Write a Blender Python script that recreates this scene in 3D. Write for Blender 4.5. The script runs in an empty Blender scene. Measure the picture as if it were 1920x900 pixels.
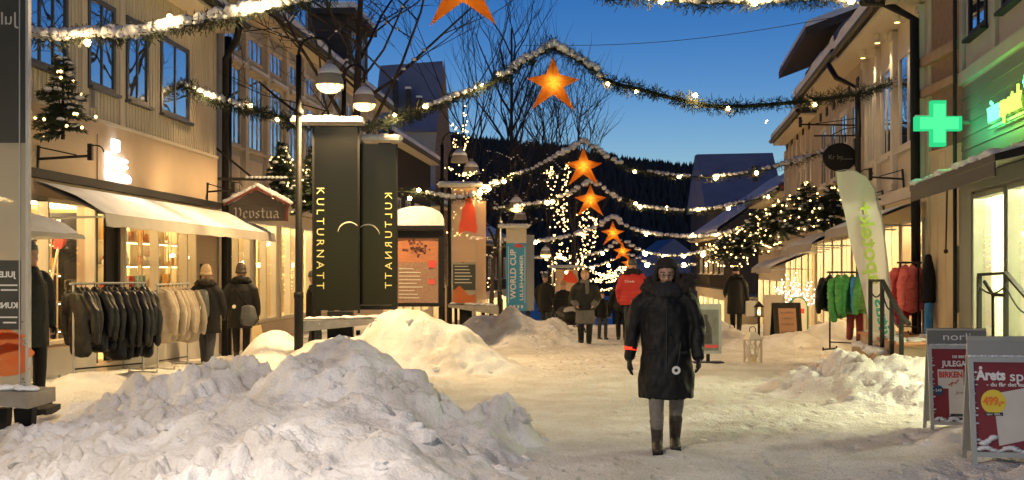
import bpy, bmesh, math, random
import numpy as np
from mathutils import Vector, Matrix, noise
R = math.radians
PI = math.pi
rnd = random.Random(11)
sc = bpy.context.scene
col = sc.collection
TMP = bpy.data.scenes.new('tmp')
F, CX, HY, EYE = 2200.0, 960.0, 505.0, 1.65      # focal length in photo pixels, centre column, horizon row, eye height

def P(px, py, Y):
    """photo pixel at depth Y -> world point"""
    return Vector(((px - CX) / F * Y, Y, EYE + (HY - py) / F * Y))

# ---------------------------------------------------------------- materials
def mat(name, c, rough=.6, metal=0., var=.12, scale=6., bump=0., bscale=40., emit=0., ecol=None, spec=.5, stretch=None, sampling=None):
    m = bpy.data.materials.new(name); m.use_nodes = True
    nt = m.node_tree; b = nt.nodes['Principled BSDF']
    b.inputs['Roughness'].default_value = rough
    b.inputs['Metallic'].default_value = metal
    b.inputs['Specular IOR Level'].default_value = spec
    tc = nt.nodes.new('ShaderNodeTexCoord')
    vec = tc.outputs['Object']
    if stretch:
        mp = nt.nodes.new('ShaderNodeMapping'); mp.inputs['Scale'].default_value = stretch
        nt.links.new(vec, mp.inputs['Vector']); vec = mp.outputs['Vector']
    if var > 0:
        n = nt.nodes.new('ShaderNodeTexNoise'); n.inputs['Scale'].default_value = scale; n.inputs['Detail'].default_value = 5
        nt.links.new(vec, n.inputs['Vector'])
        mx = nt.nodes.new('ShaderNodeMix'); mx.data_type = 'RGBA'
        mx.inputs['A'].default_value = [max(0, v * (1 - 2 * var)) for v in c] + [1]
        mx.inputs['B'].default_value = [min(1, v * (1 + 2 * var)) for v in c] + [1]
        nt.links.new(n.outputs['Fac'], mx.inputs['Factor'])
        nt.links.new(mx.outputs['Result'], b.inputs['Base Color'])
    else:
        b.inputs['Base Color'].default_value = list(c) + [1]
    if bump > 0:
        n2 = nt.nodes.new('ShaderNodeTexNoise'); n2.inputs['Scale'].default_value = bscale; n2.inputs['Detail'].default_value = 6
        nt.links.new(vec, n2.inputs['Vector'])
        bp = nt.nodes.new('ShaderNodeBump'); bp.inputs['Strength'].default_value = 1.0; bp.inputs['Distance'].default_value = bump
        nt.links.new(n2.outputs['Fac'], bp.inputs['Height']); nt.links.new(bp.outputs['Normal'], b.inputs['Normal'])
    if emit > 0:
        b.inputs['Emission Color'].default_value = list(ecol or c) + [1]
        b.inputs['Emission Strength'].default_value = emit
    if sampling:
        m.cycles.emission_sampling = sampling
    return m

def snow_mat(name, c=(.82, .83, .86), b1=.02, s1=7., b2=.006, s2=60., dirt=None, dscale=3., grit=False):
    m = bpy.data.materials.new(name); m.use_nodes = True
    nt = m.node_tree; b = nt.nodes['Principled BSDF']
    b.inputs['Roughness'].default_value = .75; b.inputs['Specular IOR Level'].default_value = .25
    tc = nt.nodes.new('ShaderNodeTexCoord')
    def nz(s, d):
        n = nt.nodes.new('ShaderNodeTexNoise'); n.inputs['Scale'].default_value = s; n.inputs['Detail'].default_value = d
        nt.links.new(tc.outputs['Object'], n.inputs['Vector']); return n
    A, B = nz(s1, 4), nz(s2, 5)
    m1 = nt.nodes.new('ShaderNodeMath'); m1.operation = 'MULTIPLY'; m1.inputs[1].default_value = b1
    m2 = nt.nodes.new('ShaderNodeMath'); m2.operation = 'MULTIPLY'; m2.inputs[1].default_value = b2
    ad = nt.nodes.new('ShaderNodeMath'); ad.operation = 'ADD'
    nt.links.new(A.outputs['Fac'], m1.inputs[0]); nt.links.new(B.outputs['Fac'], m2.inputs[0])
    nt.links.new(m1.outputs[0], ad.inputs[0]); nt.links.new(m2.outputs[0], ad.inputs[1])
    bp = nt.nodes.new('ShaderNodeBump'); bp.inputs['Distance'].default_value = 1.; bp.inputs['Strength'].default_value = 1.
    nt.links.new(ad.outputs[0], bp.inputs['Height']); nt.links.new(bp.outputs['Normal'], b.inputs['Normal'])
    D = nz(dscale, 6)
    cr = nt.nodes.new('ShaderNodeValToRGB')
    d = dirt or [v * .86 for v in c]
    cr.color_ramp.elements[0].position = .36; cr.color_ramp.elements[0].color = list(d) + [1]
    cr.color_ramp.elements[1].position = .62; cr.color_ramp.elements[1].color = list(c) + [1]
    nt.links.new(D.outputs['Fac'], cr.inputs['Fac']); nt.links.new(cr.outputs['Color'], b.inputs['Base Color'])
    if grit:                                                     # sand and grit trodden into the snow
        G = nz(55., 3); c2 = nt.nodes.new('ShaderNodeValToRGB'); c2.color_ramp.elements[0].position = .30; c2.color_ramp.elements[0].color = list(grit)+[1]; c2.color_ramp.elements[1].position = .46; c2.color_ramp.elements[1].color = (1, 1, 1, 1)
        mm = nt.nodes.new('ShaderNodeMix'); mm.data_type = 'RGBA'; mm.blend_type = 'MULTIPLY'; mm.inputs['Factor'].default_value = 1.
        vo = nt.nodes.new('ShaderNodeTexVoronoi'); vo.inputs['Scale'].default_value = 3.6; vo.inputs['Randomness'].default_value = 1.
        mp = nt.nodes.new('ShaderNodeMapping'); mp.inputs['Scale'].default_value = (1.5, .75, 1); nt.links.new(tc.outputs['Object'], mp.inputs['Vector']); nt.links.new(mp.outputs[0], vo.inputs['Vector'])
        md = nt.nodes.new('ShaderNodeMapRange'); md.inputs['From Min'].default_value = .16; md.inputs['From Max'].default_value = .34; md.inputs['To Max'].default_value = .03 if 'trampled' in name else 0.; nt.links.new(vo.outputs['Distance'], md.inputs['Value'])
        a2 = nt.nodes.new('ShaderNodeMath'); a2.operation = 'ADD'; nt.links.new(ad.outputs[0], a2.inputs[0]); nt.links.new(md.outputs[0], a2.inputs[1]); nt.links.new(a2.outputs[0], bp.inputs['Height'])   # boot prints
        nt.links.new(G.outputs['Fac'], c2.inputs['Fac']); nt.links.new(cr.outputs['Color'], mm.inputs['A']); nt.links.new(c2.outputs['Color'], mm.inputs['B']); nt.links.new(mm.outputs['Result'], b.inputs['Base Color'])
    return m

def glass_mat(name, tint=(1, 1, 1), refl=.12):
    m = bpy.data.materials.new(name); m.use_nodes = True
    nt = m.node_tree; nt.nodes.remove(nt.nodes['Principled BSDF'])
    out = nt.nodes['Material Output']
    tr = nt.nodes.new('ShaderNodeBsdfTransparent'); tr.inputs['Color'].default_value = list(tint) + [1]
    gl = nt.nodes.new('ShaderNodeBsdfGlossy'); gl.inputs['Roughness'].default_value = .02
    lw = nt.nodes.new('ShaderNodeLayerWeight'); lw.inputs['Blend'].default_value = .5
    pw = nt.nodes.new('ShaderNodeMath'); pw.operation = 'POWER'; pw.inputs[1].default_value = 4.; nt.links.new(lw.outputs['Facing'], pw.inputs[0])
    fr = nt.nodes.new('ShaderNodeMath'); fr.operation = 'MULTIPLY_ADD'; fr.inputs[1].default_value = .3; fr.inputs[2].default_value = .02; nt.links.new(pw.outputs[0], fr.inputs[0])
    mx = nt.nodes.new('ShaderNodeMixShader')
    nt.links.new(fr.outputs[0], mx.inputs[0]); nt.links.new(tr.outputs[0], mx.inputs[1]); nt.links.new(gl.outputs[0], mx.inputs[2])
    nt.links.new(mx.outputs[0], out.inputs['Surface'])
    return m

def mirror_glass(name, c=(.02, .025, .03), fac=.55):
    """double glazed upstairs window: dark room behind, sky mirrored in the panes"""
    m = bpy.data.materials.new(name); m.use_nodes = True
    nt = m.node_tree; b = nt.nodes['Principled BSDF']
    b.inputs['Base Color'].default_value = list(c) + [1]; b.inputs['Roughness'].default_value = .5
    gl = nt.nodes.new('ShaderNodeBsdfGlossy'); gl.inputs['Roughness'].default_value = .015
    gl.inputs['Color'].default_value = (.9, .95, 1, 1)
    tc = nt.nodes.new('ShaderNodeTexCoord'); n = nt.nodes.new('ShaderNodeTexNoise'); n.inputs['Scale'].default_value = 1.2
    bp = nt.nodes.new('ShaderNodeBump'); bp.inputs['Distance'].default_value = .003
    nt.links.new(tc.outputs['Object'], n.inputs['Vector']); nt.links.new(n.outputs['Fac'], bp.inputs['Height'])
    nt.links.new(bp.outputs['Normal'], gl.inputs['Normal'])
    lw = nt.nodes.new('ShaderNodeLayerWeight'); lw.inputs['Blend'].default_value = .5
    ma = nt.nodes.new('ShaderNodeMath'); ma.operation = 'MULTIPLY_ADD'; ma.inputs[1].default_value = 1-fac; ma.inputs[2].default_value = fac; nt.links.new(lw.outputs['Facing'], ma.inputs[0])
    mx = nt.nodes.new('ShaderNodeMixShader')
    nt.links.new(ma.outputs[0], mx.inputs[0]); nt.links.new(b.outputs[0], mx.inputs[1]); nt.links.new(gl.outputs[0], mx.inputs[2])
    nt.links.new(mx.outputs[0], nt.nodes['Material Output'].inputs['Surface'])
    return m

def paper_mat(name, c, mixt=.8):
    """thin paper: lets the light of the bulb inside through"""
    m = bpy.data.materials.new(name); m.use_nodes = True
    nt = m.node_tree; b = nt.nodes['Principled BSDF']
    b.inputs['Base Color'].default_value = list(c) + [1]; b.inputs['Roughness'].default_value = .7
    t = nt.nodes.new('ShaderNodeBsdfTranslucent'); t.inputs['Color'].default_value = list(c) + [1]
    mx = nt.nodes.new('ShaderNodeMixShader'); mx.inputs[0].default_value = mixt
    nt.links.new(b.outputs[0], mx.inputs[1]); nt.links.new(t.outputs[0], mx.inputs[2])
    nt.links.new(mx.outputs[0], nt.nodes['Material Output'].inputs['Surface'])
    return m

def emis(name, c, s, sampling=None):
    m = bpy.data.materials.new(name); m.use_nodes = True
    nt = m.node_tree; nt.nodes.remove(nt.nodes['Principled BSDF'])
    e = nt.nodes.new('ShaderNodeEmission'); e.inputs['Color'].default_value = list(c) + [1]; e.inputs['Strength'].default_value = s
    nt.links.new(e.outputs[0], nt.nodes['Material Output'].inputs['Surface'])
    if sampling: m.cycles.emission_sampling = sampling
    return m

WARM = (1.0, .66, .30)
M = {}
def mk():
    M['snow'] = snow_mat('snow')
    M['snow_street'] = snow_mat('trampled_snow', (.80, .80, .81), .035, 6., .034, 42., dirt=(.66, .64, .615), dscale=1.6, grit=(.62, .58, .53))
    M['snow_pile'] = snow_mat('piled_snow', (.82, .82, .845), .03, 6., .016, 34., dirt=(.60, .575, .56), dscale=1.7, grit=(.86, .84, .82))
    M['black'] = mat('black_metal', (.010, .010, .011), .6, 0, .2, 12, spec=.25)
    M['iron'] = mat('dark_iron', (.02, .018, .016), .5, .5, .2, 20)
    M['steel'] = mat('grey_steel', (.32, .30, .27), .42, .7, .15, 9)
    M['alu'] = mat('frame_aluminium', (.45, .45, .43), .4, .6, .08, 9)
    M['tan'] = mat('cream_plaster', (.47, .36, .255), .8, 0, .06, 1.5, .002, 60)
    M['board'] = mat('cream_boards', (.62, .545, .42), .65, 0, .1, 3, .001, 30, stretch=(6, 6, .6))
    M['board2'] = mat('greige_boards', (.58, .49, .37), .65, 0, .12, 3, .001, 30, stretch=(6, 6, .6))
    M['greyp'] = mat('grey_panel', (.36, .34, .315), .7, 0, .1, 2)
    M['white'] = mat('white_paint', (.62, .56, .46), .55, 0, .06, 4)
    M['cream'] = mat('cream_paint', (.60, .50, .33), .55, 0, .06, 4)
    M['dark'] = mat('dark_cladding', (.045, .038, .034), .8, 0, .25, 3)
    M['frame'] = mat('slate_frame', (.06, .065, .07), .5, 0, .15, 6)
    M['brown'] = mat('brown_brick', (.25, .17, .115), .85, 0, .2, 9, .004, 25)
    M['redroof'] = mat('red_roof', (.26, .075, .04), .8, 0, .2, 3)
    M['siding'] = mat('olive_siding', (.13, .13, .105), .6, 0, .12, 2.5, .001, 30, stretch=(.5, 4, 6))
    M['pane'] = mirror_glass('window_pane', fac=.55)
    M['glass'] = glass_mat('shop_glass')
    M['gfade'] = glass_mat('frosted_glass', (.72, .70, .64))
    M['awn'] = mat('cream_awning', (.37, .34, .30), .8, 0, .08, 3)
    M['room'] = mat('shop_wall', (.62, .52, .33), .8, 0, .1, 1.2)
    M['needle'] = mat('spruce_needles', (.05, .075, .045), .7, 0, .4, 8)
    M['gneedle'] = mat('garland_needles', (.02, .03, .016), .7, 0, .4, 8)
    M['bark'] = mat('dark_bark', (.035, .026, .02), .9, 0, .3, 14, .01, 30)
    M['barkfar'] = mat('far_bark', (.03, .027, .028), .9, 0, .3, 9)
    M['skin'] = mat('skin', (.44, .26, .18), .55, 0, .06, 12)
    M['bulb'] = emis('warm_bulb', (1, .58, .20), 60)
    M['fairy'] = emis('fairy_bulb', (1, .58, .18), 7, 'NONE')
    M['fairyw'] = emis('white_fairy_bulb', (1, .86, .72), 5, 'NONE')
    M['lamp'] = emis('lamp_bulb', (1, .58, .16), 4.5)
    M['ceil'] = emis('ceiling_tube', (1, .72, .34), 16)
    M['star'] = paper_mat('orange_paper', (1.0, .48, .11), .92)
    M['coat'] = mat('black_coat_cloth', (.0045, .0045, .005), .62, 0, .3, 30, .004, 40, spec=.3)
    M['coat2'] = mat('dark_grey_coat_cloth', (.009, .009, .0105), .8, 0, .3, 25, .003, 50, spec=.25)
    M['greyc'] = mat('grey_wool', (.10, .095, .09), .9, 0, .25, 30, .003, 60, spec=.2)
    M['denim'] = mat('dark_denim', (.03, .035, .045), .85, 0, .25, 25, .002, 60)
    M['trous'] = mat('grey_trouser_cloth', (.17, .15, .13), .85, 0, .2, 25, .002, 60)
    M['boot'] = mat('boot_leather', (.035, .024, .017), .6, 0, .3, 25, .002, 40)
    M['redj'] = mat('red_jacket_cloth', (.45, .02, .018), .6, 0, .15, 15, .003, 40)
    M['hair'] = mat('brown_hair', (.035, .022, .014), .6, 0, .3, 40, .004, 120)
    M['blond'] = mat('blond_hair', (.34, .22, .11), .6, 0, .3, 40, .004, 120)
    M['knit'] = mat('beige_knit', (.30, .22, .14), .9, 0, .25, 40, .006, 90)
mk()

# ---------------------------------------------------------------- mesh builder
class MB:
    def __init__(s): s.v, s.f, s.m = [], [], []
    def add(s, vs, fs, mi=0):
        o = len(s.v); s.v += [tuple(v) for v in vs]
        for f in fs: s.f.append(tuple(i + o for i in f)); s.m.append(mi)
        return s
    def box(s, a, b, mi=0):
        x0, y0, z0 = a; x1, y1, z1 = b
        if x0 > x1: x0, x1 = x1, x0
        if y0 > y1: y0, y1 = y1, y0
        if z0 > z1: z0, z1 = z1, z0
        v = [(x0,y0,z0),(x1,y0,z0),(x1,y1,z0),(x0,y1,z0),(x0,y0,z1),(x1,y0,z1),(x1,y1,z1),(x0,y1,z1)]
        return s.add(v, [(0,3,2,1),(4,5,6,7),(0,1,5,4),(1,2,6,5),(2,3,7,6),(3,0,4,7)], mi)
    def hexa(s, v, mi=0):
        return s.add(v, [(0,3,2,1),(4,5,6,7),(0,1,5,4),(1,2,6,5),(2,3,7,6),(3,0,4,7)], mi)
    def prism(s, poly, y0, y1, mi=0):
        """polygon in x,z extruded along y"""
        n = len(poly)
        v = [(x, y0, z) for x, z in poly] + [(x, y1, z) for x, z in poly]
        fs = [tuple(range(n)), tuple(range(2*n-1, n-1, -1))] + [(i, i+n, (i+1)%n+n, (i+1)%n) for i in range(n)]
        return s.add(v, fs, mi)
    def tube(s, pts, r, n=8, mi=0, cap=True, ry=None, round_end=False):
        """tube along points, radius per point (float or list, or (rx,ry) pairs)"""
        pts = [Vector(p) for p in pts]
        if not isinstance(r, (list, tuple)): r = [r] * len(pts)
        rr = [(q if isinstance(q, (tuple, list)) else (q, q)) for q in r]
        if round_end:
            d0 = (pts[0] - pts[1]).normalized(); d1 = (pts[-1] - pts[-2]).normalized()
            def ends(p, d, q):
                m = min(q)
                return [(p + d * m * math.sin(a), (q[0]*math.cos(a), q[1]*math.cos(a))) for a in (R(35), R(65), R(82))]
            A = ends(pts[0], d0, rr[0])[::-1]; B = ends(pts[-1], d1, rr[-1])
            pts = [a[0] for a in A] + pts + [b[0] for b in B]; rr = [a[1] for a in A] + rr + [b[1] for b in B]
        rings = []; ref = None
        for i, p in enumerate(pts):
            d = (pts[min(i+1, len(pts)-1)] - pts[max(i-1, 0)])
            if d.length < 1e-9: d = Vector((0, 0, 1))
            d.normalize()
            if ref is None:
                ref = Vector((1, 0, 0)) if abs(d.x) < .9 else Vector((0, 1, 0))
            x = (ref - d * ref.dot(d))
            if x.length < 1e-6: x = d.orthogonal()
            x.normalize(); y = d.cross(x); ref = x
            rings.append([p + x * rr[i][0] * math.cos(2*PI*k/n) + y * rr[i][1] * math.sin(2*PI*k/n) for k in range(n)])
        o = len(s.v)
        for q in rings: s.v += [tuple(v) for v in q]
        for i in range(len(rings) - 1):
            for k in range(n):
                s.f.append((o+i*n+k, o+i*n+(k+1)%n, o+(i+1)*n+(k+1)%n, o+(i+1)*n+k)); s.m.append(mi)
        if cap:
            s.f.append(tuple(o+k for k in range(n-1, -1, -1))); s.m.append(mi)
            e = o + (len(rings)-1)*n
            s.f.append(tuple(e+k for k in range(n))); s.m.append(mi)
        return s
    def ball(s, c, r, n=10, h=7, mi=0):
        c = Vector(c); r = r if isinstance(r, (tuple, list)) else (r, r, r)
        v = [c + Vector((0, 0, -r[2]))]
        for j in range(1, h):
            a = -PI/2 + PI*j/h
            for k in range(n): v.append(c + Vector((r[0]*math.cos(a)*math.cos(2*PI*k/n), r[1]*math.cos(a)*math.sin(2*PI*k/n), r[2]*math.sin(a))))
        v.append(c + Vector((0, 0, r[2])))
        f = [(0, 1+(k+1)%n, 1+k) for k in range(n)]
        for j in range(h-2):
            for k in range(n): f.append((1+j*n+k, 1+j*n+(k+1)%n, 1+(j+1)*n+(k+1)%n, 1+(j+1)*n+k))
        t = len(v)-1; b = 1+(h-2)*n
        f += [(b+k, b+(k+1)%n, t) for k in range(n)]
        return s.add(v, f, mi)
    def octa(s, c, r, mi=0):
        c = Vector(c)
        v = [c+Vector(d)*r for d in ((1,0,0),(0,1,0),(-1,0,0),(0,-1,0),(0,0,1),(0,0,-1))]
        return s.add(v, [(0,1,4),(1,2,4),(2,3,4),(3,0,4),(1,0,5),(2,1,5),(3,2,5),(0,3,5)], mi)
    def lathe(s, prof, c=(0,0,0), n=20, mi=0):
        """profile of (r,z)"""
        c = Vector(c); o = len(s.v)
        for r, z in prof:
            for k in range(n): s.v.append(tuple(c + Vector((r*math.cos(2*PI*k/n), r*math.sin(2*PI*k/n), z))))
        for i in range(len(prof)-1):
            for k in range(n): s.f.append((o+i*n+k, o+i*n+(k+1)%n, o+(i+1)*n+(k+1)%n, o+(i+1)*n+k)); s.m.append(mi)
        return s
    def lump(s, c, r, seed, mi=0, n=8, h=6, sq=.8, amp=.35):
        q = MB().ball((0,0,0), 1, n, h); o = Vector((seed*3.1, seed*1.7, seed*.9))
        vs = []
        for v in q.v:
            v = Vector(v); k = 1 + amp*noise.noise(v*1.3+o) + amp*.6*noise.noise(v*2.9+o)
            vs.append(Vector(c) + Vector((v.x, v.y, v.z*sq))*r*k)
        return s.add(vs, q.f, mi)
    def build_each(s, name, mats, parent=None):
        """one object per added solid (pilasters, panels, vents: each a part of its own)"""
        n = len(s.f); par = list(range(len(s.v)))
        def fd(i):
            while par[i] != i: par[i] = par[par[i]]; i = par[i]
            return i
        for f in s.f:
            for i in f[1:]: par[fd(i)] = fd(f[0])
        gr = {}
        for k, f in enumerate(s.f): gr.setdefault(fd(f[0]), []).append(k)
        out = []
        for ks in gr.values():
            idx = sorted({i for k in ks for i in s.f[k]}); mp = {i: j for j, i in enumerate(idx)}; q = MB()
            q.v = [s.v[i] for i in idx]; q.f = [tuple(mp[i] for i in s.f[k]) for k in ks]; q.m = [s.m[k] for k in ks]
            out.append(q.build(name, mats, parent))
        return out
    def build(s, name, mats, parent=None, smooth=False, loc=None, rz=0):
        me = bpy.data.meshes.new(name); me.from_pydata(s.v, [], s.f)
        if not isinstance(mats, (list, tuple)): mats = [mats]
        for m in mats: me.materials.append(m)
        if len(mats) > 1: me.polygons.foreach_set('material_index', s.m)
        if smooth: me.polygons.foreach_set('use_smooth', [True]*len(s.f))
        me.update()
        return link(name, me, parent, loc, rz)

def link(name, me, parent=None, loc=None, rz=0):
    o = bpy.data.objects.new(name, me); col.objects.link(o)
    if parent is not None: o.parent = parent
    if loc is not None: o.location = loc
    if rz: o.rotation_euler = (0, 0, rz)
    return o

def tag(o, label=None, cat=None, group=None, kind=None):
    if label: o['label'] = label
    if cat: o['category'] = cat
    if group: o['group'] = group
    if kind: o['kind'] = kind
    return o

def thing(name, label, cat, loc=(0,0,0), rz=0, group=None):
    o = bpy.data.objects.new(name, None); col.objects.link(o); o.empty_display_size = .1
    o.location = loc; o.rotation_euler = (0, 0, rz)
    return tag(o, label, cat, group)

def copy_tree(o, parent=None):
    c = o.copy(); col.objects.link(c)
    if parent is not None: c.parent = parent
    for ch in list(o.children): copy_tree(ch, c)
    return c

def realize(name, mb, mats, parent, voxel=None, smooth_it=2, amp=0., fs=8., fold=None):
    """fuse the lofted pieces into one continuous skin (voxel remesh), then add folds"""
    me = bpy.data.meshes.new(name); me.from_pydata(mb.v, [], mb.f); me.update()
    t = bpy.data.objects.new('tmp', me); TMP.collection.objects.link(t)
    r = t.modifiers.new('r', 'REMESH'); r.mode = 'VOXEL'; r.voxel_size = voxel
    if smooth_it:
        sm = t.modifiers.new('s', 'SMOOTH'); sm.iterations = smooth_it; sm.factor = .5
    TMP.view_layers[0].update(); dg = TMP.view_layers[0].depsgraph
    m2 = bpy.data.meshes.new_from_object(t.evaluated_get(dg)); m2.name = name
    bpy.data.objects.remove(t); bpy.data.meshes.remove(me)
    if amp:
        for v in m2.vertices:
            q = v.co
            d = noise.noise(Vector((q.x*fs, q.y*fs, q.z*fs*.45)))*amp + noise.noise(Vector((q.x*fs*2.3, q.y*fs*2.3, q.z*fs*1.4)))*amp*.5
            if fold: d += fold(q)
            v.co += v.normal * d
    m2.materials.clear(); m2.materials.append(mats)
    m2.polygons.foreach_set('use_smooth', [True]*len(m2.polygons)); m2.update()
    return link(name, m2, parent)

def text(s, h, m, parent, loc, rot=(PI/2, 0, 0), name='lettering', sx=1., align='CENTER', ext=.002, mirror=False, bold=0., shear=0., width=None, space=1.):
    """lettering as a mesh; default faces -y (towards the camera). h = cap height; width = fit to this length"""
    c = bpy.data.curves.new('t', 'FONT'); c.body = s; c.size = h/.72; c.extrude = ext; c.align_x = align; c.align_y = 'CENTER'
    c.offset = bold; c.shear = shear; c.resolution_u = 3; c.space_character = space
    t = bpy.data.objects.new('t', c); TMP.collection.objects.link(t)
    TMP.view_layers[0].update(); dg = TMP.view_layers[0].depsgraph
    me = bpy.data.meshes.new_from_object(t.evaluated_get(dg)); me.name = name
    bpy.data.objects.remove(t); bpy.data.curves.remove(c)
    if width:
        xs = [v.co.x for v in me.vertices]; sx = width/(max(xs)-min(xs))
    for v in me.vertices: v.co.x *= sx*(-1 if mirror else 1)
    if mirror: me.flip_normals()
    me.materials.clear(); me.materials.append(m)
    o = link(name, me, parent); o.location = loc; o.rotation_euler = rot
    return o

def point(name, loc, power, c=WARM, r=.06, parent=None, spot=None, shape=None):
    L = bpy.data.lights.new(name, 'SPOT' if spot else 'POINT'); L.energy = power; L.color = c; L.shadow_soft_size = r
    if spot: L.spot_size = R(spot); L.spot_blend = .45
    o = bpy.data.objects.new(name, L); col.objects.link(o); o.location = loc
    if parent is not None: o.parent = parent
    return o

ORD = ['first','second','third','fourth','fifth','sixth','seventh','eighth','ninth','tenth','eleventh','twelfth','thirteenth','fourteenth','fifteenth','sixteenth']

# ---------------------------------------------------------------- numpy noise
def _h(ix, iy, s):
    n = (ix*374761393 + iy*668265263 + s*974711).astype(np.int64) & 0x7fffffff
    n = ((n ^ (n >> 13))*1274126177) & 0x7fffffff
    n = n ^ (n >> 16)
    return (n & 0xffff)/65535.
def vnoise(x, y, s=0):
    ix = np.floor(x).astype(np.int64); iy = np.floor(y).astype(np.int64); fx = x-ix; fy = y-iy
    fx = fx*fx*fx*(fx*(fx*6-15)+10); fy = fy*fy*fy*(fy*(fy*6-15)+10)
    a = _h(ix,iy,s); b = _h(ix+1,iy,s); c = _h(ix,iy+1,s); d = _h(ix+1,iy+1,s)
    return (a*(1-fx)+b*fx)*(1-fy)+(c*(1-fx)+d*fx)*fy*1.0
def fbm(x, y, o=4, s=0):
    t = 0; a = .5
    for i in range(o): t = t + a*(vnoise(x*2**i, y*2**i, s+i)-.5)*2; a *= .5
    return t
def worley(x, y, s=0):
    ix = np.floor(x).astype(np.int64); iy = np.floor(y).astype(np.int64); best = np.full(x.shape, 9.)
    for dx in (-1,0,1):
        for dy in (-1,0,1):
            px = ix+dx+_h(ix+dx,iy+dy,s); py = iy+dy+_h(ix+dx,iy+dy,s+77)
            best = np.minimum(best, (px-x)**2+(py-y)**2)
    return np.sqrt(best)
SUN_EL, SUN_ROT, SKY_S, SKY_SAT, SKY_HUE, EXPO, ZEN = 15.0, 180.0, .05, 1.42, .524, .72, .40
LAMPP, BACKP, ROOMP, SIGNP, BULBP, STARPW = 900, 1.0, 2.2, .7, .55, 135
# ---------------------------------------------------------------- ground: one snow sheet out to the hills
def sstep(a, b, x):
    t = np.clip((x-a)/(b-a), 0, 1); return t*t*(3-2*t)
def ground_z(x, y):
    x = np.asarray(x, float); y = np.asarray(y, float)
    z = -.062*np.clip(y-33, 0, 75)*sstep(33, 40, y)
    wl = -6.05+.0523*(y-23.6)                                   # foot of the left wall
    left = sstep(wl+2.8, wl+1.0, x)*sstep(5, 10, y)
    z = z + left*np.clip(.19-.036*(y-15.5), -.1, .24)*sstep(33, 27, y)
    rt = sstep(4.2, 6.0, x-.127*(y-19))*sstep(34, 30, y)
    z = z + .06*rt
    near = sstep(60, 30, y)
    z = z + near*(.018*fbm(x*.9, y*.9, 3, 5)+.012*fbm(x*4, y*4, 3, 9))
    if z.size > 1000:                                            # trodden snow: overlapping boot prints, packed paler lanes along the street
        wx = x+.06*fbm(x*5, y*5, 2, 31); wy = y+.06*fbm(x*5, y*5, 2, 32); lane = sstep(-.25, .25, fbm((x-.1*y)*.7, y*.12, 3, 41))
        z = z + near*(1-.75*lane)*(.030*np.clip(worley(wx*4.2, wy*2.9, 12), 0, .7)+.014*np.clip(worley(wx*9, wy*8, 13), 0, .7)-.012)
    if z.size > 1000:                                            # trodden snow: overlapping boot prints, packed paler lanes along the street
        wx = x+.06*fbm(x*5, y*5, 2, 31); wy = y+.06*fbm(x*5, y*5, 2, 32); lane = sstep(-.25, .25, fbm((x-.1*y)*.7, y*.12, 3, 41))
        z = z + near*(1-.75*lane)*(.030*np.clip(worley(wx*4.2, wy*2.9, 12), 0, .7)+.014*np.clip(worley(wx*9, wy*8, 13), 0, .7)-.012)
    return z
def gz(x, y): return float(ground_z(np.array([x]), np.array([y]))[0])

def spaced(parts):
    out = []
    for a, b, st in parts:
        n = max(1, int(round((b-a)/st))); out += [a+(b-a)*i/n for i in range(n)]
    out.append(parts[-1][1]); return np.array(out)
def grid_mesh(name, xs, ys, zf, m, keep=None, parent=None):
    X, Y = np.meshgrid(xs, ys); Z = zf(X, Y)
    v = np.stack([X, Y, Z], -1).reshape(-1, 3)
    nx, ny = len(xs), len(ys)
    i = np.arange((ny-1)*(nx-1)); r = i//(nx-1); c = i % (nx-1); a = r*nx+c
    f = np.stack([a, a+1, a+nx+1, a+nx], -1)
    if keep is not None:
        K = keep(X, Y, Z).reshape(-1); f = f[K[f].any(1)]
        used = np.unique(f); mp = np.full(len(v), -1); mp[used] = np.arange(len(used)); v = v[used]; f = mp[f]
    me = bpy.data.meshes.new(name); me.from_pydata(v.tolist(), [], f.tolist()); me.materials.append(m)
    me.polygons.foreach_set('use_smooth', [True]*len(f)); me.update()
    return link(name, me, parent)

xs = spaced([(-420,-60,40),(-60,-14,6),(-14,-9,.5),(-9,-2.6,.09),(-2.6,5.6,.045),(5.6,9,.09),(9,14,.5),(14,60,6),(60,420,40)])
ys = spaced([(-40,0,5),(0,6,.5),(6,9,.1),(9,19,.045),(19,25,.08),(25,40,.2),(40,110,2.5),(110,300,20),(300,1500,120)])
tag(grid_mesh('ground', xs, ys, ground_z, M['snow_street']), kind='structure')

# ---------------------------------------------------------------- wooded hill beyond the street
def hill_z(x, y):
    ridge = 62 + .0*x
    # ridge drops gently to the right as in the photo
    top = np.interp(x, [-400,-60,-30,-8,25,48,75,120,400], [60,48,46.5,44.5,41,36.5,33,30,28])
    t = sstep(250, 430, y)
    return -8 + (top+8)*t + 2.2*fbm(x*.03, y*.03, 3, 3)*t + .0*ridge
M['hill'] = mat('wooded_slope', (.035, .04, .058), .95, 0, .5, .05)
M['fir'] = mat('far_firs', (.022, .027, .038), .95, 0, .4, .3)
tag(grid_mesh('hill', spaced([(-420,-140,28),(-140,160,5),(160,420,26)]), spaced([(240,440,8),(440,900,60)]), hill_z, M['hill']), kind='structure')
mb = MB(); r2 = random.Random(5)
for k in range(6500):
    y = r2.uniform(285, 450); x = r2.uniform(-.13, .19)*y
    if k < 1500: y = r2.uniform(415, 450); x = r2.uniform(-.13, .19)*y
    z = float(hill_z(np.array([x]), np.array([y]))[0]); h = r2.uniform(3, 6.5); w = h*r2.uniform(.2, .34)
    a = r2.random()*2
    base = [(x+w*math.cos(a+2*PI*i/5), y+w*math.sin(a+2*PI*i/5), z) for i in range(5)]
    mb.add(base+[(x, y, z+h)], [(i, (i+1) % 5, 5) for i in range(5)])
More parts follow.
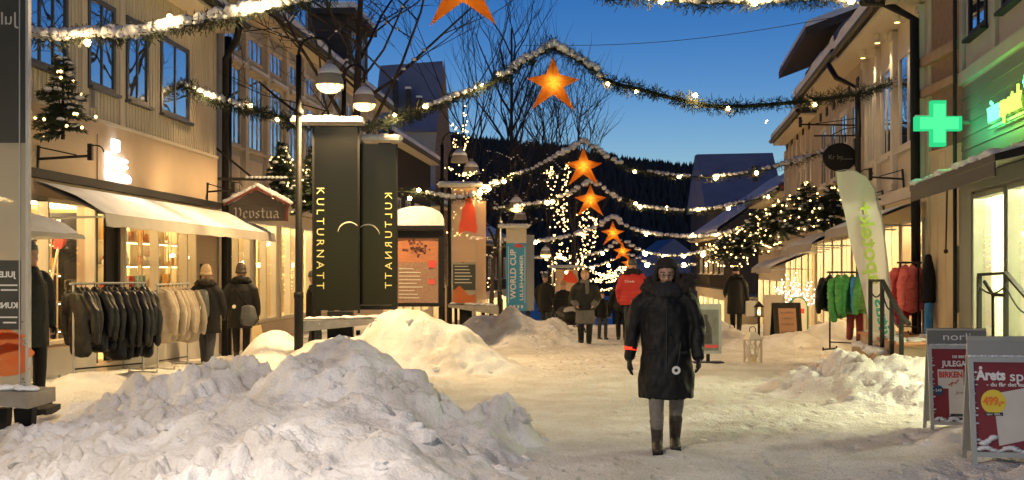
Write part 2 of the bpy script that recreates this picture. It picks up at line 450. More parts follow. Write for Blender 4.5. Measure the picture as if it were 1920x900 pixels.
tag(mb.build('far_forest', M['fir']), kind='stuff')
# ---------------------------------------------------------------- heaps of cleared snow
def heap(name, label, lobes, bbox, res, seed, rough=.14, lumps=60, lump_r=(.03, .11), mount=None):
    x0, x1, y0, y1 = bbox
    def hh(X, Y):
        wx = X+.16*fbm(X*1.8, Y*1.8, 3, seed)+.04*fbm(X*6, Y*6, 2, seed+1); wy = Y+.16*fbm(X*1.8+9, Y*1.8, 3, seed+2)
        h = np.zeros_like(X)
        for (cx, cy, hgt, sx, sy, rot) in lobes:
            c, s_ = math.cos(R(rot)), math.sin(R(rot)); dx, dy = wx-cx, wy-cy
            u = (dx*c+dy*s_)/sx; v = (-dx*s_+dy*c)/sy
            k = hgt*np.exp(-(u*u+v*v)**1.25)
            h = np.log(np.exp(h*9)+np.exp(k*9)-1+1e-6)/9
        qx = X+.05*fbm(X*7, Y*7, 2, seed+11); qy = Y+.05*fbm(X*7, Y*7, 2, seed+12); w1 = 1-np.clip(worley(qx*3.0, qy*3.0, seed)*1.2, 0, 1)**2; w2 = 1-np.clip(worley(qx*8.5, qy*8.5, seed+5)*1.2, 0, 1)**2; w3 = 1-np.clip(worley(X*20, Y*20, seed+6)*1.15, 0, 1)**2
        msk = np.clip(h/.16, 0, 1); sel = sstep(-.35, .35, fbm(X*.9, Y*.9, 2, seed+8))*.88+.12
        h = h+msk*sel*rough*(w1*.85+w2*.6+w3*.22-.8)+msk*rough*.6*fbm(X*2.4, Y*2.4, 4, seed+3)
        return h-.035
    zf = lambda X, Y: ground_z(X, Y)+hh(X, Y)
    o = grid_mesh(name, np.arange(x0, x1, res), np.arange(y0, y1, res), zf, M['snow_pile'], keep=lambda X, Y, Z: hh(X, Y) > -.03)
    r = random.Random(seed); mb = MB(); k = 0; tries = 0
    while k < lumps and tries < lumps*20:
        tries += 1
        x, y = r.uniform(x0, x1), r.uniform(y0, y1); h = float(hh(np.array([x]), np.array([y]))[0])
        if h < -.02 or (h > .25 and r.random() < .35): continue
        rr = lump_r[0]+(lump_r[1]-lump_r[0])*r.random()**2.5
        mb.lump((x, y, gz(x, y)+h-rr*.1), rr, r.random()*50, sq=.65, n=7, h=5, amp=.6); k += 1
    # loose clods belong to the heap: same mesh
    me = o.data; mb_n = 7*5
    bm = bmesh.new(); bm.from_mesh(me); off = [bm.verts.new(v) for v in mb.v]
    for k, f in enumerate(mb.f): bm.faces.new([off[i] for i in f]).smooth = (k//mb_n) % 2 == 0
    bm.to_mesh(me); bm.free(); me.update()
    return tag(o, label, 'snow heap', 'heaps of cleared snow')

heap('snow_heap', 'big lumpy snow heap filling the left foreground',
     [(-1.62,11.15,.92,.92,1.05,0),(-.98,10.85,.62,.42,.8,0),(-2.9,11.7,.66,.95,.75,-6),(-3.6,11.6,.52,.7,.7,0),(-4.2,11.5,.20,.6,.6,0),
      (-2.35,9.35,.53,.62,.7,25),(-2.9,8.7,.26,.7,.8,0),(-3.8,10.6,.20,.7,.8,0),(-3.3,9.4,.22,.7,.9,0),(-1.45,9.3,.62,.9,1.25,0),(-1.3,8.2,.42,1.2,1.2,0),(-2.6,10.5,.42,1.0,.8,0),(-.08,11.15,.36,.26,.42,-20),(-.35,10.4,.20,.35,.5,0)],
     (-5.8, .75, 6.2, 13.2),  .024, 3, rough=.225, lumps=260, lump_r=(.015, .09))
heap('snow_heap', 'tall smooth cream lit snow heap behind the dark banner pillar',
     [(-1.75,19.6,.98,.95,1.0,0),(-.95,19.5,.72,.55,.9,0),(-.55,19.1,.38,.5,.8,0),(-3.0,19.6,.48,1.0,.8,0),(-4.05,20.2,.62,.5,1.0,0),(-.1,18.9,.10,.5,.6,0)],
     (-5.0, .6, 17.0, 21.8), .045, 21, rough=.11, lumps=80, lump_r=(.02, .08))
heap('snow_heap', 'rough snow heap below the blue upright banner',
     [(.05,26,.72,.62,1.0,0),(-.65,26.2,.6,.6,.9,0),(.85,26,.5,.55,.9,0),(1.5,26,.18,.5,.7,0),(-1.4,26.4,.35,.6,.8,0)],
     (-2.4, 2.3, 24.2, 28), .05, 35, rough=.16, lumps=90, lump_r=(.03, .12))
heap('snow_heap', 'broad trampled snow heap in front of the handrail steps',
     [(4.45,15.2,.50,.55,.85,0),(5.05,15.0,.48,.5,.8,0),(3.95,15.6,.30,.5,.8,0),(4.7,14.1,.22,.8,.7,0),(5.6,14.6,.34,.5,.8,0)],
     (3.0, 6.6, 12.6, 17), .04, 47, rough=.16, lumps=80, lump_r=(.02, .09))
heap('snow_heap', 'low snow bank around the feet of the two red posters',
     [(4.4,10.6,.17,.6,.5,0),(5.2,11.3,.25,.8,.7,0),(4.5,9.0,.14,.6,.5,0),(5.3,9.6,.2,.6,.7,0)],
     (3.4, 6.6, 7.8, 12.6), .045, 53, rough=.12, lumps=70, lump_r=(.02, .07))
heap('snow_heap', 'low snow bank along the far right shop doors',
     [(5.6,24.5,.3,1.0,.45,0),(7.0,25.5,.42,.9,.6,0),(4.6,28.3,.42,.9,.5,0),(3.9,31,.4,.8,.6,0)],
     (3.0, 8.6, 23.4, 32), .07, 59, rough=.16, lumps=60, lump_r=(.03, .1))
heap('snow_heap', 'small kicked up snow ridge beside the shop window base',
     [(-5.4,15.2,.13,.5,.4,0),(-4.9,16.3,.10,.7,.35,0),(-4.5,18.6,.12,.6,.4,0)],
     (-6.2, -3.6, 14.2, 19.6), .05, 61, rough=.1, lumps=40, lump_r=(.02, .06))
# ---------------------------------------------------------------- facades: local x runs to the viewer's right, outward is -y
class Wall:
    def __init__(s, ox, oy, dx, dy):
        n = math.hypot(dx, dy); s.o = (ox, oy); s.d = (dx/n, dy/n); s.n = (s.d[1], -s.d[0]); s.rz = math.atan2(dy, dx)
    def hit(s, px, py=None, out=0.):
        a = (px-CX)/F; ox, oy = s.o[0]+s.n[0]*out, s.o[1]+s.n[1]*out
        t = (a*oy-ox)/(s.d[0]-a*s.d[1]); Y = oy+s.d[1]*t
        return t if py is None else (t, EYE+(HY-py)/F*Y)
    def w(s, t, z, out=0.):
        return Vector((s.o[0]+s.d[0]*t+s.n[0]*out, s.o[1]+s.d[1]*t+s.n[1]*out, z))

def panel(mb, s0, s1, z0, z1, holes=(), o=0., th=.22, mi=0):
    """wall slab with openings (a0,a1,b0,b1)"""
    S = sorted({s0, s1} | {min(max(v, s0), s1) for h in holes for v in h[:2]}); Z = sorted({z0, z1} | {min(max(v, z0), z1) for h in holes for v in h[2:4]})
    for a, b in zip(S, S[1:]):
        run = None
        for c, d in zip(Z, Z[1:]):
            if any(h[0] <= (a+b)/2 <= h[1] and h[2] <= (c+d)/2 <= h[3] for h in holes): continue
            if d-c > 1e-4 and b-a > 1e-4: mb.box((a, -o, c), (b, -o+th, d), mi)
    return mb
def battens(mb, s0, s1, z0, z1, holes, step, w=.03, t=.018, o=0., mi=0):
    k = s0+step/2
    while k < s1:
        segs = [(z0, z1)]
        for h in holes:
            if h[0]-.1 < k < h[1]+.1:
                segs = [q for a, b in segs for q in ((a, min(b, h[2]-.06)), (max(a, h[3]+.06), b)) if q[1]-q[0] > .04]
        for a, b in segs: mb.box((k-w/2, -o-t, a), (k+w/2, -o+.004, b), mi)
        k += step
def boards(mb, s0, s1, z0, z1, holes, step, t=.022, o=0., mi=0):
    z = z0
    while z < z1-.01:
        zt = min(z+step, z1); segs = [(s0, s1)]
        for h in holes:
            if h[2]-.02 < zt and h[3]+.02 > z:
                segs = [q for a, b in segs for q in ((a, min(b, h[0]-.09)), (max(a, h[1]+.09), b)) if q[1]-q[0] > .04]
        for a, b in segs:
            mb.hexa([(a,-o-t,z),(b,-o-t,z),(b,-o+.004,z),(a,-o+.004,z),(a,-o-.004,zt),(b,-o-.004,zt),(b,-o+.004,zt),(a,-o+.004,zt)], mi)
        z += step
def window(parent, s0, s1, z0, z1, nv=2, nh=1, fm='frame', cas=.07, pane='pane', o=0., sill=True, name='window', hood=False):
    f = MB(); w = .045
    f.box((s0-cas, -o-.03, z0-cas), (s0+w*.6, -o+.1, z1+cas)); f.box((s1-w*.6, -o-.03, z0-cas), (s1+cas, -o+.1, z1+cas))
    f.box((s0+w*.6, -o-.029, z1-w*.6), (s1-w*.6, -o+.1, z1+cas)); f.box((s0+w*.6, -o-.029, z0-cas), (s1-w*.6, -o+.1, z0+w*.6))
    for i in range(1, nv):
        c = s0+(s1-s0)*i/nv; f.box((c-w*.5, -o-.022, z0+w*.6), (c+w*.5, -o+.09, z1-w*.6))
    for i in range(1, nh):
        c = z0+(z1-z0)*i/nh; f.box((s0+w*.6, -o-.015, c-.018), (s1-w*.6, -o+.085, c+.018))
    W = f.build(name, M[fm], parent)
    MB().box((s0-.01, -o-.006, z0-.01), (s1+.01, -o+.01, z1+.01)).build('pane', M[pane], W)
    if sill: MB().box((s0-cas-.04, -o-.11, z0-cas-.045), (s1+cas+.04, -o+.02, z0-cas-.002)).build('sill', M[fm], W)
    if hood:
        MB().prism([(s0-.12, z1+cas+.01), (s1+.12, z1+cas+.01), (s1+.12, z1+cas+.06), (s0-.12, z1+cas+.06)], -o-.16, -o+.02).build('hood', M['board2'], W)
        b = MB(); b.box((s0-.12, -o-.155, z1+cas+.062), (s1+.12, -o+.02, z1+cas+.12)); b.build('snow_cap', M['snow'], W)
    return W
def roof(parent, s0, s1, z, ov=.5, rise=.55, dep=5., mroof='dark', msnow=True, gutter=True, sw=.16):
    r = MB(); y0 = -ov
    r.hexa([(s0,y0,z),(s1,y0,z),(s1,dep,z+(dep+ov)*rise),(s0,dep,z+(dep+ov)*rise),(s0,y0,z+.16),(s1,y0,z+.16),(s1,dep,z+.16+(dep+ov)*rise),(s0,dep,z+.16+(dep+ov)*rise)])
    ro = r.build('roof', M[mroof], parent)
    MB().box((s0+.004, y0+.02, z-.06), (s1-.004, .02, z-.003)).build('soffit', M['board'], ro)
    if msnow:
        n = max(2, int((s1-s0)/.35)); b = MB(); rr = random.Random(int(s1*97)); prof = [sw*rr.uniform(.75, 1.25) for _ in range(n+1)]
        for i in range(n):
            a, c = s0+(s1-s0)*i/n, s0+(s1-s0)*(i+1)/n; ha, hb = prof[i], prof[i+1]; k = rise
            def zz(y, h): return z+.163+(y-y0)*k+h
            ys_ = [y0-.05, y0+.12, dep]
            v = []
            for s_, h in ((a, ha), (c, hb)):
                v += [(s_, ys_[0], zz(y0, 0)-.02), (s_, ys_[0]-.02, zz(y0, h*.6)), (s_, ys_[1], zz(ys_[1], h)), (s_, ys_[2], zz(ys_[2], h)), (s_, ys_[2], zz(ys_[2], 0))]
            b.add(v, [(0,1,6,5),(1,2,7,6),(2,3,8,7),(3,4,9,8),(4,0,5,9)])
        b.build('snow_cover', M['snow'], ro, smooth=False)
    if gutter:
        g = MB(); g.tube([(s0, y0-.07, z+.07), (s1, y0-.07, z+.07)], .065, 8); g.build('gutter', M['iron'], ro)
    return ro
def rainpipe(parent, pts, r=.055, m='black'):
    return MB().tube(pts, r, 10).build('downpipe', M[m], parent, smooth=True)
def goods(mb, s0, s1, y0, y1, z, r, dens=9, hmax=.26, nm=6):
    s = s0+.03
    while s < s1-.05:
        w = r.uniform(.05, .16); h = r.uniform(.06, hmax); y = r.uniform(y0, max(y0, y1-w))
        if s+w > s1: break
        mi = r.randrange(nm)
        if r.random() < .45: mb.lathe([(0,z+.001),(w*.42,z+.001),(w*.48,z+h*.5),(w*.3,z+h*.85),(w*.16,z+h),(0,z+h)], (s+w/2, y+w/2, 0), 8, mi)
        else: mb.box((s, y, z+.001), (s+w, y+w*.9, z+h), mi)
        s += w+r.uniform(.01, 1./dens)
GOODS = [mat('goods_%s' % n, c, .45, 0, .15, 12) for n, c in (('red', (.5,.05,.03)), ('amber', (.6,.30,.07)), ('cream', (.7,.6,.42)), ('copper', (.5,.2,.08)), ('teal', (.06,.2,.18)), ('dark', (.06,.04,.03)), ('white', (.75,.72,.65)))]
def room(parent, s0, s1, z0, z1, dep, power=34, lamps=2, m='room', cname='ceil', lc=(1, .74, .38)):
    b = MB(); t = .05; y0 = .225
    b.box((s0-t, dep, z0), (s1+t, dep+t, z1)); b.box((s0-t, y0, z0), (s0, dep-.002, z1)); b.box((s1, y0, z0), (s1+t, dep-.002, z1))
    b.box((s0-t, y0, z0-t), (s1+t, dep+t, z0-.003)); b.box((s0-t, y0, z1+.003), (s1+t, dep+t, z1+t))
    q = b.build('shop_interior', M[m], parent)
    n = lamps
    for i in range(n):
        c = s0+(s1-s0)*(i+.5)/n; L = min(.5, (s1-s0)/n*.36)
        MB().box((c-L, .5, z1-.06), (c+L, .72, z1-.01)).build('ceiling_light', M[cname], parent)
        if power: point('shop_light', (c, 1.15, z1-.2), power*ROOMP, lc, .12, parent)
    return q
def shelf(w, t0, t1, z0, ys, levels, label, seed, ztop, lit=True, nm=7, bg=None, hmax=.26):
    """free-standing lit display shelf inside a shop window"""
    p = w.w(0, z0); t = thing('display_shelf', label, 'shelf', p, w.rz, 'lit shelves in shop windows')
    b = MB(); y0, y1 = ys; H = ztop-z0
    for x_ in (t0, t1-.02):
        for y_ in (y0, y1-.02): b.box((x_, y_, 0), (x_+.02, y_+.02, H))
    b.box((t0+.03, y1+.002, 0), (t1-.03, y1+.02, H))
    for k in range(levels): b.box((t0+.03, y0, H*(k+.02)/levels), (t1-.03, y1-.021, H*(k+.02)/levels+.02))
    b.build('frame', bg or M['room'], t)
    g = MB(); r = random.Random(seed)
    for k in range(levels): goods(g, t0+.04, t1-.04, y0+.02, y1-.03, H*(k+.02)/levels+.02, r, hmax=min(hmax, H/levels-.06), nm=nm)
    tag(g.build('goods', GOODS, t), kind='stuff')
    if lit:
        l = MB()
        for k in range(levels): l.box((t0+.05, y0+.005, H*(k+1)/levels-.02), (t1-.05, y0+.03, H*(k+1)/levels-.006))
        l.build('shelf_light', M['strip'], t)
    return t
M['strip'] = emis('shelf_strip', (1, .68, .30), 9, 'NONE')

# ================================================================ LEFT: cream shop with the awning
LW = Wall(-6.547, 12.0, .0523, 1)
L1 = thing('shop_building', 'cream plastered and boarded shop building with striped lit windows and long awning on the left', 'building', (LW.o[0], LW.o[1], 0), LW.rz)
E1 = LW.hit(405)
wins = [(LW.hit(46), LW.hit(122)), (LW.hit(166), LW.hit(212)), (LW.hit(238), LW.hit(274)), (LW.hit(302), LW.hit(351)), (-2.6, -1.2), (-5.2, -3.8)]
UP = [(a, b, 4.42, 5.68) for a, b in wins]
b = MB(); panel(b, -7, E1, 3.92, 6.5, UP, .0); battens(b, -7, E1, 3.93, 6.5, UP, .13)
for px in (155, 226, 392): c = LW.hit(px); b.box((c-.09, -.035, 3.9), (c+.09, .0, 6.5))
b.build('boarded_wall', M['board'], L1)
b = MB(); b.box((-7, -.05, 3.86), (E1, .02, 3.918)); b.build('belt_trim', M['board'], L1)
g0, g1 = LW.hit(57), LW.hit(171); d0, d1 = LW.hit(176), LW.hit(224); h0, h1 = LW.hit(229), LW.hit(362)
SH = [(-1.5, g1, .62, 2.62), (d0, d1, .22, 2.6), (h0, h1, .62, 2.62)]
b = MB(); panel(b, -7, E1, -.4, 3.858, SH, .03, .25); b.build('plaster_wall', M['tan'], L1)
b = MB(); b.box((-7, -.06, -.4), (d0-.05, -.032, .56)); b.box((d1+.05, -.06, -.4), (E1, -.032, .56)); b.build('plinth', M['greyp'], L1)
for i, (a, b_) in enumerate(wins): window(L1, a, b_, 4.42, 5.68, 3 if i == 0 else 2, 1, 'frame', .05)
def shopwin(parent, s0, s1, z0, z1, cuts, fm='cream', o=0., name='shop_window', w=.05, transom=None):
    f = MB(); o2 = o
    for c in [s0]+list(cuts)+[s1]: f.box((c-w/2, -o2-.035, z0), (c+w/2, -o2+.12, z1))
    X = [s0]+list(cuts)+[s1]
    for a, c in zip(X, X[1:]):
        f.box((a+w/2, -o2-.032, z1-w), (c-w/2, -o2+.12, z1)); f.box((a+w/2, -o2-.032, z0), (c-w/2, -o2+.12, z0+w))
        if transom: f.box((a+w/2, -o2-.02, transom-.02), (c-w/2, -o2+.1, transom+.02))
    W = f.build(name, M[fm], parent)
    MB().box((s0, -o2+.03, z0+.01), (s1, -o2+.036, z1-.01)).build('pane', M['glass'], W)
    return W
shopwin(L1, -1.5, g1, .62, 2.62, [LW.hit(83), LW.hit(40), .2], 'board', .03)
shopwin(L1, h0, h1, .62, 2.62, [LW.hit(291), LW.hit(345)], 'board', .03)
# dark door standing open
dW = MB(); dW.box((d0+.02, -.02, .24), (d0+.1, .12, 2.58)); dW.box((d1-.1, -.02, .24), (d1-.02, .12, 2.58)); dW.box((d0+.1, -.015, 2.5), (d1-.1, .12, 2.58))
dW.box((d0+.1, .02, .26), (d0+.16, .9, 2.5)); D = dW.build('door', M['black'], L1)
c = LW.hit(210); MB().box((c-.16, .03, .24), (c+.16, .07, 2.5)).build('door_leaf', M['black'], D)
MB().box((d0+.1, .1, .3), (c-.16, .106, 2.5)).build('pane', M['glass'], D)
room(L1, -1.55, h1+.1, .2, 2.66, 2.6, lamps=6)
shelf(LW, LW.hit(231), LW.hit(288), .5, (.26, .5), 5, 'lit shelf of copper and amber jars left of the white post in the shop window', 3, 2.5)
shelf(LW, LW.hit(295), LW.hit(343), .5, (.26, .5), 5, 'lit shelf of red and dark goods behind the right shop pane', 4, 2.5, nm=5)
shelf(LW, LW.hit(347), LW.hit(359), .5, (.26, .5), 5, 'slim lit shelf of pale goods at the right end of the shop window', 9, 2.5, nm=7)
shelf(LW, LW.hit(176), LW.hit(196), .3, (.55, .8), 5, 'narrow lit shelf of jars seen through the dark shop doorway', 5, 2.4)
shelf(LW, LW.hit(100), LW.hit(160), .5, (.5, .8), 5, 'deep set shelf with pale goods behind the leftmost big pane', 6, 2.4, nm=7)
# display things in the leftmost window: orange curtain cloth, red gift boxes, a leaning broom-like banner pole
def curtain(w, t0, t1, z0, z1, y, m, label, n=9, amp=.05):
    p = w.w(0, 0); t = MB(); N = n*6; v = []
    for i in range(N+1):
        s_ = t0+(t1-t0)*i/N; yy = y+amp*math.sin(i/6*2*PI)+amp*.5*math.sin(i*.83)
        v += [(s_, yy, z0), (s_, yy*.97+.02, z1)]
    t.add(v, [(2*i, 2*i+2, 2*i+3, 2*i+1) for i in range(N)])
    v2 = [(a, b_+.012, c_) for a, b_, c_ in v]; t.add(v2, [(2*i+1, 2*i+3, 2*i+2, 2*i) for i in range(N)])
    o = t.build('curtain', m, None, True, (p.x, p.y, 0), w.rz); return tag(o, label, 'curtain')
M['orange'] = mat('orange_cloth', (.72, .22, .05), .8, 0, .25, 2.5)
M['redbox'] = mat('red_gift_paper', (.55, .035, .025), .5, 0, .15, 4)
curtain(LW, LW.hit(52), LW.hit(79), .62, 2.5, .45, M['orange'], 'orange cloth hanging behind the shop pane beside the glass panel', 6)
for k, (pa, pb, zz, hh_) in enumerate(((84, 100, .66, .28), (104, 121, .66, .42), (60, 78, .66, .2))):
    a, c = LW.hit(pa), LW.hit(pb); q = LW.w(a, zz)
    g = thing('gift_box', ['low red gift box on the sill near the mullion', 'taller red gift box in the corner of the left pane', 'red gift box under the orange cloth in the window'][k], 'gift box', q, LW.rz, 'gift boxes in the left shop window')
    MB().box((0, .2, 0), (c-a, .5, hh_)).build('box', M['redbox'], g)
    m_ = (c-a)/2; MB().box((m_-.02, .196, 0), (m_+.02, .504, hh_+.004)).build('ribbon', GOODS[2], g)
q = LW.w(LW.hit(118), .62); mb = MB().tube([(0,.35,0),(.75,.4,1.35)], .022, 8)
t = thing('garden_broom', 'wooden broom with red head leaning inside the left shop window', 'broom', q, LW.rz); mb.build('handle', GOODS[2], t)
MB().hexa([(.72,.34,1.33),(.86,.34,1.4),(.86,.46,1.4),(.72,.46,1.33),(.82,.33,1.62),(1.0,.33,1.62),(1.0,.47,1.62),(.82,.47,1.62)]).build('head', M['redbox'], t)
roof(L1, -7, E1+.1, 6.46, .55, .62, 5)
rainpipe(L1, [(E1-.5, -.62, 6.42), (E1-.28, -.5, 6.2), (E1+.12, -.16, 5.9), (E1+.12, -.14, -.2)], .07)
rainpipe(L1, [(E1+.42, -.12, 6.4), (E1+.42, -.12, -.2)], .075, 'iron')
b = MB(); b.box((-3, -.14, 2.86), (E1-.05, -.031, 2.98)); b.build('fascia_strip', M['black'], L1)
b = MB(); b.box((LW.hit(168), -.08, 4.05), (LW.hit(168)+.12, -.02, 4.3)); b.build('junction_box', M['greyp'], L1)
b = MB(); c = LW.hit(376); b.box((c-.14, -.07, 1.2), (c+.14, -.031, 1.75)); b.build('notice_box', M['frame'], L1)
# awning
a0, a1 = LW.hit(57), LW.hit(514, out=1.0)
def awning(w, a0, a1, z1, z0, proj, label, val=.16, seg=14, sag=.03, snow=.05, start=.06, m='awn', seed=1):
    p = w.w(0, 0); t = thing('awning', label, 'awning', p, w.rz); c = MB(); r = random.Random(seed)
    n = seg; v = []; y1 = -start
    for i in range(n+1):
        s_ = a0+(a1-a0)*i/n; sg = sag*math.sin(PI*i/n*3)**2
        v += [(s_, y1, z1), (s_, -proj*.55, z1+(z0-z1)*.55-sg), (s_, -proj, z0-sg*.6)]
    c.add(v, [f for i in range(n) for f in ((3*i, 3*i+3, 3*i+4, 3*i+1), (3*i+1, 3*i+4, 3*i+5, 3*i+2))])
    v2 = [(x, y, z-.012) for x, y, z in v]; c.add(v2, [f for i in range(n) for f in ((3*i+1, 3*i+4, 3*i+3, 3*i), (3*i+2, 3*i+5, 3*i+4, 3*i+1))])
    c.build('canopy', M[m], t, True)
    vv = MB(); q = []
    for i in range(n*2+1):
        s_ = a0+(a1-a0)*i/(n*2); wob = .012*math.sin(i*1.3)
        q += [(s_, -proj-.004+wob*.5, z0+.01), (s_, -proj-.03+wob, z0-val-.01*math.sin(i*2.1))]
    vv.add(q, [(2*i, 2*i+1, 2*i+3, 2*i+2) for i in range(n*2)]); vv.add([(x, y+.01, z) for x, y, z in q], [(2*i+2, 2*i+3, 2*i+1, 2*i) for i in range(n*2)])
    vv.build('valance', M[m], t, True)
    if snow:
        s2 = MB(); N = n*3; J = 7; v = []
        for i in range(N+1):
            s_ = a0+.05+(a1-a0-.1)*i/N
            for j in range(J+1):
                f = .03+.95*j/J; h = snow*(.55+.9*noise.noise(Vector((s_*1.3, f*2, seed))))*min(1, (J-j)/1.2+.15)*min(1, j/.8+.2)
                v.append((s_, y1+(-proj-y1)*f, z1+(z0-z1)*f+.006-sag*math.sin(PI*i/N*3)**2*min(1, f*1.2)+max(.004, h)))
        s2.add(v, [(i*(J+1)+j, i*(J+1)+j+1, (i+1)*(J+1)+j+1, (i+1)*(J+1)+j) for i in range(N) for j in range(J)])
        s2.build('snow_cover', M['snow'], t, True)
    f = MB()
    for s_ in (a0+.15, (a0+a1)/2, a1-.15): f.tube([(s_, -start, z0-.05), (s_, -proj+.03, z0-.03)], .018, 6)
    f.tube([(a0+.02, -proj+.03, z0-.03), (a1-.02, -proj+.03, z0-.03)], .022, 6); f.build('folding_arm', M['alu'], t)
    return t
awning(LW, a0, a1, 2.82, 2.38, 1.0, 'long cream awning dusted with snow over the left shop window', seed=3)
awning(LW, -3.4, LW.hit(155, out=1.25), 2.46, 2.06, 1.25, 'low snow covered awning poking out behind the glass info panel', val=.04, snow=.07, start=.06, m='awn', seed=8)
# glowing white sign on the plaster (lettering washed out by its own light)
M['wsign'] = emis('white_sign', (.78, .85, 1.0), 7)
sg = thing('lit_sign', 'glowing white letters on the cream wall above the awning', 'sign', LW.w(0, 0), LW.rz)
s0, s1 = LW.hit(180), LW.hit(241)
for k, (tx, zz, hh_, wd) in enumerate((('ll', 3.56, .17, .22), ('h:::', 3.33, .19, .8), ('l.::e', 3.10, .16, .95))):
    text(tx, hh_, M['wsign'], sg, ((s0+s1)/2-.02+.05*(k-1), -.075, zz), bold=.008, width=wd, ext=.02)
b = MB(); b.box((s0-.05, -.05, 3.0), (s1+.05, -.034, 3.68)); b.build('backing_plate', M['tan'], sg)

# ================================================================ LEFT 2: long pilastered building
W2 = Wall(-6.05, 24.2, .0695, 1)
L2 = thing('shop_building', 'long pilastered building with tall triple windows behind the banner pillar', 'building', (W2.o[0], W2.o[1], 0), W2.rz)
LEN2 = 18.0; bay = 1.72; nb = 10
U2 = [(.28+i*bay, .28+i*bay+1.12, 4.35, 6.0) for i in range(nb)]
U3 = [(a, c, 6.35, 6.85) for a, c, _, _ in U2]
b = MB(); panel(b, 0, LEN2, 3.2, 7.34, U2+U3); b.build('upper_wall', M['greyp'], L2)
b = MB()
for i in range(nb+1):
    c = .0+i*bay-.02; b.box((max(0, c-.13), -.1, 3.22), (c+.13, -.001, 7.2))
b.box((0, -.14, 3.05), (LEN2, .15, 3.218)); b.box((0, -.12, 7.2), (LEN2, -.001, 7.33))
b.build_each('pilaster', M['board2'], L2)
b = MB()
for a, c, _, _ in U2: b.box((a+.03, -.03, 3.4), (c-.03, -.001, 4.1))
b.build_each('apron_panel', M['board2'], L2)
for a, c, z0, z1 in U2: window(L2, a, c, z0, z1, 3, 1, 'board2', .05, hood=True)
for a, c, z0, z1 in U3: window(L2, a, c, z0, z1, 3, 1, 'board2', .04, sill=False)
G2 = [(.35+i*2.2, .35+i*2.2+1.75, .45, 2.75) for i in range(8)]
b = MB(); panel(b, 0, LEN2, -1.2, 3.045, G2); 
b.build('ground_floor_wall', M['cream'], L2)
for i, (a, c, z0, z1) in enumerate(G2): shopwin(L2, a, c, z0, z1, [(a+c)/2], 'white', 0)
room(L2, .1, LEN2-.1, .1, 2.9, 2.2, lamps=12)
for k in range(4):
    a, c = G2[k][0]+.15, G2[k][0]+1.5
    curtain(W2, a, c, .5, 2.6, .6, M['cream'], 'pale curtain in the %s ground floor window past the awning' % ORD[k], 7, .04)
b = MB(); b.box((0, -.05, -1.2), (LEN2, -.002, .4)); b.build('plinth', M['tan'], L2)
RO2 = roof(L2, -.1, LEN2, 7.34, .5, .7, 4.5, sw=.2)
# two dark dormers
for (px, wd, zt) in ((598, 2.6, 9.6), (700, 3.6, 10.2)):
    s = W2.hit(px); b = MB(); b.box((s-wd/2, .55, 7.6), (s+wd/2, 4.4, zt)); d_ = b.build('dormer', M['dark'], L2)
    MB().box((s-wd/2-.25, .25, zt+.003), (s+wd/2+.25, 4.6, zt+.2)).build('dormer_roof', M['dark'], d_)
    n = MB(); n.box((s-wd/2-.25, .25, zt+.203), (s+wd/2+.25, 4.6, zt+.4)); n.build('snow_cover', M['snow'], d_)
    window(d_, s-wd*.28, s+wd*.28, zt-1.5, zt-.4, 2, 1, 'greyp', .06, o=-.545, name='dormer_window')

# ================================================================ LEFT 3, 4: lower shops down the slope
def row_house(name, label, w, L, zb, ze, mwall, mgf, bay=2.2, dep=4.5, lit=True, rise=.6, win_z=None, lampm='ceil', sw=.2, mroof='dark', gz1=2.7, gz0=.4, wincols=1.0, ov=.45):
    t = thing(name, label, 'building', (w.o[0], w.o[1], 0), w.rz)
    n = int(L/bay); off = (L-n*bay)/2
    z1 = zb+gz1; wz = win_z or (z1+1.0, z1+2.3)
    U = [(off+i*bay+bay*.28, off+i*bay+bay*.72, wz[0], min(wz[1], ze-.35)) for i in range(n)]
    G = [(off+i*bay+bay*.1, off+i*bay+bay*.9, zb+gz0, z1-.25) for i in range(n)]
    b = MB(); panel(b, 0, L, z1, ze, U); battens(b, 0, L, z1+.25, ze, U, .22, .04, .02); b.build('upper_wall', M[mwall], t)
    b = MB(); panel(b, 0, L, zb-1.5, z1-.002, G); b.build('ground_floor_wall', M[mgf], t)
    b = MB(); b.box((0, -.1, z1-.05), (L, -.004, z1+.18)); b.build('cornice', M['board2'], t)
    for a, c, q0, q1 in U: window(t, a, c, q0, q1, 2, 2, 'white', .07)
    for a, c, q0, q1 in G: shopwin(t, a, c, q0, q1, [(a+c)/2], 'white')
    if lit: room(t, .1, L-.1, zb+.1, z1-.15, 2., lamps=max(2, int(L/1.6)), cname=lampm)
    roof(t, -.08, L, ze, ov, rise, dep, mroof=mroof, sw=sw)
    return t
w3 = Wall(*W2.w(LEN2+.05, 0)[:2], .085, 1)
row_house('shop_building', 'dim brown timber house with snowy eaves behind the glass pillar', w3, 12, -.6, 6.5, 'dark', 'board2')
w4 = Wall(*w3.w(12.1, 0)[:2], .11, 1)
row_house('shop_building', 'low snow roofed house far down the left side', w4, 14, -1.5, 4.6, 'board2', 'cream')
w5 = Wall(*w4.w(14.1, 0)[:2], .14, 1)
row_house('shop_building', 'farthest small shop house at the left end of the street', w5, 16, -2.6, 3.2, 'dark', 'cream')

M['dusk_snow'] = mat('dusk_blue_snow', (.16, .18, .30), .7, 0, .15, 1.2)  # snow roofs: dim dusk light put into a dark blue base colour
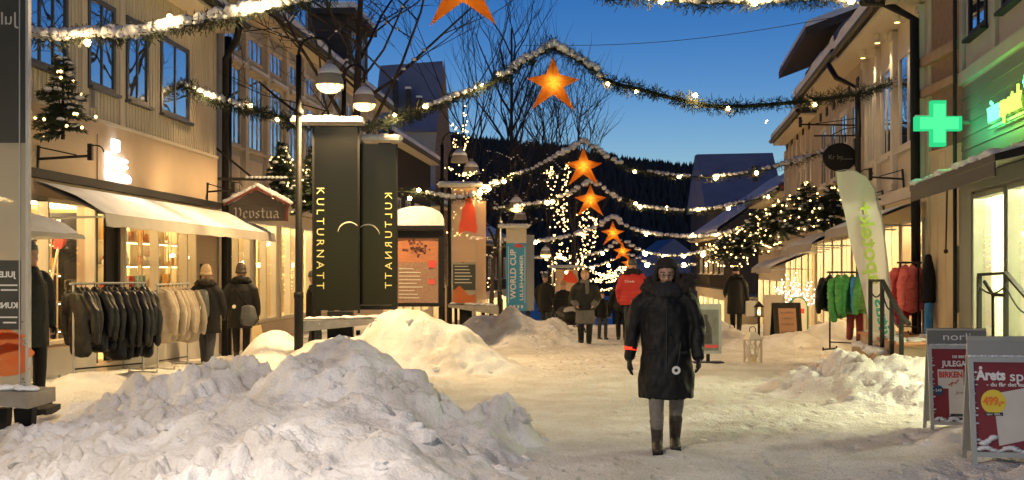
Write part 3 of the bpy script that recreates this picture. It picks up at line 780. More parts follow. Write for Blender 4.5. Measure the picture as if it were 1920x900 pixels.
# tall plain block behind the roofs, with chimneys, and the pointed spire
p = P(786, 246, 66)
t = thing('tall_block', 'tall plain block with a big snow covered roof behind the left rooftops', 'building', (p.x, p.y, 0), .05)
b = MB(); b.box((-1.9, 0, -3), (1.35, 5, 9.4)); b.build('wall', M['greyp'], t)
b = MB(); b.hexa([(-2.6,-.3,9.4),(1.45,-.3,9.4),(1.45,5.2,9.4),(-2.6,5.2,9.4),(-2.3,1.8,13.4),(1.3,1.8,13.7),(1.3,3.5,13.7),(-2.3,3.5,13.4)]); b.build('roof', M['dusk_snow'], t)
for k, x in enumerate((-1.35, -.62, .0)):
    c = MB(); c.box((x-.14, .0, 9.4), (x+.14, .5, 12.3-.5*k)); c = c.build('chimney', M['dark'], t)
    MB().box((x-.17, -.03, 12.302-.5*k), (x+.17, .53, 12.42-.5*k)).build('snow_cap', M['snow'], c)
p = P(831, 290, 58)
t = thing('spire', 'slender brown pointed spire rising right of the left rooftops', 'spire', (p.x, p.y, 0))
b = MB(); b.box((-.36, -.36, -3), (.36, .36, 7.3)); b.build('shaft', M['brown'], t)
b = MB(); b.add([(-.4,-.4,7.302),(.4,-.4,7.302),(.4,.4,7.302),(-.4,.4,7.302),(.05,0,12.1)], [(0,3,2,1),(0,1,4),(1,2,4),(2,3,4),(3,0,4)]); b.build('roof', M['brown'], t)

# ================================================================ RIGHT: pharmacy
PW = Wall(6.72, 17.5, -.1545, -1)
R0 = thing('pharmacy_building', 'olive clapboard pharmacy with green lit sign on the right edge', 'building', (PW.o[0], PW.o[1], 0), PW.rz)
ph = lambda px, py=None, out=0: PW.hit(px, py, out)
uw = [(.55, 1.45, 5.05, 6.6), (2.4, 3.4, 5.05, 6.6)]
dz = [(ph(1829), ph(1888), .42, 2.72), (ph(1894), 5.2, .42, 2.72)]
b = MB(); panel(b, 0, 9, -.3, 7.2, uw+dz); b.build('wall', M['greyp'], R0)
b = MB(); boards(b, .0, 9, 3.02, 4.36, [], .19); b.build('clapboard', M['siding'], R0)
b = MB(); b.box((0, -.07, 4.38), (9, -.003, 4.56)); b.box((0, -.05, 4.562), (.2, -.003, 7.2)); b.box((1.95, -.05, 4.562), (2.1, -.003, 7.2)); b.build('belt_trim', M['greyp'], R0)
M['ptrim'] = mat('green_grey_trim', (.26, .27, .22), .6, 0, .1, 3)
b = MB(); b.box((.0, -.05, .42), (ph(1827), -.002, 2.98)); b.box((ph(1827), -.05, 2.76), (5.3, -.002, 2.98)); b.build('door_casing', M['ptrim'], R0)
for a, c, z0, z1 in uw: window(R0, a, c, z0, z1, 2, 1, 'black', .07, 'pane')
shopwin(R0, dz[0][0], dz[0][1], .42, 2.72, [], 'ptrim', 0, 'glass_door', .07)
shopwin(R0, dz[1][0], dz[1][1], .42, 2.72, [dz[1][0]+.9], 'ptrim', 0, 'shop_window', .06)
M['ceilg'] = emis('pharmacy_tube', (1, .90, .50), 16)
M['roomg'] = mat('pharmacy_wall', (.60, .62, .42), .8, 0, .05, 2)
room(R0, .35, 5.4, .36, 2.8, 2.2, lamps=4, m='roomg', cname='ceilg', lc=(1, .95, .58), power=110)
M['white_cloth'] = mat('white_blind', (.72, .72, .62), .85, 0, .06, 3)
curtain(PW, ph(1840), ph(1868), .5, 2.6, .55, M['white_cloth'], 'tall white blind behind the pharmacy door glass', 4, .03)
curtain(PW, ph(1898), ph(1918)+.2, .5, 2.6, .6, M['white_cloth'], 'white blind in the pharmacy window at the right edge', 4, .03)
# canopy over the door
t = thing('door_canopy', 'dark snow crusted canopy above the pharmacy door', 'canopy', PW.w(0, 0), PW.rz)
b = MB(); b.hexa([(-.05,-.75,2.82),(5,-.75,2.82),(5,-.004,2.98),(-.05,-.004,2.98),(-.05,-.75,2.90),(5,-.75,2.90),(5,-.004,3.1),(-.05,-.004,3.1)]); b.build('roof', M['iron'], t)
b = MB(); n = 40; r = random.Random(4)
for i in range(n):
    s = i*.125-.02
    b.lump((s, -.55-.15*r.random(), 2.93), .10+.04*r.random(), r.random()*40, sq=.4); b.lump((s, -.3, 3.0), .14+.04*r.random(), r.random()*40, sq=.4)
b.build('snow_cover', M['snow'], t, True)
b = MB(); b.box((.05, -.754, 2.66), (5, -.74, 2.815)); b.build('valance', M['iron'], t)
# lettering and cross
M['gsign'] = emis('green_letters', (.16, 1, .42), 1.5); M['ysign'] = emis('yellow_green_letters', (.50, 1, .10), 1.5)
sg = thing('lit_sign', 'glowing green and yellow pharmacy lettering on the dark clapboard', 'sign', PW.w(0, 0), PW.rz)
a, c = ph(1852, None, .1), ph(1921, None, .1); L = (c-a)
zt = 3.72
o = text('vitus', .30, M['gsign'], sg, (a+.29, -.10, zt), width=.58, bold=.006, ext=.012)
o = text('apotek', .30, M['ysign'], sg, (a+1.12, -.10, zt), width=.98, bold=.006, ext=.012)
for k in range(5): point('sign_light', (a-.05+.42*k, -.20, zt-.12), 7*SIGNP, ((.12, 1, .22), (.12, 1, .22), (.45, 1, .10), (.45, 1, .1), (.45, 1, .1))[k], .05, sg)
o = text('+', .2, M['gsign'], sg, (a+1.78, -.10, zt+.14), bold=.01, ext=.012)
b = MB(); b.box((a-.05, -.085, zt-.22), (a+1.95, -.06, zt-.19)); b.build('mounting_rail', M['iron'], sg)
def cross_mesh(w, th, d):
    k = w*.31; h = w*.5; a_ = k/2
    poly = [(-a_,-h),(a_,-h),(a_,-a_),(h,-a_),(h,a_),(a_,a_),(a_,h),(-a_,h),(-a_,a_),(-h,a_),(-h,-a_),(-a_,-a_)]
    return MB().prism(poly, -d/2, d/2)
q = P(1758, 232, 17.0)
M['gcross'] = emis('green_cross', (.02, .44, .15), 1.0); M['gcross2'] = emis('green_cross_core', (.06, .62, .23), 1.0)
cr = thing('pharmacy_cross', 'bright green glowing pharmacy cross jutting from the wall', 'pharmacy cross', q, .0)
cross_mesh(.66, .2, .14).build('light_face', M['gcross'], cr); cross_mesh(.56, .2, .15).build('inner_face', M['gcross2'], cr); point('cross_light', (0, -.25, -.1), 14*SIGNP, (.08, 1, .4), .2, cr)
k = MB(); k.tube([(.31, .02, .02), (.62, .05, .02)], .03, 8); k.build('bracket', M['greyp'], cr)
k = MB(); r = random.Random(3)
for i in range(6): k.lump((-.3+.03*i, 0, .11), .035, i*3., sq=.5)
k.build('snow_cap', M['snow'], cr, True)

# ================================================================ RIGHT: brown brick sliver with cream panels and a black rainpipe
BW = Wall(6.80, 19.35, -.03, -1)
t = thing('narrow_building', 'narrow brown brick front with cream panels beside the pharmacy', 'building', (BW.o[0], BW.o[1], 0), BW.rz)
b = MB(); b.box((0, 0, 3.55), (1.83, .3, 7.4)); b.build('brick_wall', M['brown'], t)
b = MB(); b.box((0, -.12, 4.95), (1.8, -.002, 5.1)); b.box((0, -.12, 4.45), (1.8, -.002, 4.58)); b.build('stone_band', mat('orange_stone', (.36, .25, .16), .8, 0, .15, 4), t)
b = MB()
for i in range(5): b.box((i*.366+.004, -.02, -.2), (i*.366+.358, .3, 3.5))
b.box((0, -.04, 3.5), (1.83, .3, 3.548)); b.build('cream_panel', M['cream'], t)
b = MB(); b.box((1.45, -.08, 1.0), (1.75, -.022, 2.0)); b.build('meter_box', M['cream'], t)
rainpipe(t, [(-.6, -.85, 6.2), (-.2, -.6, 6.1), (.12, -.2, 5.75), (.12, -.16, -.1)], .075)
b = MB(); b.tube([(1.8, -.12, 7.2), (1.8, -.12, .3)], .03, 8); b.build('cable_conduit', M['iron'], t)
b = MB().tube([(1.7, -.2, 2.9), (1.7, -.22, 1.95)], .012, 6); b.ball((1.7, -.22, 1.92), .035); b.build('awning_crank', M['iron'], t)

# ================================================================ RIGHT 1: cream building with downlights under the eave
DX, DY = -.127, -1
far = lambda Y: (6.74+.127*(Y-19), Y)
RW = Wall(*far(24.65), DX, DY)
R1 = thing('shop_building', 'cream building with three downlights under its deep eave', 'building', (RW.o[0], RW.o[1], 0), RW.rz)
L = 5.7
U = [(.35, 1.15, 3.85, 5.45), (1.75, 2.75, 3.85, 5.45), (3.5, 4.9, 3.85, 5.45)]
G = [(.3, 1.9, .35, 2.5), (2.2, 3.5, .2, 2.5), (3.8, 5.4, .35, 2.5)]
b = MB(); panel(b, 0, L, 2.9, 6.1, U); b.build('upper_wall', M['board'], R1)
b = MB()
for c in (.1, 1.45, 3.1, 5.35): b.box((c-.12, -.09, 3.1), (c+.12, -.002, 6.0))
for c in (.1, 1.45, 3.1, 5.35): b.box((c-.16, -.12, 5.85), (c+.16, -.092, 6.0)); b.box((c-.16, -.12, 3.1), (c+.16, -.092, 3.22))
b.box((0, -.08, 2.88), (L, -.002, 3.08)); b.build_each('pilaster', M['white'], R1)
for a, c, z0, z1 in U: window(R1, a, c, z0, z1, 2, 1, 'white', .09)
b = MB(); panel(b, 0, L, -.3, 2.898, G); b.build('ground_floor_wall', M['cream'], R1)
for a, c, z0, z1 in G: shopwin(R1, a, c, z0, z1, [(a+c)/2], 'white')
room(R1, .1, L-.1, .1, 2.75, 2.4, lamps=5)
shelf(RW, 3.9, 5.2, .3, (.26, .5), 5, 'lit shelf with many small goods behind the pink jackets', 14, 2.3)
shelf(RW, .4, 1.8, .3, (.26, .5), 5, 'lit shelf in the shop window behind the green jackets', 15, 2.3)
ro = roof(R1, -.02, L, 6.1, .62, .6, 5, sw=.36)
for (px, py) in ((1682, 33), (1645, 83), (1618, 117)):
    s = RW.hit(px, out=.3); c = MB(); c.lathe([(.0,0),(.055,0),(.055,.16),(0,.16)], (s, -.3, 5.86), 12); c.build('downlight', M['white'], R1)
    MB().lathe([(0,0),(.045,0),(.045,.004),(0,.004)], (s, -.3, 5.853), 12).build('downlight_lens', M['lamp'], R1)
    point('downlight_lamp', (s, -.3, 5.8), 26, (1, .74, .42), .04, R1, 120)
b = MB().tube([(-.5, -.72, 6.05), (-.2, -.6, 5.72), (.06, -.2, 5.45), (.06, -.17, -.1)], .06, 10); b.build('downpipe', M['iron'], R1, smooth=True)
awning(RW, 1.2, 5.5, 2.78, 2.42, 1.0, 'beige awning on the cream building beside the black rainpipe', seed=12, snow=.035, seg=10)

# ================================================================ RIGHT 2: greige board building with a dormer
R2W = Wall(*far(32.4), DX, DY)
R2 = thing('shop_building', 'greige boarded building with dormer roof and spruce boughs on its front', 'building', (R2W.o[0], R2W.o[1], 0), R2W.rz)
L = 7.7
U = [(.8+i*1.75, .8+i*1.75+.95, 3.9, 5.3) for i in range(4)]
G = [(.2, 1.3, .2, 2.4), (1.6, 2.9, .2, 2.4), (3.2, 4.4, .1, 2.4), (4.7, 5.9, .2, 2.4), (6.2, 7.4, .2, 2.4)]
b = MB(); panel(b, 0, L, 2.75, 6.2, U); battens(b, 0, L, 2.9, 6.15, U, .24, .06, .03); b.build('boarded_wall', M['board2'], R2)
for a, c, z0, z1 in U: window(R2, a, c, z0, z1, 2, 2, 'white', .09)
b = MB()
for i in range(6): b.box((.7+i*1.2, -.02, 5.62), (.98+i*1.2, -.045, 5.84))
b.build_each('vent', M['black'], R2)
b = MB(); panel(b, 0, L, -.4, 2.748, G); b.build('ground_floor_wall', M['cream'], R2)
for a, c, z0, z1 in G: shopwin(R2, a, c, z0, z1, [(a+c)/2], 'white')
room(R2, .1, L-.1, .05, 2.6, 2.2, lamps=6)
roof(R2, -.02, L-.02, 6.2, .6, .72, 4.5, sw=.36)
awning(R2W, 2.6, 7.5, 2.62, 2.2, 1.1, 'long cream awning over the boarded shop beyond the feather flag', seed=22, snow=.06, seg=12)
awning(R2W, .2, 2.3, 2.6, 2.15, 1.0, 'short snow laden awning hanging crookedly at the far shop corner', seed=29, snow=.13, seg=6, sag=.12)

# ================================================================ RIGHT 3, 4, 5
R3W = Wall(*far(40.6), DX, DY)
R3 = row_house('shop_building', 'cream house with brown pilasters where the garlands meet the right side', R3W, 8.1, -.4, 6.0, 'board2', 'cream', 1.6, 4.2, rise=.7, gz1=2.8)
b = MB()
for i in range(7): b.box((.2+i*1.2, -.09, 2.7), (.4+i*1.2, -.022, 5.7))
b.build_each('pilaster', M['board'], R3)
b = MB()
for i in range(5): b.box((.5+i*1.5, -.05, 5.72), (.8+i*1.5, -.022, 5.9))
b.build_each('vent', M['black'], R3)
# dormer with a deep dark overhanging roof
s0, s1 = .3, 7.4
b = MB(); b.box((s0+.5, .55, 6.7), (s1-.2, 4.2, 8.3)); d_ = b.build('dormer', M['dark'], R3)
MB().hexa([(s0-.3,-.25,8.25),(s1+.2,-.25,8.25),(s1+.2,4.3,9.9),(s0-.3,4.3,9.9),(s0-.3,-.25,8.48),(s1+.2,-.25,8.48),(s1+.2,4.3,10.1),(s0-.3,4.3,10.1)]).build('dormer_roof', M['dark'], d_)
MB().hexa([(s0-.3,-.25,8.483),(s1+.2,-.25,8.483),(s1+.2,4.3,10.103),(s0-.3,4.3,10.103),(s0-.25,-.2,8.68),(s1+.15,-.2,8.68),(s1+.15,4.3,10.3),(s0-.25,4.3,10.3)]).build('snow_cover', M['snow'], d_)
window(d_, s0+2.2, s1-2, 7.2, 8.0, 3, 1, 'board2', .06, o=-.545, name='dormer_window')
awning(R3W, .5, 7.6, 2.15, 1.7, 1.2, 'sloping grey snow covered awning far down the right shops', seed=31, snow=.1, seg=10)
R4W = Wall(*far(52), -.10, -1)
row_house('shop_building', 'rust red roofed low house below the blue roof', R4W, 11, -1.2, 4.4, 'board2', 'board2', 2.2, 4, rise=.75, mroof='redroof', sw=.07)
R5W = Wall(R4W.o[0]-.5, 66, -.05, -1)
row_house('shop_building', 'farthest dim shop house at the right end of the street', R5W, 13, -2.2, 3.2, 'dark', 'cream', 2.2, 4, rise=.7)
# big far building with a blue looking snow roof
p = P(1385, 392, 74)
t = thing('big_roof_building', 'large building with a broad bluish snow roof above the far right shops', 'building', (p.x, p.y, 0), 0)
x0, x1 = P(1322, 0, 74).x-p.x, P(1470, 0, 74).x-p.x
zt = P(0, 277, 74).z; zb = P(0, 392, 74).z
b = MB(); b.box((x0+.3, .6, -5), (x1, 8, zb)); b.build('wall', M['dark'], t)
b = MB(); b.hexa([(x0,0,zb),(x1,0,zb+.6),(x1,8,zb+.6),(x0,8,zb),(x0,3.2,zt-.1),(x1,3.2,zt),(x1,4.2,zt),(x0,4.2,zt-.1)]); b.build('roof', M['dusk_snow'], t)
b = MB(); b.box((1.2, 1.4, zt-2.2), (1.5, 1.8, zt-1.0)); b.build('chimney', M['dark'], t)
# cross-street building closing the view (centre, low, with dark doorway and blue roof patches)
p = P(1240, 470, 98)
t = thing('end_house', 'small dim house with snowy gable closing the far end of the street', 'house', (p.x, p.y, 0), .1)
b = MB(); b.box((-3, 0, -7), (5, 6, .9)); b.build('wall', M['dark'], t)
b = MB(); b.prism([(-3.5, .9), (5.5, .9), (1, 4.2)], -.4, 6); b.build('roof', M['dusk_snow'], t)
for x in (-1.8, .6, 3): MB().box((x, -.05, -.9), (x+.9, -.002, .3)).build('window', M['strip'], t)
# ---------------------------------------------------------------- street lamps with arched arms and snowy hoods
def lamp_hood(t, c, r=.30, on=True):
    prof = [(r*1.0, 0), (r*.97, .07), (r*.82, .17), (r*.55, .25), (r*.25, .29), (.06, .31), (.05, .42), (0, .42)]
    h = MB().lathe(prof, c, 20); h.lathe([(r*.96, .01), (r*.8, .12), (r*.5, .2), (0, .24)], c, 20)
    H = h.build('lamp_shade', M['hood'], t, True)
    s = MB(); s.lathe([(r*.80, .185), (r*.82, .20), (r*.66, .27), (r*.42, .33), (r*.15, .36), (0, .365)], c, 20); s.build('snow_cap', M['snow'], H, True)
    if on:
        MB().ball((c[0], c[1], c[2]+.005), (r*.93, r*.93, .14), 18, 10).build('bulb', M['lamp'], t, True)
        ic = MB(); rr = random.Random(int(c[0]*91+c[2]*7))
        for k in range(13):
            a = rr.uniform(0, 2*PI); l = rr.uniform(.03, .17)
            x, y = c[0]+r*.97*math.cos(a), c[1]+r*.97*math.sin(a)
            ic.tube([(x, y, c[2]+.02), (x, y, c[2]-l)], [.012, .002], 5)
        ic.build('icicle_fringe', M['ice'], H, True)
    return H
M['hood'] = mat('enamel_hood', (.30, .27, .22), .5, 0, .05, 5)
M['ice'] = mat('ice', (.75, .8, .85), .15, 0, .05, 5)
def street_lamp(label, base, hood, power, on=True, post_r=.06, zg=0., top=None, r=.235, lc=WARM):
    """post at base (x,y); hood centre (world)"""
    t = thing('street_lamp', label, 'street lamp', (base[0], base[1], zg), 0, 'street lamps')
    hx, hy, hz = hood.x-base[0], hood.y-base[1], hood.z-zg
    zt = hz+.75; m = MB()
    m.tube([(0,0,-.3), (0,0,1.1), (0,0,1.15), (0,0,zt-.25)], [post_r*1.25, post_r*1.25, post_r, post_r*.75], 12)
    for z in (1.12, zt-1.2): m.tube([(0,0,z-.05), (0,0,z+.05)], post_r*1.35, 12)
    m.build('post', M['black'], t, True)
    a = MB(); pts = []
    for k in range(11):
        u = k/10; pts.append((hx*(1-math.cos(u*PI*.5))*1. if u < 1 else hx, hy*u, zt-.25+.35*math.sin(u*PI*.62)-.12*u*u))
    pts[-1] = (hx, hy, pts[-2][2]-.1); pts.append((hx, hy, hz+.40)); a.tube(pts, .026, 8); a.build('arm', M['black'], t, True)
    lamp_hood(t, (hx, hy, hz), r, on)
    if on: point('lamp_light', (hx, hy, hz-.16), power, lc, .12, t, spot=166)
    return t
LP = LAMPP
h1 = P(618, 160, 19.4)
street_lamp('lit street lamp with icicled white hood above the banner pillar', (P(560,0,19.4).x, 19.4), h1, LP, zg=.1)
h2 = P(683, 196, 23.0); street_lamp('second lit street lamp with flat glowing hood right of the tree trunk', (P(642,0,23).x, 23.2), h2, LP, zg=0)
h3 = P(862, 305, 30.5); street_lamp('unlit white hooded street lamp on the light wrapped trunk', (P(829,0,30.8).x, 30.8), h3, 0, on=False)
h4 = P(884, 326, 32.5); street_lamp('unlit white hooded street lamp just right of and behind its twin', (P(842,0,32.8).x, 33.0), h4, 0, on=False)
h5 = P(968, 390, 37); street_lamp('small pale street lamp hood above the blue banner', (P(937,0,37).x, 37.2), h5, LP*.5, zg=-.2)
h6 = P(975, 412, 41); street_lamp('small unlit street lamp hood right behind the one over the blue banner', (P(990,0,41).x, 41.2), h6, 0, on=False, zg=-.3)
h7 = P(1023, 478, 50); street_lamp('tiny far street lamp hood above the far red pillar', (P(1037,0,50).x, 50.2), h7, LP*.5, zg=-1.)
# the same row goes on behind the photographer
street_lamp('street lamp of the row standing behind the camera on the left', (-3.6, 5.2), Vector((-2.7, 5.2, 4.7)), LP*BACKP, lc=(1, .84, .66))

# ---------------------------------------------------------------- banner and info pillars
M['banner'] = mat('black_banner', (.003, .003, .0028), .2, 0, .15, 2, spec=.4)
M['gold'] = mat('pale_gold_print', (.62, .55, .20), .6, 0, .03, 5, emit=.12)
M['goldw'] = mat('cream_print', (.75, .68, .52), .6, 0, .03, 5)
def wedge(t, x0, x1, y0, y1, z, th=.16, name='bench'):
    b = MB(); b.hexa([(x0,y0,z-th),(x1,y0+.3*(y1-y0),z-.03),(x1,y1,z-.03),(x0,y1,z-th),(x0,y0,z),(x1,y0+.3*(y1-y0),z+.04),(x1,y1,z+.04),(x0,y1,z)])
    B = b.build(name, M['steel'], t)
    s = MB(); rr = random.Random(int(x0*37)); n = 16
    for i in range(n): s.lump((x0+(x1-x0)*(.06+.9*i/n), (y0+y1)/2+rr.uniform(-.15, .15)*(y1-y0), z+.02+.05*i/n), .07+.05*rr.random(), rr.random()*60, sq=.35)
    s.build('snow_cover', M['snow'], B, True)
    g = MB()
    for k in range(3): g.ball((x0+(x1-x0)*(.2+.3*k), y0+.085*k*(y1-y0)*1.0-.004, z-.05), .014, 8, 6)
    g.build('bolt', M['alu'], B)
    return B
Y = 20.0; p = P(630, 600, Y); t = thing('banner_pillar', 'tall black banner pillar with yellow vertical lettering on a steel bench', 'banner pillar', (p.x, Y, 0), R(3))
w = .80; zb = P(0, 582, Y).z; zt = P(0, 238, Y).z
MB().box((-w*.46, 0, zb), (w*.46, .07, zt)).build('front_banner', M['banner'], t)
MB().box((.38, .35, zb+.08), (.38+.62, .40, zt-.25)).build('back_banner', M['banner'], t)
fr = MB()
for x in (-w*.48, w*.48): fr.box((x-.018, -.012, zb-.05), (x+.018, .08, zt+.02))
fr.box((.375, .34, zb), (1.03, .41, zb+.075)); fr.box((1.0, .34, zb+.08), (1.03, .41, zt-.25)); fr.build('frame', M['black'], t)
def cap(t, x0, x1, y0, y1, z, th=.05):
    b = MB(); b.box((x0, y0, z), (x1, y1, z+th)); B = b.build('cap', M['alu'], t)
    s = MB(); rr = random.Random(int(x1*53+z*7)); n = 14
    for i in range(n):
        for j in range(2): s.lump((x0+(x1-x0)*(.06+.88*i/(n-1)), y0+(y1-y0)*(.3+.4*j), z+th+.012), .085+.03*rr.random(), rr.random()*60, sq=.55)
    s.build('snow_cap', M['snow'], B, True)
cap(t, -.74, .46, -.25, .3, zt+.06); cap(t, .42, 1.06, .2, .62, zt-.2)
text('KULTURNATT', .13, M['gold'], t, (-.27, -.006, (zb+zt)/2-.33), (PI/2, PI/2, 0), width=1.72, space=1.55)
text('KULTURNATT', .125, M['gold'], t, (.88, .342, (zb+zt)/2-.36), (PI/2, PI/2, 0), width=1.66, space=1.55).scale.y = -1
def arc(t, cx, cz, r, a0, a1, y, m):
    b = MB(); n = 18; v = []
    for i in range(n+1):
        a = R(a0+(a1-a0)*i/n); k = .022*math.sin(PI*i/n)+.003
        v += [(cx+r*math.cos(a), y, cz+r*math.sin(a)), (cx+(r-k)*math.cos(a), y, cz+(r-k)*math.sin(a))]
    b.add(v, [(2*i, 2*i+1, 2*i+3, 2*i+2) for i in range(n)]); b.build('crescent_mark', m, t)
arc(t, .22, P(0, 436, Y).z, .19, 20, 178, -.004, M['goldw']); arc(t, .52, P(0, 440, Y).z, .2, 5, 150, .346, M['goldw'])
wedge(t, -.55, 1.02, -.42, .30, P(0, 600, Y).z, .18)
lg = MB(); lg.box((-.15, .0, -.2), (.28, .28, zb-.02)); lg.build('base', M['black'], t)
for x in (-.42, .36): MB().tube([(x, .2, -.2), (x, .2, .6)], .035, 8).build('leg', M['black'], t)

# info panel at the left edge: frosted glass with mirrored print
Y = 10.6; xr = P(52, 0, Y).x; t = thing('info_pillar', 'tall frosted glass info pillar with mirrored print cut by the left edge', 'info pillar', (xr, Y, 0), 0)
zb = P(0, 722, Y).z
M['frost'] = None
def frosted(name, c, op=.55, rough=.25):
    m = bpy.data.materials.new(name); m.use_nodes = True; nt = m.node_tree; b = nt.nodes['Principled BSDF']
    b.inputs['Base Color'].default_value = list(c)+[1]; b.inputs['Roughness'].default_value = rough
    tr = nt.nodes.new('ShaderNodeBsdfTransparent'); mx = nt.nodes.new('ShaderNodeMixShader'); mx.inputs[0].default_value = op
    tl = nt.nodes.new('ShaderNodeBsdfTranslucent'); tl.inputs['Color'].default_value = list(c)+[1]
    m2 = nt.nodes.new('ShaderNodeMixShader'); m2.inputs[0].default_value = .45
    nt.links.new(b.outputs[0], m2.inputs[1]); nt.links.new(tl.outputs[0], m2.inputs[2])
    nt.links.new(tr.outputs[0], mx.inputs[1]); nt.links.new(m2.outputs[0], mx.inputs[2]); nt.links.new(mx.outputs[0], nt.nodes['Material Output'].inputs['Surface'])
    return m
M['frost'] = frosted('frosted_panel', (.50, .46, .36), .82)
M['frostd'] = frosted('dark_film', (.10, .10, .085), .9)
M['frosto'] = frosted('orange_film', (.85, .22, .06), .85)
M['frostl'] = frosted('clear_film', (.80, .58, .40), .55)
M['frostr'] = frosted('red_film', (1.0, .12, .05), .92)
M['print'] = mat('pale_print', (.62, .60, .52), .6, 0, .03, 5)
z = lambda py: P(0, py, 10.6).z
b = MB(); b.box((-1.1, 0, z(722)), (-.01, .03, z(640))); b.box((-1.1, 0, z(470)), (-.01, .03, z(268))); b.box((-1.1, 0, z(639)), (-.01, .03, z(622))); b.build('frosted_pane', M['frost'], t)
MB().box((-1.1, 0, z(622)), (-.01, .03, z(470))).build('frosted_pane', M['frost'], t)
MB().box((-1.1, 0, z(268)), (-.01, .03, z(-120))).build('dark_pane', M['frostd'], t)
MB().box((-1.1, -.006, z(618)), (-.06, -.002, z(488))).build('text_panel', M['frostd'], t)
b = MB(); rr = random.Random(9)
for (cx, cy, a, c) in ((8, 640, .16, .10), (22, 660, .18, .07), (10, 690, .2, .06), (34, 676, .09, .045), (4, 630, .2, .03)):
    n = 18; q = [(P(cx,0,10.6).x-xr+a*math.cos(2*PI*i/n)*(1+.2*rr.random()), -.004-.0006*cy % .002, z(cy)+c*math.sin(2*PI*i/n)*(1+.3*rr.random())) for i in range(n)]
    b.add(q, [tuple(range(n))])
b.build('orange_print', M['frosto'], t)
b = MB()
for k in range(46):
    x = rr.uniform(-.3, -.02); zz = z(rr.uniform(600, 720)); s_ = rr.uniform(.004, .012); b.box((x, -.005, zz), (x+s_, -.002, zz+s_*1.2))
b.build('speckle_print', M['frostd'], t)
fr = MB(); fr.box((-.012, -.02, zb), (.012, .05, 4.6)); fr.box((-.075, -.012, zb), (-.065, .04, 4.6)); fr.build('frame', M['alu'], t)
text('Jul', .115, M['print'], t, (-.17, -.005, z(36)), mirror=True)
text('JULE', .052, M['print'], t, (-.18, -.008, z(515)), mirror=True, bold=.002); text('KUNST', .052, M['print'], t, (-.20, -.008, z(573)), mirror=True, bold=.002)
b = MB()
for py, x0, x1 in ((536, -.26, -.09), (545, -.24, -.09), (596, -.25, -.09), (606, -.22, -.10)): b.box((x0, -.008, z(py)), (x1, -.0065, z(py)+.012))
b.build('print_line', M['print'], t)
wedge(t, .135, -1.2, -.32, .3, z(732), .13)
b = MB(); b.box((-1.1, .0, z(732)+.01), (-.03, .2, zb-.004)); b.build('base', M['black'], t)
for x in (-.245, -.02): MB().hexa([(x-.05,-.06,.0),(x+.05,-.06,.0),(x+.05,.06,.0),(x-.05,.06,.0),(x-.085,-.06,z(765)),(x+.085,-.06,z(765)),(x+.085,.06,z(765)),(x-.085,.06,z(765))]).build('leg', M['black'], t)
# low black trolley by it
q = P(86, 770, 11.6); t = thing('low_trolley', 'low black flat trolley on small castors beside the glass panel', 'trolley', (q.x, 11.6, gz(q.x, 11.6)), .1)
MB().box((-.16, -.2, .12), (.06, .3, .2)).build('deck', M['black'], t)
for x in (-.12, .03):
    for y in (-.14, .24):
        w_ = MB().tube([(x-.015, y, .045), (x+.015, y, .045)], .045, 12); w_.tube([(x, y, .045), (x, y, .125)], .012, 6); w_.build('castor', M['iron'], t)

# poster case with a domed snow top
Y = 24; p = P(783, 575, Y); t = thing('poster_case', 'black framed poster case with a rounded snow dome on top', 'poster case', (p.x, Y, 0), R(2))
zz = lambda py: P(0, py, Y).z
x0, x1 = P(735, 0, Y).x-p.x, P(831, 0, Y).x-p.x
b = MB(); b.box((x0, 0, zz(575)), (x0+.1, .16, zz(432))); b.box((x1-.1, 0, zz(575)), (x1, .16, zz(432))); b.box((x0+.1, 0, zz(447)), (x1-.1, .16, zz(432))); b.box((x0+.1, 0, zz(575)), (x1-.1, .16, zz(569))); b.box((x0+.1, .1, zz(569)), (x1-.1, .15, zz(447)))
b.box((x0-.01, -.06, zz(431)), (x1+.01, .5, zz(424))); b.build('frame', M['black'], t)
M['post1'] = mat('brown_poster', (.42, .17, .085), .4, 0, .2, 5, stretch=(1, 1, 6)); M['post2'] = mat('grey_poster', (.30, .18, .125), .4, 0, .25, 7, stretch=(5, 1, 2)); M['postd'] = mat('dark_print', (.09, .03, .025), .5, 0, .2, 8); M['postr'] = mat('pink_print', (.70, .07, .07), .5, 0, .1, 6)
po = MB().box((x0+.1, .02, zz(568)), (x1-.1, .03, zz(492))).build('poster', M['post2'], t)
MB().box((x0+.1, .021, zz(491.8)), (x1-.1, .03, zz(447))).build('poster', M['post1'], t)
b = MB(); rr = random.Random(2)
for k in range(70):
    a = rr.gauss(0, .1); c = rr.gauss(0, .075); s_ = rr.uniform(.006, .026); b.box((a-s_, .015, zz(467)+c-s_), (a+s_, .0195, zz(467)+c+s_*.8))
b.build('print_mark', M['postd'], t)
b = MB()
for k in range(9): b.box((x0+.14, .014, zz(505+k*6.8)), (x0+.14+rr.uniform(.3, .62), .019, zz(505+k*6.8)+.018))
b.build('print_line', M['print'], t)
b = MB(); b.box((x1-.3, .012, zz(502)), (x1-.16, .018, zz(489))); b.box((x1-.3, .012, zz(533)), (x1-.18, .018, zz(524))); b.build('print_block', M['postr'], t)
b = MB(); n = 16; prof = [(x0-.02+(x1-x0+.04)*.5*(1-math.cos(PI*i/n)), zz(423)+.40*math.sin(PI*i/n)**.62) for i in range(n+1)]
b.prism(prof, -.06, .5); b.build('snow_dome', M['snow'], t, False)
for x in (x0+.06, x1-.06): MB().tube([(x, .1, -.2), (x, .1, zz(576))], .04, 8).build('leg', M['black'], t)

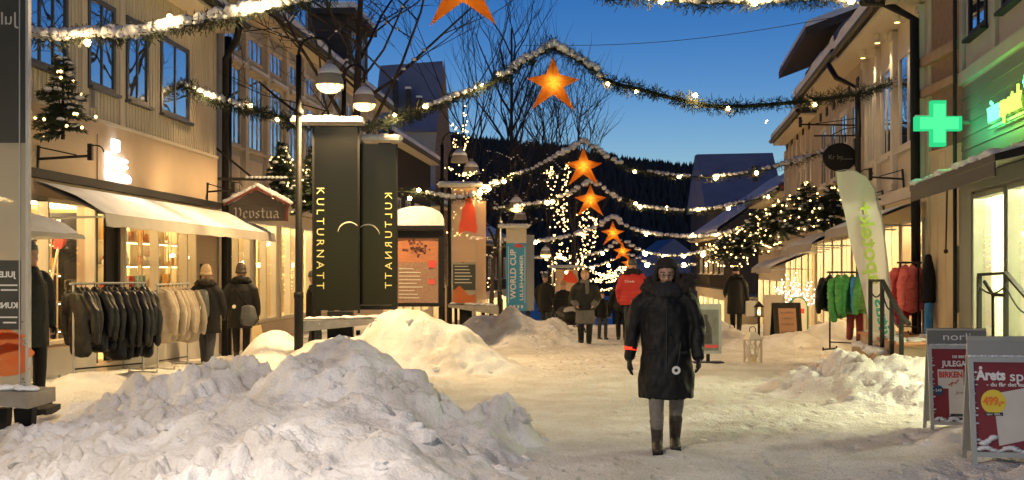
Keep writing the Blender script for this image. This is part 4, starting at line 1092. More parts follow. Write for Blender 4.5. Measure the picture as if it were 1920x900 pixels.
# second glass info pillar with a red figure print
def glass_pillar(label, px0, px1, pxs, pyt, pyb, Y, cappx, seed):
    p = P((px0+px1)/2, pyb, Y); t = thing('info_pillar', label, 'info pillar', (p.x, Y, 0), R(4)); zz = lambda py: P(0, py, Y).z
    x0, x1 = P(px0, 0, Y).x-p.x, P(px1, 0, Y).x-p.x; x2 = P(pxs, 0, Y).x-p.x; zt, zb = zz(pyt), zz(pyb); H = zt-zb
    MB().box((x0, 0, zb+H*.36), (x1, .03, zt)).build('clear_pane', M['frostl'], t)
    MB().box((x0, 0, zb), (x1, .03, zb+H*.357)).build('frosted_pane', M['frost'], t)
    MB().box((x1-.02, .5, zb-.05), (x2, .53, zt-.3)).build('back_pane', M['frostl'], t)
    MB().box((x0+.02, -.008, zb+H*.12), (x1-.02, -.003, zb+H*.34)).build('text_panel', M['frostd'], t)
    b = MB(); rr = random.Random(seed); w = x1-x0
    q = [(.18,.60),(.5,.63),(.95,.605),(.99,.66),(.9,.74),(.86,.82),(.74,.88),(.70,.955),(.6,.97),(.5,.93),(.46,.86),(.34,.82),(.3,.74),(.2,.68)]
    n = len(q); b.add([(x0+w*a+.05, -.006, zb+H*c) for a, c in q], [tuple(range(n))]); b.build('red_print', M['frostr'], t)
    b = MB(); q = [(0.02,.01),(.98,.01),(.98,.09),(.7,.07),(.5,.12),(.3,.16),(.02,.11)]
    b.add([(x0+w*a, -.0095, zb+H*c) for a, c in q], [tuple(range(len(q)))]); b.build('orange_print', M['frosto'], t)
    b = MB()
    for k in range(6):
        z_ = zb+H*(.32-.028*k); b.box((x0+w*.1, -.0105, z_), (x0+w*rr.uniform(.35, .85), -.0095, z_+.022))
    b.build('print_line', M['print'], t)
    fr = MB(); fr.box((x0-.02, -.01, zb-.05), (x0, .05, zt)); fr.box((x1, -.01, zb-.05), (x1+.015, .05, zt)); fr.build('frame', M['steel'], t)
    c0, c1 = P(cappx[0], 0, Y).x-p.x, P(cappx[1], 0, Y).x-p.x; cap(t, c0, c1, -.2, .6, zt+.05)
    wedge(t, x1+.55, x0-.1, -.4, .5, zb-.05, .22); b = MB()
    b.box((-.12, .05, -.6), (.2, .3, zb-.06)); b.build('base', M['black'], t)
    for x in (x0+.1, x1+.2): MB().tube([(x, .3, -.6), (x, .3, zb-.1)], .04, 8).build('leg', M['black'], t)
    return t
glass_pillar('clear glass info pillar with red hooded shape and dark text panel', 848, 893, 913, 352, 570, 30, (822, 902), 5)
glass_pillar('far small info pillar with red print beside the walker in the grey skirt', 1042, 1083, 1088, 505, 572, 46, (1030, 1095), 6)

# upright blue event banner
Y = 34; p = P(972, 580, Y); t = thing('event_banner', 'blue upright event banner with white lettering and snowy cap', 'banner', (p.x, Y, 0), R(-2)); zz = lambda py: P(0, py, Y).z
M['blue'] = mat('blue_banner', (.05, .34, .60), .5, 0, .08, 3); M['blueg'] = mat('grey_blue_banner', (.16, .20, .27), .5, 0, .1, 3); M['wprint'] = mat('white_print', (.80, .80, .78), .6, 0, .02, 4)
x0, x1, x2 = [P(v, 0, Y).x-p.x for v in (949, 987, 1001)]
MB().box((x0, 0, zz(583)), (x1, .05, zz(456))).build('front_banner', M['blue'], t)
MB().box((x0, 0, zz(455.7)), (x1, .05, zz(428))).build('head_board', M['white'], t)
MB().hexa([(x1+.003,.02,zz(583)),(x2,.5,zz(583)),(x2,.55,zz(583)),(x1+.003,.07,zz(583)),(x1+.003,.02,zz(440)),(x2,.5,zz(440)),(x2,.55,zz(440)),(x1+.003,.07,zz(440))]).build('side_banner', M['blueg'], t)
text('WORLD CUP', .17, M['wprint'], t, (x0+.21, -.006, zz(514)), (PI/2, -PI/2, 0), width=1.45, bold=.006)
text('LILLEHAMMER', .10, M['wprint'], t, (x0+.45, -.006, zz(521)), (PI/2, -PI/2, 0), width=1.32, bold=.003)
b = MB()
for x in (x0+.06, x1-.05): b.box((x, -.005, zz(568)), (x+.015, -.002, zz(462)))
for k in range(4): b.box((x0+.1+.11*k, -.005, zz(578)), (x0+.16+.11*k, -.002, zz(572)))
b.build('print_line', M['wprint'], t)
b = MB(); n = 14; b.add([(x0+.36+.16*math.cos(2*PI*i/n)*(1 if i % 2 else .7), -.0045, zz(461)+.055*math.sin(2*PI*i/n)) for i in range(n)], [tuple(range(n))]); b.build('pink_emblem', M['postr'], t)
cap(t, x0-.2, x1+.05, -.2, .55, zz(427))
MB().box((x0+.1, .06, -.4), (x1-.1, .3, zz(584))).build('base', M['black'], t)

# wooden hanging sign with peaked snowy roof
Y = 23.6; q = P(482, 400, Y); t = thing('hanging_sign', 'dark wooden hanging sign with snowy peaked roof and blackletter name', 'sign', (q.x, Y, q.z), R(2))
M['signw'] = mat('dark_sign_wood', (.045, .035, .028), .7, 0, .25, 6, stretch=(1, 1, 6)); M['maroon'] = mat('maroon_wood', (.13, .03, .022), .7, 0, .2, 6); M['chalk'] = mat('chalk_white', (.62, .60, .55), .7, 0, .05, 8)
MB().box((-.56, 0, -.15), (.56, .06, .16)).build('board', M['signw'], t)
MB().prism([(-.55, .163), (.55, .163), (0, .47)], .01, .05).build('gable', M['signw'], t)
b = MB(); b.hexa([(-.66,-.06,.14),(0,-.06,.475),(0,.14,.475),(-.66,.14,.14),(-.66,-.06,.19),(0,-.06,.535),(0,.14,.535),(-.66,.14,.19)]); b.hexa([(0,-.06,.475),(.66,-.06,.14),(.66,.14,.14),(0,.14,.475),(0,-.06,.535),(.66,-.06,.19),(.66,.14,.19),(0,.14,.535)]); b.box((.562, -.01, -.16), (.61, .08, .2)); b.build('roof', M['maroon'], t)
b = MB(); r = random.Random(8); 
for i in range(25):
    x = -.62+1.24*i/24; b.lump((x, .04, .545-abs(x)*.52+.005), .085+.02*r.random(), r.random()*50, sq=.7)
b.build('snow_cap', M['snow'], t, True)
# blackletter strokes drawn with a broad nib
def nib(mb, pts, w=.028, ang=40, y=-.004):
    dx, dz = math.cos(R(ang))*w/2, math.sin(R(ang))*w/2; v = []
    for x, z_ in pts: v += [(x-dx, y, z_-dz), (x+dx, y, z_+dz)]
    mb.add(v, [(2*i, 2*i+2, 2*i+3, 2*i+1) for i in range(len(pts)-1)]); mb.add(v, [(2*i+1, 2*i+3, 2*i+2, 2*i) for i in range(len(pts)-1)])
GL = {'V': ([[(-.02,.85),(.1,1),(.2,.85),(.18,.12),(.30,-.02)],[(.30,-.02),(.54,.2),(.56,.72),(.46,.98),(.36,.9)]], .72),
 'e': ([[(.08,.55),(.08,.1),(.2,0),(.36,.1)],[(.08,.55),(.22,.68),(.34,.5),(.1,.3)]], .46),
 'v': ([[(.0,.6),(.08,.68),(.1,.1),(.22,0)],[(.22,0),(.38,.15),(.38,.55),(.26,.68)]], .5),
 's': ([[(.34,.58),(.2,.68),(.06,.52),(.32,.2),(.2,0),(.04,.1)]], .44),
 't': ([[(.14,.95),(.14,.1),(.24,0),(.34,.08)],[(.02,.66),(.32,.66)]], .4),
 'u': ([[(.0,.6),(.08,.68),(.08,.1),(.2,0),(.36,.12)],[(.32,.66),(.38,.6),(.38,.08),(.46,0)]], .54),
 'a': ([[(.06,.58),(.2,.68),(.36,.56),(.36,.08),(.46,0)],[(.36,.36),(.1,.28),(.08,.1),(.2,0),(.36,.14)]], .52)}
b = MB(); x = -.47; S = .20; tw = sum(GL[c][1] for c in 'Vevstua')*S; k = .92/tw
for c in 'Vevstua':
    for st in GL[c][0]: nib(b, [(x+a*S*k, -.09+d*S*1.02) for a, d in st], .032)
    x += GL[c][1]*S*k
b.build('lettering', M['chalk'], t)
b = MB(); b.box((-.95, .0, .66), (.62, .05, .72)); b.tube([(-.95, .02, 1.42), (-.1, .02, .72)], .022, 6)
for x in (-.35, .35): b.tube([(x, .025, .36), (x, .025, .66)], .008, 5)
b.build('bracket', M['iron'], t)
b = MB(); r = random.Random(3)
for i in range(10): b.lump((-.2+.085*i, .025, .725), .05, r.random()*30, sq=.6)
b.build('snow_ridge', M['snow'], t, True)

# wall brackets
def wall_bracket(label, w, s, z0, L=.62, flip=1, m='iron'):
    p = w.w(s, z0); t = thing('wall_bracket', label, 'wall bracket', p, w.rz, 'iron wall brackets')
    b = MB(); b.tube([(0, -.02, -.25), (0, -.05, .18)], .022, 6); b.tube([(0, -.04, 0), (0, -L, .04)], .02, 6); b.box((-.03, -L-.03, -.02), (.03, -L+.03, .2))
    pts = [(0, -L*.12+.0, -.2+.0)]; b.tube([(0, -L+.04-.11*(1-math.cos(a)), .09+.09*math.sin(a)) for a in [i*.35 for i in range(10)]], .010, 5)
    b.tube([(0, -.05, .16), (0, -L*.75, .05)], .01, 5); b.build('arm', M[m], t)
    return t
wall_bracket('scrolled black wall bracket under the small lit spruce', LW, LW.hit(66), 3.12, .75)
wall_bracket('black wall bracket at the far corner of the cream shop', LW, LW.hit(385), 3.16, .55)
wall_bracket('iron wall bracket on the cream building above its awning', RW, 3.9, 3.25, .6)
wall_bracket('thin iron bracket high on the wall above the round black sign', R2W, 7.2, 4.75, 1.3)
wall_bracket('short iron bracket left of the black rainpipe', RW, 2.0, 3.0, .7)

# round hanging sign
Y = 25.5; q = P(1574, 295, Y); t = thing('hanging_sign', 'round black hanging sign with small pale lettering', 'sign', q, R(-3))
b = MB(); n = 36; b.prism([(.36*math.cos(2*PI*i/n), .31*math.sin(2*PI*i/n)) for i in range(n)], -.03, .03); b.build('disc', M['black'], t)
text('Kr by', .10, mat('dim_print', (.20, .20, .17), .6, 0, .02, 4), t, (-.09, -.036, -.0)); MB().box((.06, -.035, -.045), (.28, -.033, -.035)).build('print_line', M['greyp'], t)
b = MB(); b.tube([(0, 0, .3), (0, 0, .47)], .012, 5); b.tube([(-.55, 0, .47), (.75, .0, .47)], .018, 6); b.tube([(-.2, 0, .47), (.1, 0, .62), (.4, 0, .66), (.75, 0, .72)], .012, 5); b.build('bracket', M['iron'], t)

# ---------------------------------------------------------------- steps, platform and handrails on the right
t = thing('stone_steps', 'snowy stone steps and platform below the feather flag', 'steps', (5.9, 17.4, 0), -.12)
M['stone'] = mat('tan_stone', (.36, .27, .18), .8, 0, .15, 4, .004, 30)
b = MB(); b.box((-.3, -.9, -.2), (1.3, 2.6, .56)); b.build('platform', M['stone'], t)
b = MB(); b.box((-.34, -.94, .563), (1.3, 2.6, .60)); b.build('coping', mat('orange_stone_coping', (.42, .20, .10), .8, 0, .15, 5), t)
for k in range(3): MB().box((-.3-.28*(k+1), -.6, -.2), (-.303-.28*k, 1.6, .42-.14*k)).build('step', M['stone'], t)
s = MB(); r = random.Random(5)
for i in range(70):
    k = r.randrange(3); s.lump((-.32-.28*k-.14+r.uniform(-.1, .1), r.uniform(-.5, 1.5), .43-.14*k), r.uniform(.05, .13), r.random()*60, sq=.5)
for i in range(30): s.lump((r.uniform(-.25, .5), r.uniform(-.8, 2.4), .60), r.uniform(.05, .14), r.random()*60, sq=.3)
s.build('snow_clumps', M['snow'], t, True)
def handrail(label, pts, posts, r=.03):
    """pts: world rail line; posts: (top, bottom z)"""
    o = pts[0]; t = thing('handrail', label, 'handrail', (o.x, o.y, posts[0][1]), 0, 'black handrails')
    B = Vector((o.x, o.y, posts[0][1])); m = MB()
    for a, c in zip(pts, pts[1:]):
        d = (c-a); s = Vector((0, 0, 1)); x = d.cross(s).normalized()*.032
        A, C = a-B, c-B; m.hexa([A-x-s*.018, A+x-s*.018, C+x-s*.018, C-x-s*.018, A-x+s*.018, A+x+s*.018, C+x+s*.018, C-x+s*.018])
    m.build('rail', M['black'], t)
    for p_, zb in posts:
        q = p_-B; mm = MB(); mm.box((q.x-.026, q.y-.026, zb-.25-B.z), (q.x+.026, q.y+.026, q.z-.016)); mm.build('post', M['black'], t)
    for (a, za), (c, zc) in zip(posts, posts[1:]):
        A, C = a-B, c-B; m = MB(); n = 8
        m.tube([A+(C-A)*(i/n)-Vector((0, 0, .16+.09*math.sin(PI*i/n))) for i in range(n+1)], .012, 6); m.build('brace', M['black'], t)
    return t
H1 = [P(1632, 526, 18), P(1654, 526, 17.5), P(1672, 560, 16.9), P(1690, 592, 16.3), P(1704, 608, 15.9)]
handrail('black handrail with four posts stepping down beside the feather flag', H1, [(H1[0], .42), (H1[1], .3), (H1[2], .23), (H1[3], .2)])
lo = [P(1635, 540, 18), P(1650, 556, 17.6), P(1675, 556, 17.0)]
H2 = [P(1836, 515, 15.2), P(1886, 512, 14.6), P(1932, 565, 13.9), P(1960, 600, 13.5)]
handrail('black handrail in front of the pharmacy window behind the red posters', H2, [(H2[0], .3), (H2[1], .25), (H2[2], .15)])
m = MB(); q0 = P(1846, 530, 15.6)
for a, c in ((P(1846, 528, 15.6), P(1862, 553, 15.3)), (P(1862, 553, 15.3), P(1925, 554, 14.9))): m.tube([a-q0, c-q0], .024, 8)
m.tube([P(1862, 553, 15.3)-q0, Vector((P(1862,0,15.3).x, 15.3, .4))-q0], .022, 8)
tag(m.build('handrail', M['black'], None, True, q0), 'short lower black rail beyond the handrail at the pharmacy door', 'handrail', 'black handrails')

# feather flag
Y = 18.2; base = P(1668, 641, Y); t = thing('feather_flag', 'leaning white feather flag with faded green pharmacy lettering', 'flag', (base.x, Y, base.z-.05), 0)
L = [(1568,322),(1575,360),(1585,405),(1596,455),(1608,510),(1621,570),(1636,640)]
Rr = [(1600,320),(1622,332),(1640,355),(1653,405),(1662,470),(1672,560),(1680,641)]
M['flag'] = frosted('thin_white_flag', (.84, .81, .76), .97, .8)
N = 30; J = 10; v = []
def interp(L_, u):
    k = u*(len(L_)-1); i = min(int(k), len(L_)-2); f = k-i; return (L_[i][0]+(L_[i+1][0]-L_[i][0])*f, L_[i][1]+(L_[i+1][1]-L_[i][1])*f)
for i in range(N+1):
    a, c = interp(L, i/N), interp(Rr, i/N)
    for j in range(J+1):
        f = j/J; q = P(a[0]+(c[0]-a[0])*f, a[1]+(c[1]-a[1])*f, Y)-Vector((base.x, Y, base.z-.05))
        q.y = .05*math.sin(f*5+i*.16)+.03*math.sin(i*.5+f*2); v.append(q)
m = MB(); m.add(v, [(i*(J+1)+j, (i+1)*(J+1)+j, (i+1)*(J+1)+j+1, i*(J+1)+j+1) for i in range(N) for j in range(J)]); m.build('cloth', M['flag'], t, True)
pole = [P(a, c, Y)-Vector((base.x, Y-.02, base.z-.05)) for a, c in [(1566,322)]+[(q[0]-1, q[1]) for q in L]]
arcp = [P(a, c, Y)-Vector((base.x, Y-.02, base.z-.05)) for a, c in [(1568,321),(1584,318),(1602,319),(1622,330),(1641,353),(1653,402),(1662,470),(1672,560),(1680,643),(1681,655)]]
MB().tube(arcp, [.008]*4+[.012]*6, 6).build('pole', M['alu'], t)
M['fl1'] = mat('lime_print', (.42, .55, .07), .7, 0, .03, 4); M['fl2'] = mat('teal_print', (.05, .30, .22), .7, 0, .03, 4)
def flagpt(px, py): return P(px, py, Y)-Vector((base.x, Y, base.z-.05))
q = flagpt(1627, 455); text('apotek+', .23, M['fl1'], t, (q.x, -.085, q.z), (PI/2, -PI/2-R(8.5)+0, 0), width=1.28, bold=.006).scale.y = -1
q = flagpt(1652, 598); text('vitus', .19, M['fl2'], t, (q.x, -.085, q.z), (PI/2, -PI/2-R(8.5), 0), width=.66, bold=.006).scale.y = -1
MB().lathe([(0,0),(.22,0),(.2,.05),(.03,.07),(0,.07)], (.1, 0, -.02), 16).build('base', M['iron'], t)

# ---------------------------------------------------------------- advertising boards
def a_board(name, label, c, w, h, rz, frame, fw=.045, lean=.13, zf=0., header=0., legs=.12):
    t = thing(name, label, 'advertising board', c, rz, 'boards standing in the snow')
    for sgn, nm in ((-1, 'front_panel'), (1, 'back_panel')):
        def q(x, z, o=0.): return (x, sgn*(lean*(1-(z/h))+.012+o), z)
        b = MB()
        def slab(x0, x1, z0, z1, o0, o1):
            v = []
            for o_ in (o0, o1):
                v += [q(x0, z0, o_), q(x1, z0, o_), q(x1, z1, o_), q(x0, z1, o_)]
            b.add(v, [(0,1,2,3),(7,6,5,4),(0,4,5,1),(1,5,6,2),(2,6,7,3),(3,7,4,0)])
        slab(-w/2, w/2, legs+fw, h-fw, 0, .01)
        slab(-w/2, -w/2+fw, 0, h, .011, .03); slab(w/2-fw, w/2, 0, h, .011, .03); slab(-w/2+fw, w/2-fw, h-fw, h, .011, .03); slab(-w/2+fw, w/2-fw, legs, legs+fw, .011, .03)
        if header: slab(-w/2, w/2, h+.003, h+header, 0, .02)
        b.build(nm, M[frame], t)
    return t, (lambda x, z, o=0.: (x, -(lean*(1-(z/h))+.012+o), z)), math.atan2(lean, h)
def sheet(t, q, x0, x1, z0, z1, o, m, name='poster'):
    b = MB(); b.add([q(x0, z0, o), q(x1, z0, o), q(x1, z1, o), q(x0, z1, o)], [(0, 1, 2, 3)]); return b.build(name, M[m], t)
M['maroonp'] = mat('maroon_poster', (.20, .012, .02), .45, 0, .12, 3); M['headg'] = mat('grey_header', (.17, .17, .16), .5, 0, .06, 3); M['bframe'] = mat('silver_frame', (.42, .42, .40), .45, .4, .08, 8)
M['book'] = mat('pale_book_cover', (.62, .58, .52), .5, 0, .06, 5); M['yel'] = mat('yellow_sticker', (.80, .60, .05), .5, 0, .03, 4); M['redp'] = mat('red_print', (.55, .05, .03), .5, 0, .03, 5); M['orap'] = mat('orange_print_ink', (.85, .22, .02), .5, 0, .03, 5)
M['blackp'] = mat('black_print', (.02, .02, .022), .5, 0, .03, 5)
# rear board
Y = 11.9; c = P(1793, 808, Y); w = .58; h = .87
t, q, tl = a_board('sandwich_board', 'rear grey framed sandwich board with maroon book poster and grey name header', (c.x, Y, .01), w, h, R(-6), 'bframe', .035, .13, header=.17, legs=.08)
MB().add([q(-w/2, h+.004, .021), q(w/2, h+.004, .021), q(w/2, h+.175, .021), q(-w/2, h+.175, .021)], [(0,1,2,3)]).build('header_plate', M['headg'], t)
tx = lambda s, hh, m, x, z_, wd=None, o=.024, b=.0: text(s, hh, M[m], t, q(x, z_, o), (PI/2-tl, 0, 0), width=wd, bold=b, ext=.001)
tx('norli', .075, 'wprint', .0, h+.085, .27, .026)
sheet(t, q, -w/2+.036, w/2-.036, .116, h-.036, .0125, 'maroonp')
tx('DE BESTE', .026, 'wprint', .03, h-.115, .16, .016, .001); tx('JULEGAVENE', .056, 'wprint', .045, h-.185, .40, .016, .002)
sheet(t, q, -.2, .05, .44, .63, .0145, 'book', 'book_picture'); tx('BIRKEN', .06, 'redp', -.075, .575, .23, .018, .003)
b = MB(); b.tube([q(-.1, .47, .016), q(-.06, .5, .017), q(-.03, .49, .017), q(.0, .53, .016)], .006, 5); b.tube([q(-.06, .5, .017), q(-.07, .46, .017)], .005, 5); b.build('skier_mark', M['redp'], t)
sheet(t, q, -.1, .22, .17, .47, .016, 'book', 'book_picture'); sheet(t, q, -.09, .22, .13, .19, .018, 'blackp', 'book_band'); tx('juleroman', .022, 'wprint', .06, .16, .2, .02)
tx('Jonas', .03, 'headg', .03, .40, .12, .019); b = MB(); b.tube([q(.05, .2, .02), q(.05, .27, .02)], .008, 6); b.build('figure_mark', M['blackp'], t)
n = 18; b = MB(); b.add([q(-.2+.05*math.cos(2*PI*i/n), .42+.05*math.sin(2*PI*i/n), .02) for i in range(n)], [tuple(range(n))]); b.build('price_sticker', mat('blue_sticker', (.02, .05, .10), .5, 0, .03, 4), t); tx('249', .028, 'wprint', -.2, .42, .06, .022)
def edge_snow(t, q, pts, m='snow', sq=.5, name='snow_clumps', seed=1):
    b = MB(); r = random.Random(seed)
    for (x, z_, rr, o) in pts: b.lump(q(x, z_, o), rr*r.uniform(.7, 1.2), r.random()*70, sq=sq)
    return b.build(name, M[m], t, True)
edge_snow(t, q, [(-w/2+.03+i*.027, h+.008, .02, .02) for i in range(20)]+[(-w/2+.06+i*.022, .13+.02*math.sin(i), .03, .012) for i in range(22)]+[(-w/2+.045+.008*math.sin(i*2.3), .2+.05*i+.02*math.sin(i*5.1), .009+.007*abs(math.sin(i*1.7)), .012) for i in range(12)], seed=4)
# front board
Y = 9.75; c = P(1916, 872, Y); w = .88; h = .92
t, q, tl = a_board('sandwich_board', 'nearest silver framed sandwich board with red price poster cut by the right edge', (c.x, Y, .0), w, h, R(-7), 'bframe', .04, .15, header=.17, legs=.11)
MB().add([q(-w/2, h+.004, .021), q(w/2, h+.004, .021), q(w/2, h+.175, .021), q(-w/2, h+.175, .021)], [(0,1,2,3)]).build('header_plate', mat('pale_grey_header', (.30, .30, .28), .5, 0, .06, 3), t)
sheet(t, q, -w/2+.041, w/2-.041, .152, h-.041, .0125, 'maroonp')
M['redpost'] = mat('crimson_poster', (.28, .015, .025), .45, 0, .1, 3)
tx = lambda s, hh, m, x, z_, wd=None, o=.024, b=.0, al='CENTER': text(s, hh, M[m], t, q(x, z_, o), (PI/2-tl, 0, 0), width=wd, bold=b, ext=.001, align=al)
tx('Årets', .085, 'wprint', -.375, h-.15, .235, .016, .005, 'LEFT'); tx('spill', .085, 'wprint', -.115, h-.158, .19, .016, .001, 'LEFT'); tx('- du får det kun hos oss', .032, 'wprint', -.30, h-.225, .5, .016, .001, 'LEFT')
n = 28; b = MB(); b.add([q(-.25+.1*math.cos(2*PI*i/n), .555+.1*math.sin(2*PI*i/n), .017) for i in range(n)], [tuple(range(n))]); b.build('price_sticker', M['yel'], t); tx('499,-', .066, 'orap', -.25, .56, .165, .02, .004)
sheet(t, q, -.32, -.18, .443, .47, .019, 'blackp', 'sticker_band'); tx('spar 200,-', .018, 'wprint', -.25, .456, .12, .021)
b = MB(); b.add([q(-.22, .2, .0145), q(.36, .33, .0145), q(.36, .74, .0145), q(-.25, .62, .0145)], [(0,1,2,3)]); b.build('book_picture', M['book'], t)
o = tx('HIMMEL', .085, 'blackp', .2, .345, .38, .019, .005); o.rotation_euler = (PI/2-tl, -R(8), 0)
edge_snow(t, q, [(-w/2+.02+i*.03, h+.008, .022, .022) for i in range(29)]+[(-w/2+.06+i*.028, .17+.015*math.sin(i*.9), .035, .012) for i in range(28)]+[(-w/2+.05+.012*math.sin(i*2.3), .22+.05*i+.025*math.sin(i*5.1), .009+.009*abs(math.sin(i*1.7)), .012) for i in range(13)]+[(-w/2+.1+.02*i, .22+.012*i, .04, .008) for i in range(5)], seed=6)

# chalk board, white board, arched board, poster stand
Y = 27.0; c = P(1474, 648, Y); t, q, tl = a_board('chalk_board', 'black framed chalk menu board with brown panel on the right pavement', (c.x, Y, c.z), .66, .99, R(8), 'black', .05, .16, legs=.12)
M['menu'] = mat('brown_menu', (.28, .15, .09), .7, 0, .1, 5); sheet(t, q, -.21, .21, .24, .86, .0125, 'menu')
tx = lambda s, hh, m, x, z_, wd=None, o=.016: text(s, hh, M[m], t, q(x, z_, o), (PI/2-tl, 0, 0), width=wd, ext=.001)
tx('KAKAO', .065, 'blackp', 0, .31, .32); 
for k, s_ in enumerate(('kaffe', 'vafler', 'suppe')): tx(s_, .045, 'blackp', -.0, .76-.13*k, .3)
Y = 28.2; c = P(1452, 648, Y); t, q, tl = a_board('sandwich_board', 'tall plain white sandwich board right behind the chalk menu board', (c.x, Y, c.z), .5, 1.22, R(-6), 'white', .03, .14, legs=.05)
tx = lambda s, hh, m, x, z_, wd=None, o=.02: text(s, hh, M[m], t, q(x, z_, o), (PI/2-tl, 0, 0), width=wd, ext=.001); tx('SALG', .06, 'blueg', 0, .98, .2)
Y = 29; c = P(1497, 622, Y); t = thing('arched_board', 'arched white pavement sign with green rim beside the chalk board', 'advertising board', (c.x, Y, gz(c.x, Y)), R(10), 'boards standing in the snow')
n = 16; o_ = [(-.26, 0), (.26, 0)]+[(.26*math.cos(PI*i/n), .62+.3*math.sin(PI*i/n)) for i in range(n+1)]; i_ = [(x*.86, z_*.95+.01) for x, z_ in o_]
MB().prism(o_, 0, .05).build('panel', mat('green_rim', (.03, .20, .10), .5, 0, .1, 5), t); MB().prism([(x*.84, .03+z_*.93) for x, z_ in o_], -.006, -.001).build('face', M['book'], t)
sheet(t, lambda x, z_, o=0: (x, -.008-o, z_), -.15, .15, .5, .62, .0, 'redp', 'print_block'); MB().box((-.2, -.1, -.1), (.2, .15, .0)).build('base', M['iron'], t)
Y = 20.6; c = P(1328, 680, Y); t = thing('poster_stand', 'grey poster stand with a red jacketed figure print behind the main walker', 'poster stand', (c.x, Y, gz(c.x, Y)), R(2))
x0, x1 = P(1296, 0, Y).x-c.x, P(1353, 0, Y).x-c.x; z0, z1 = P(0, 664, Y).z, P(0, 570, Y).z
b = MB(); b.box((x0, 0, z0), (x1, .04, z1)); b.build('frame', M['bframe'], t)
M['pgrey'] = mat('grey_photo', (.20, .20, .19), .4, 0, .3, 6); MB().box((x0+.05, -.006, z0+.06), (x1-.05, -.001, z1-.1)).build('poster', M['pgrey'], t)
xm = (x0+x1)/2-.0; b = MB(); b.ball((xm-.02, -.008, z1-.24), (.045, .004, .06), 10, 8); b.add([(xm-.15, -.0085, z0+.18), (xm+.1, -.0085, z0+.18), (xm+.09, -.0085, z0+.45), (xm+.03, -.0085, z1-.29), (xm-.08, -.0085, z1-.29), (xm-.16, -.0085, z0+.45)], [tuple(range(6))]); b.build('figure_print', M['greyc'], t)
b = MB(); b.add([(xm-.2, -.0095, z0+.25), (xm-.03, -.0095, z0+.25), (xm-.02, -.0095, z0+.47), (xm-.18, -.0095, z0+.47)], [(0,1,2,3)]); b.box((x0+.055, -.0098, z0+.11), (x1-.055, -.0075, z0+.16)); b.build('red_print', M['postr'], t)
b = MB(); b.box((-.03, .01, .0), (.03, .04, z0)); b.box((x0+.02, -.14, -.0), (x1+.02, .16, .03)); b.build('base', M['iron'], t)

# lanterns
Y = 20.6; c = P(1411, 690, Y); t = thing('floor_lantern', 'white wooden lantern with crossed bars standing in the snow', 'lantern', (c.x, Y, gz(c.x, Y)-.01), R(14))
w = .11; b = MB()
for x in (-w, w):
    for y in (-w, w): b.box((x-.015, y-.015, 0), (x+.015, y+.015, .42))
b.box((-w-.02, -w-.02, 0), (w+.02, w+.02, .03)); b.box((-w-.02, -w-.02, .42), (w+.02, w+.02, .44)); b.build('frame', M['white'], t)
b = MB()
for sy in (-1, 1):
    b.tube([(-w, sy*w, .04), (w, sy*w, .41)], .009, 6); b.tube([(w, sy*w, .04), (-w, sy*w, .41)], .009, 6); b.tube([(sy*w, -w, .04), (sy*w, w, .41)], .009, 6); b.tube([(sy*w, w, .04), (sy*w, -w, .41)], .009, 6)
b.build('cross_bar', M['white'], t)
MB().add([(-w-.03,-w-.03,.441),(w+.03,-w-.03,.441),(w+.03,w+.03,.441),(-w-.03,w+.03,.441),(-.05,-.05,.56),(.05,-.05,.56),(.05,.05,.56),(-.05,.05,.56)], [(0,3,2,1),(4,5,6,7),(0,1,5,4),(1,2,6,5),(2,3,7,6),(3,0,4,7)]).build('roof', M['white'], t)
b = MB(); b.tube([(.06*math.cos(a), 0, .60+.06*math.sin(a)) for a in [i*PI/8 for i in range(17)]], .007, 6); b.build('handle', M['iron'], t)
MB().lathe([(0,.031),(.035,.031),(.035,.17),(0,.17)], (0,0,0), 12).build('candle', M['cream'], t)
Y = 27.5; c = P(1423, 622, Y); t = thing('post_lantern', 'slim black lantern on a post with a small orange flame', 'lantern', (c.x, Y, c.z-.1))
b = MB(); b.tube([(0,0,-.1),(0,0,.45)], .03, 8); b.box((-.09,-.09,.45),(.09,.09,.47))
for x in (-.075,.075):
    for y in (-.075,.075): b.box((x-.01,y-.01,.47),(x+.01,y+.01,.68))
b.build('post', M['black'], t); MB().add([(-.11,-.11,.681),(.11,-.11,.681),(.11,.11,.681),(-.11,.11,.681),(0,0,.82)], [(0,3,2,1),(0,1,4),(1,2,4),(2,3,4),(3,0,4)]).build('roof', M['black'], t)
MB().lathe([(0,.5),(.03,.52),(.035,.56),(.015,.62),(0,.65)], (0,0,0), 10).build('flame', emis('flame', (1,.42,.10), 14), t)
# glowing twig tree
Y = 29.5; c = P(1496, 600, Y); t = thing('twig_light_tree', 'small leafless tree covered in white lights by the shop door', 'light tree', (c.x, Y, gz(c.x, Y)))
b = MB(); l = MB(); r = random.Random(2)
b.tube([(0,0,0),(0,0,.55)], .03, 6)
for i in range(26):
    a = r.uniform(0, 2*PI); ph_ = r.uniform(.15, 1.1); L_ = r.uniform(.5, .95); d = Vector((math.cos(a)*math.sin(ph_), math.sin(a)*math.sin(ph_), math.cos(ph_)*1.1))
    o = Vector((0, 0, .5)); b.tube([o, o+d*L_*.5, o+d*L_+Vector((0, 0, -.05))], [.012, .008, .004], 5)
    for k in range(7): l.octa(o+d*L_*(.3+.7*k/6)+Vector((r.gauss(0,.04), r.gauss(0,.04), r.gauss(0,.04))), .017)
b.build('branch', M['white'], t); l.build('light_string', M['fairyw'], t)
MB().box((-.2,-.2,0),(.2,.2,.22)).build('pot', M['iron'], t)

w_tag = .30
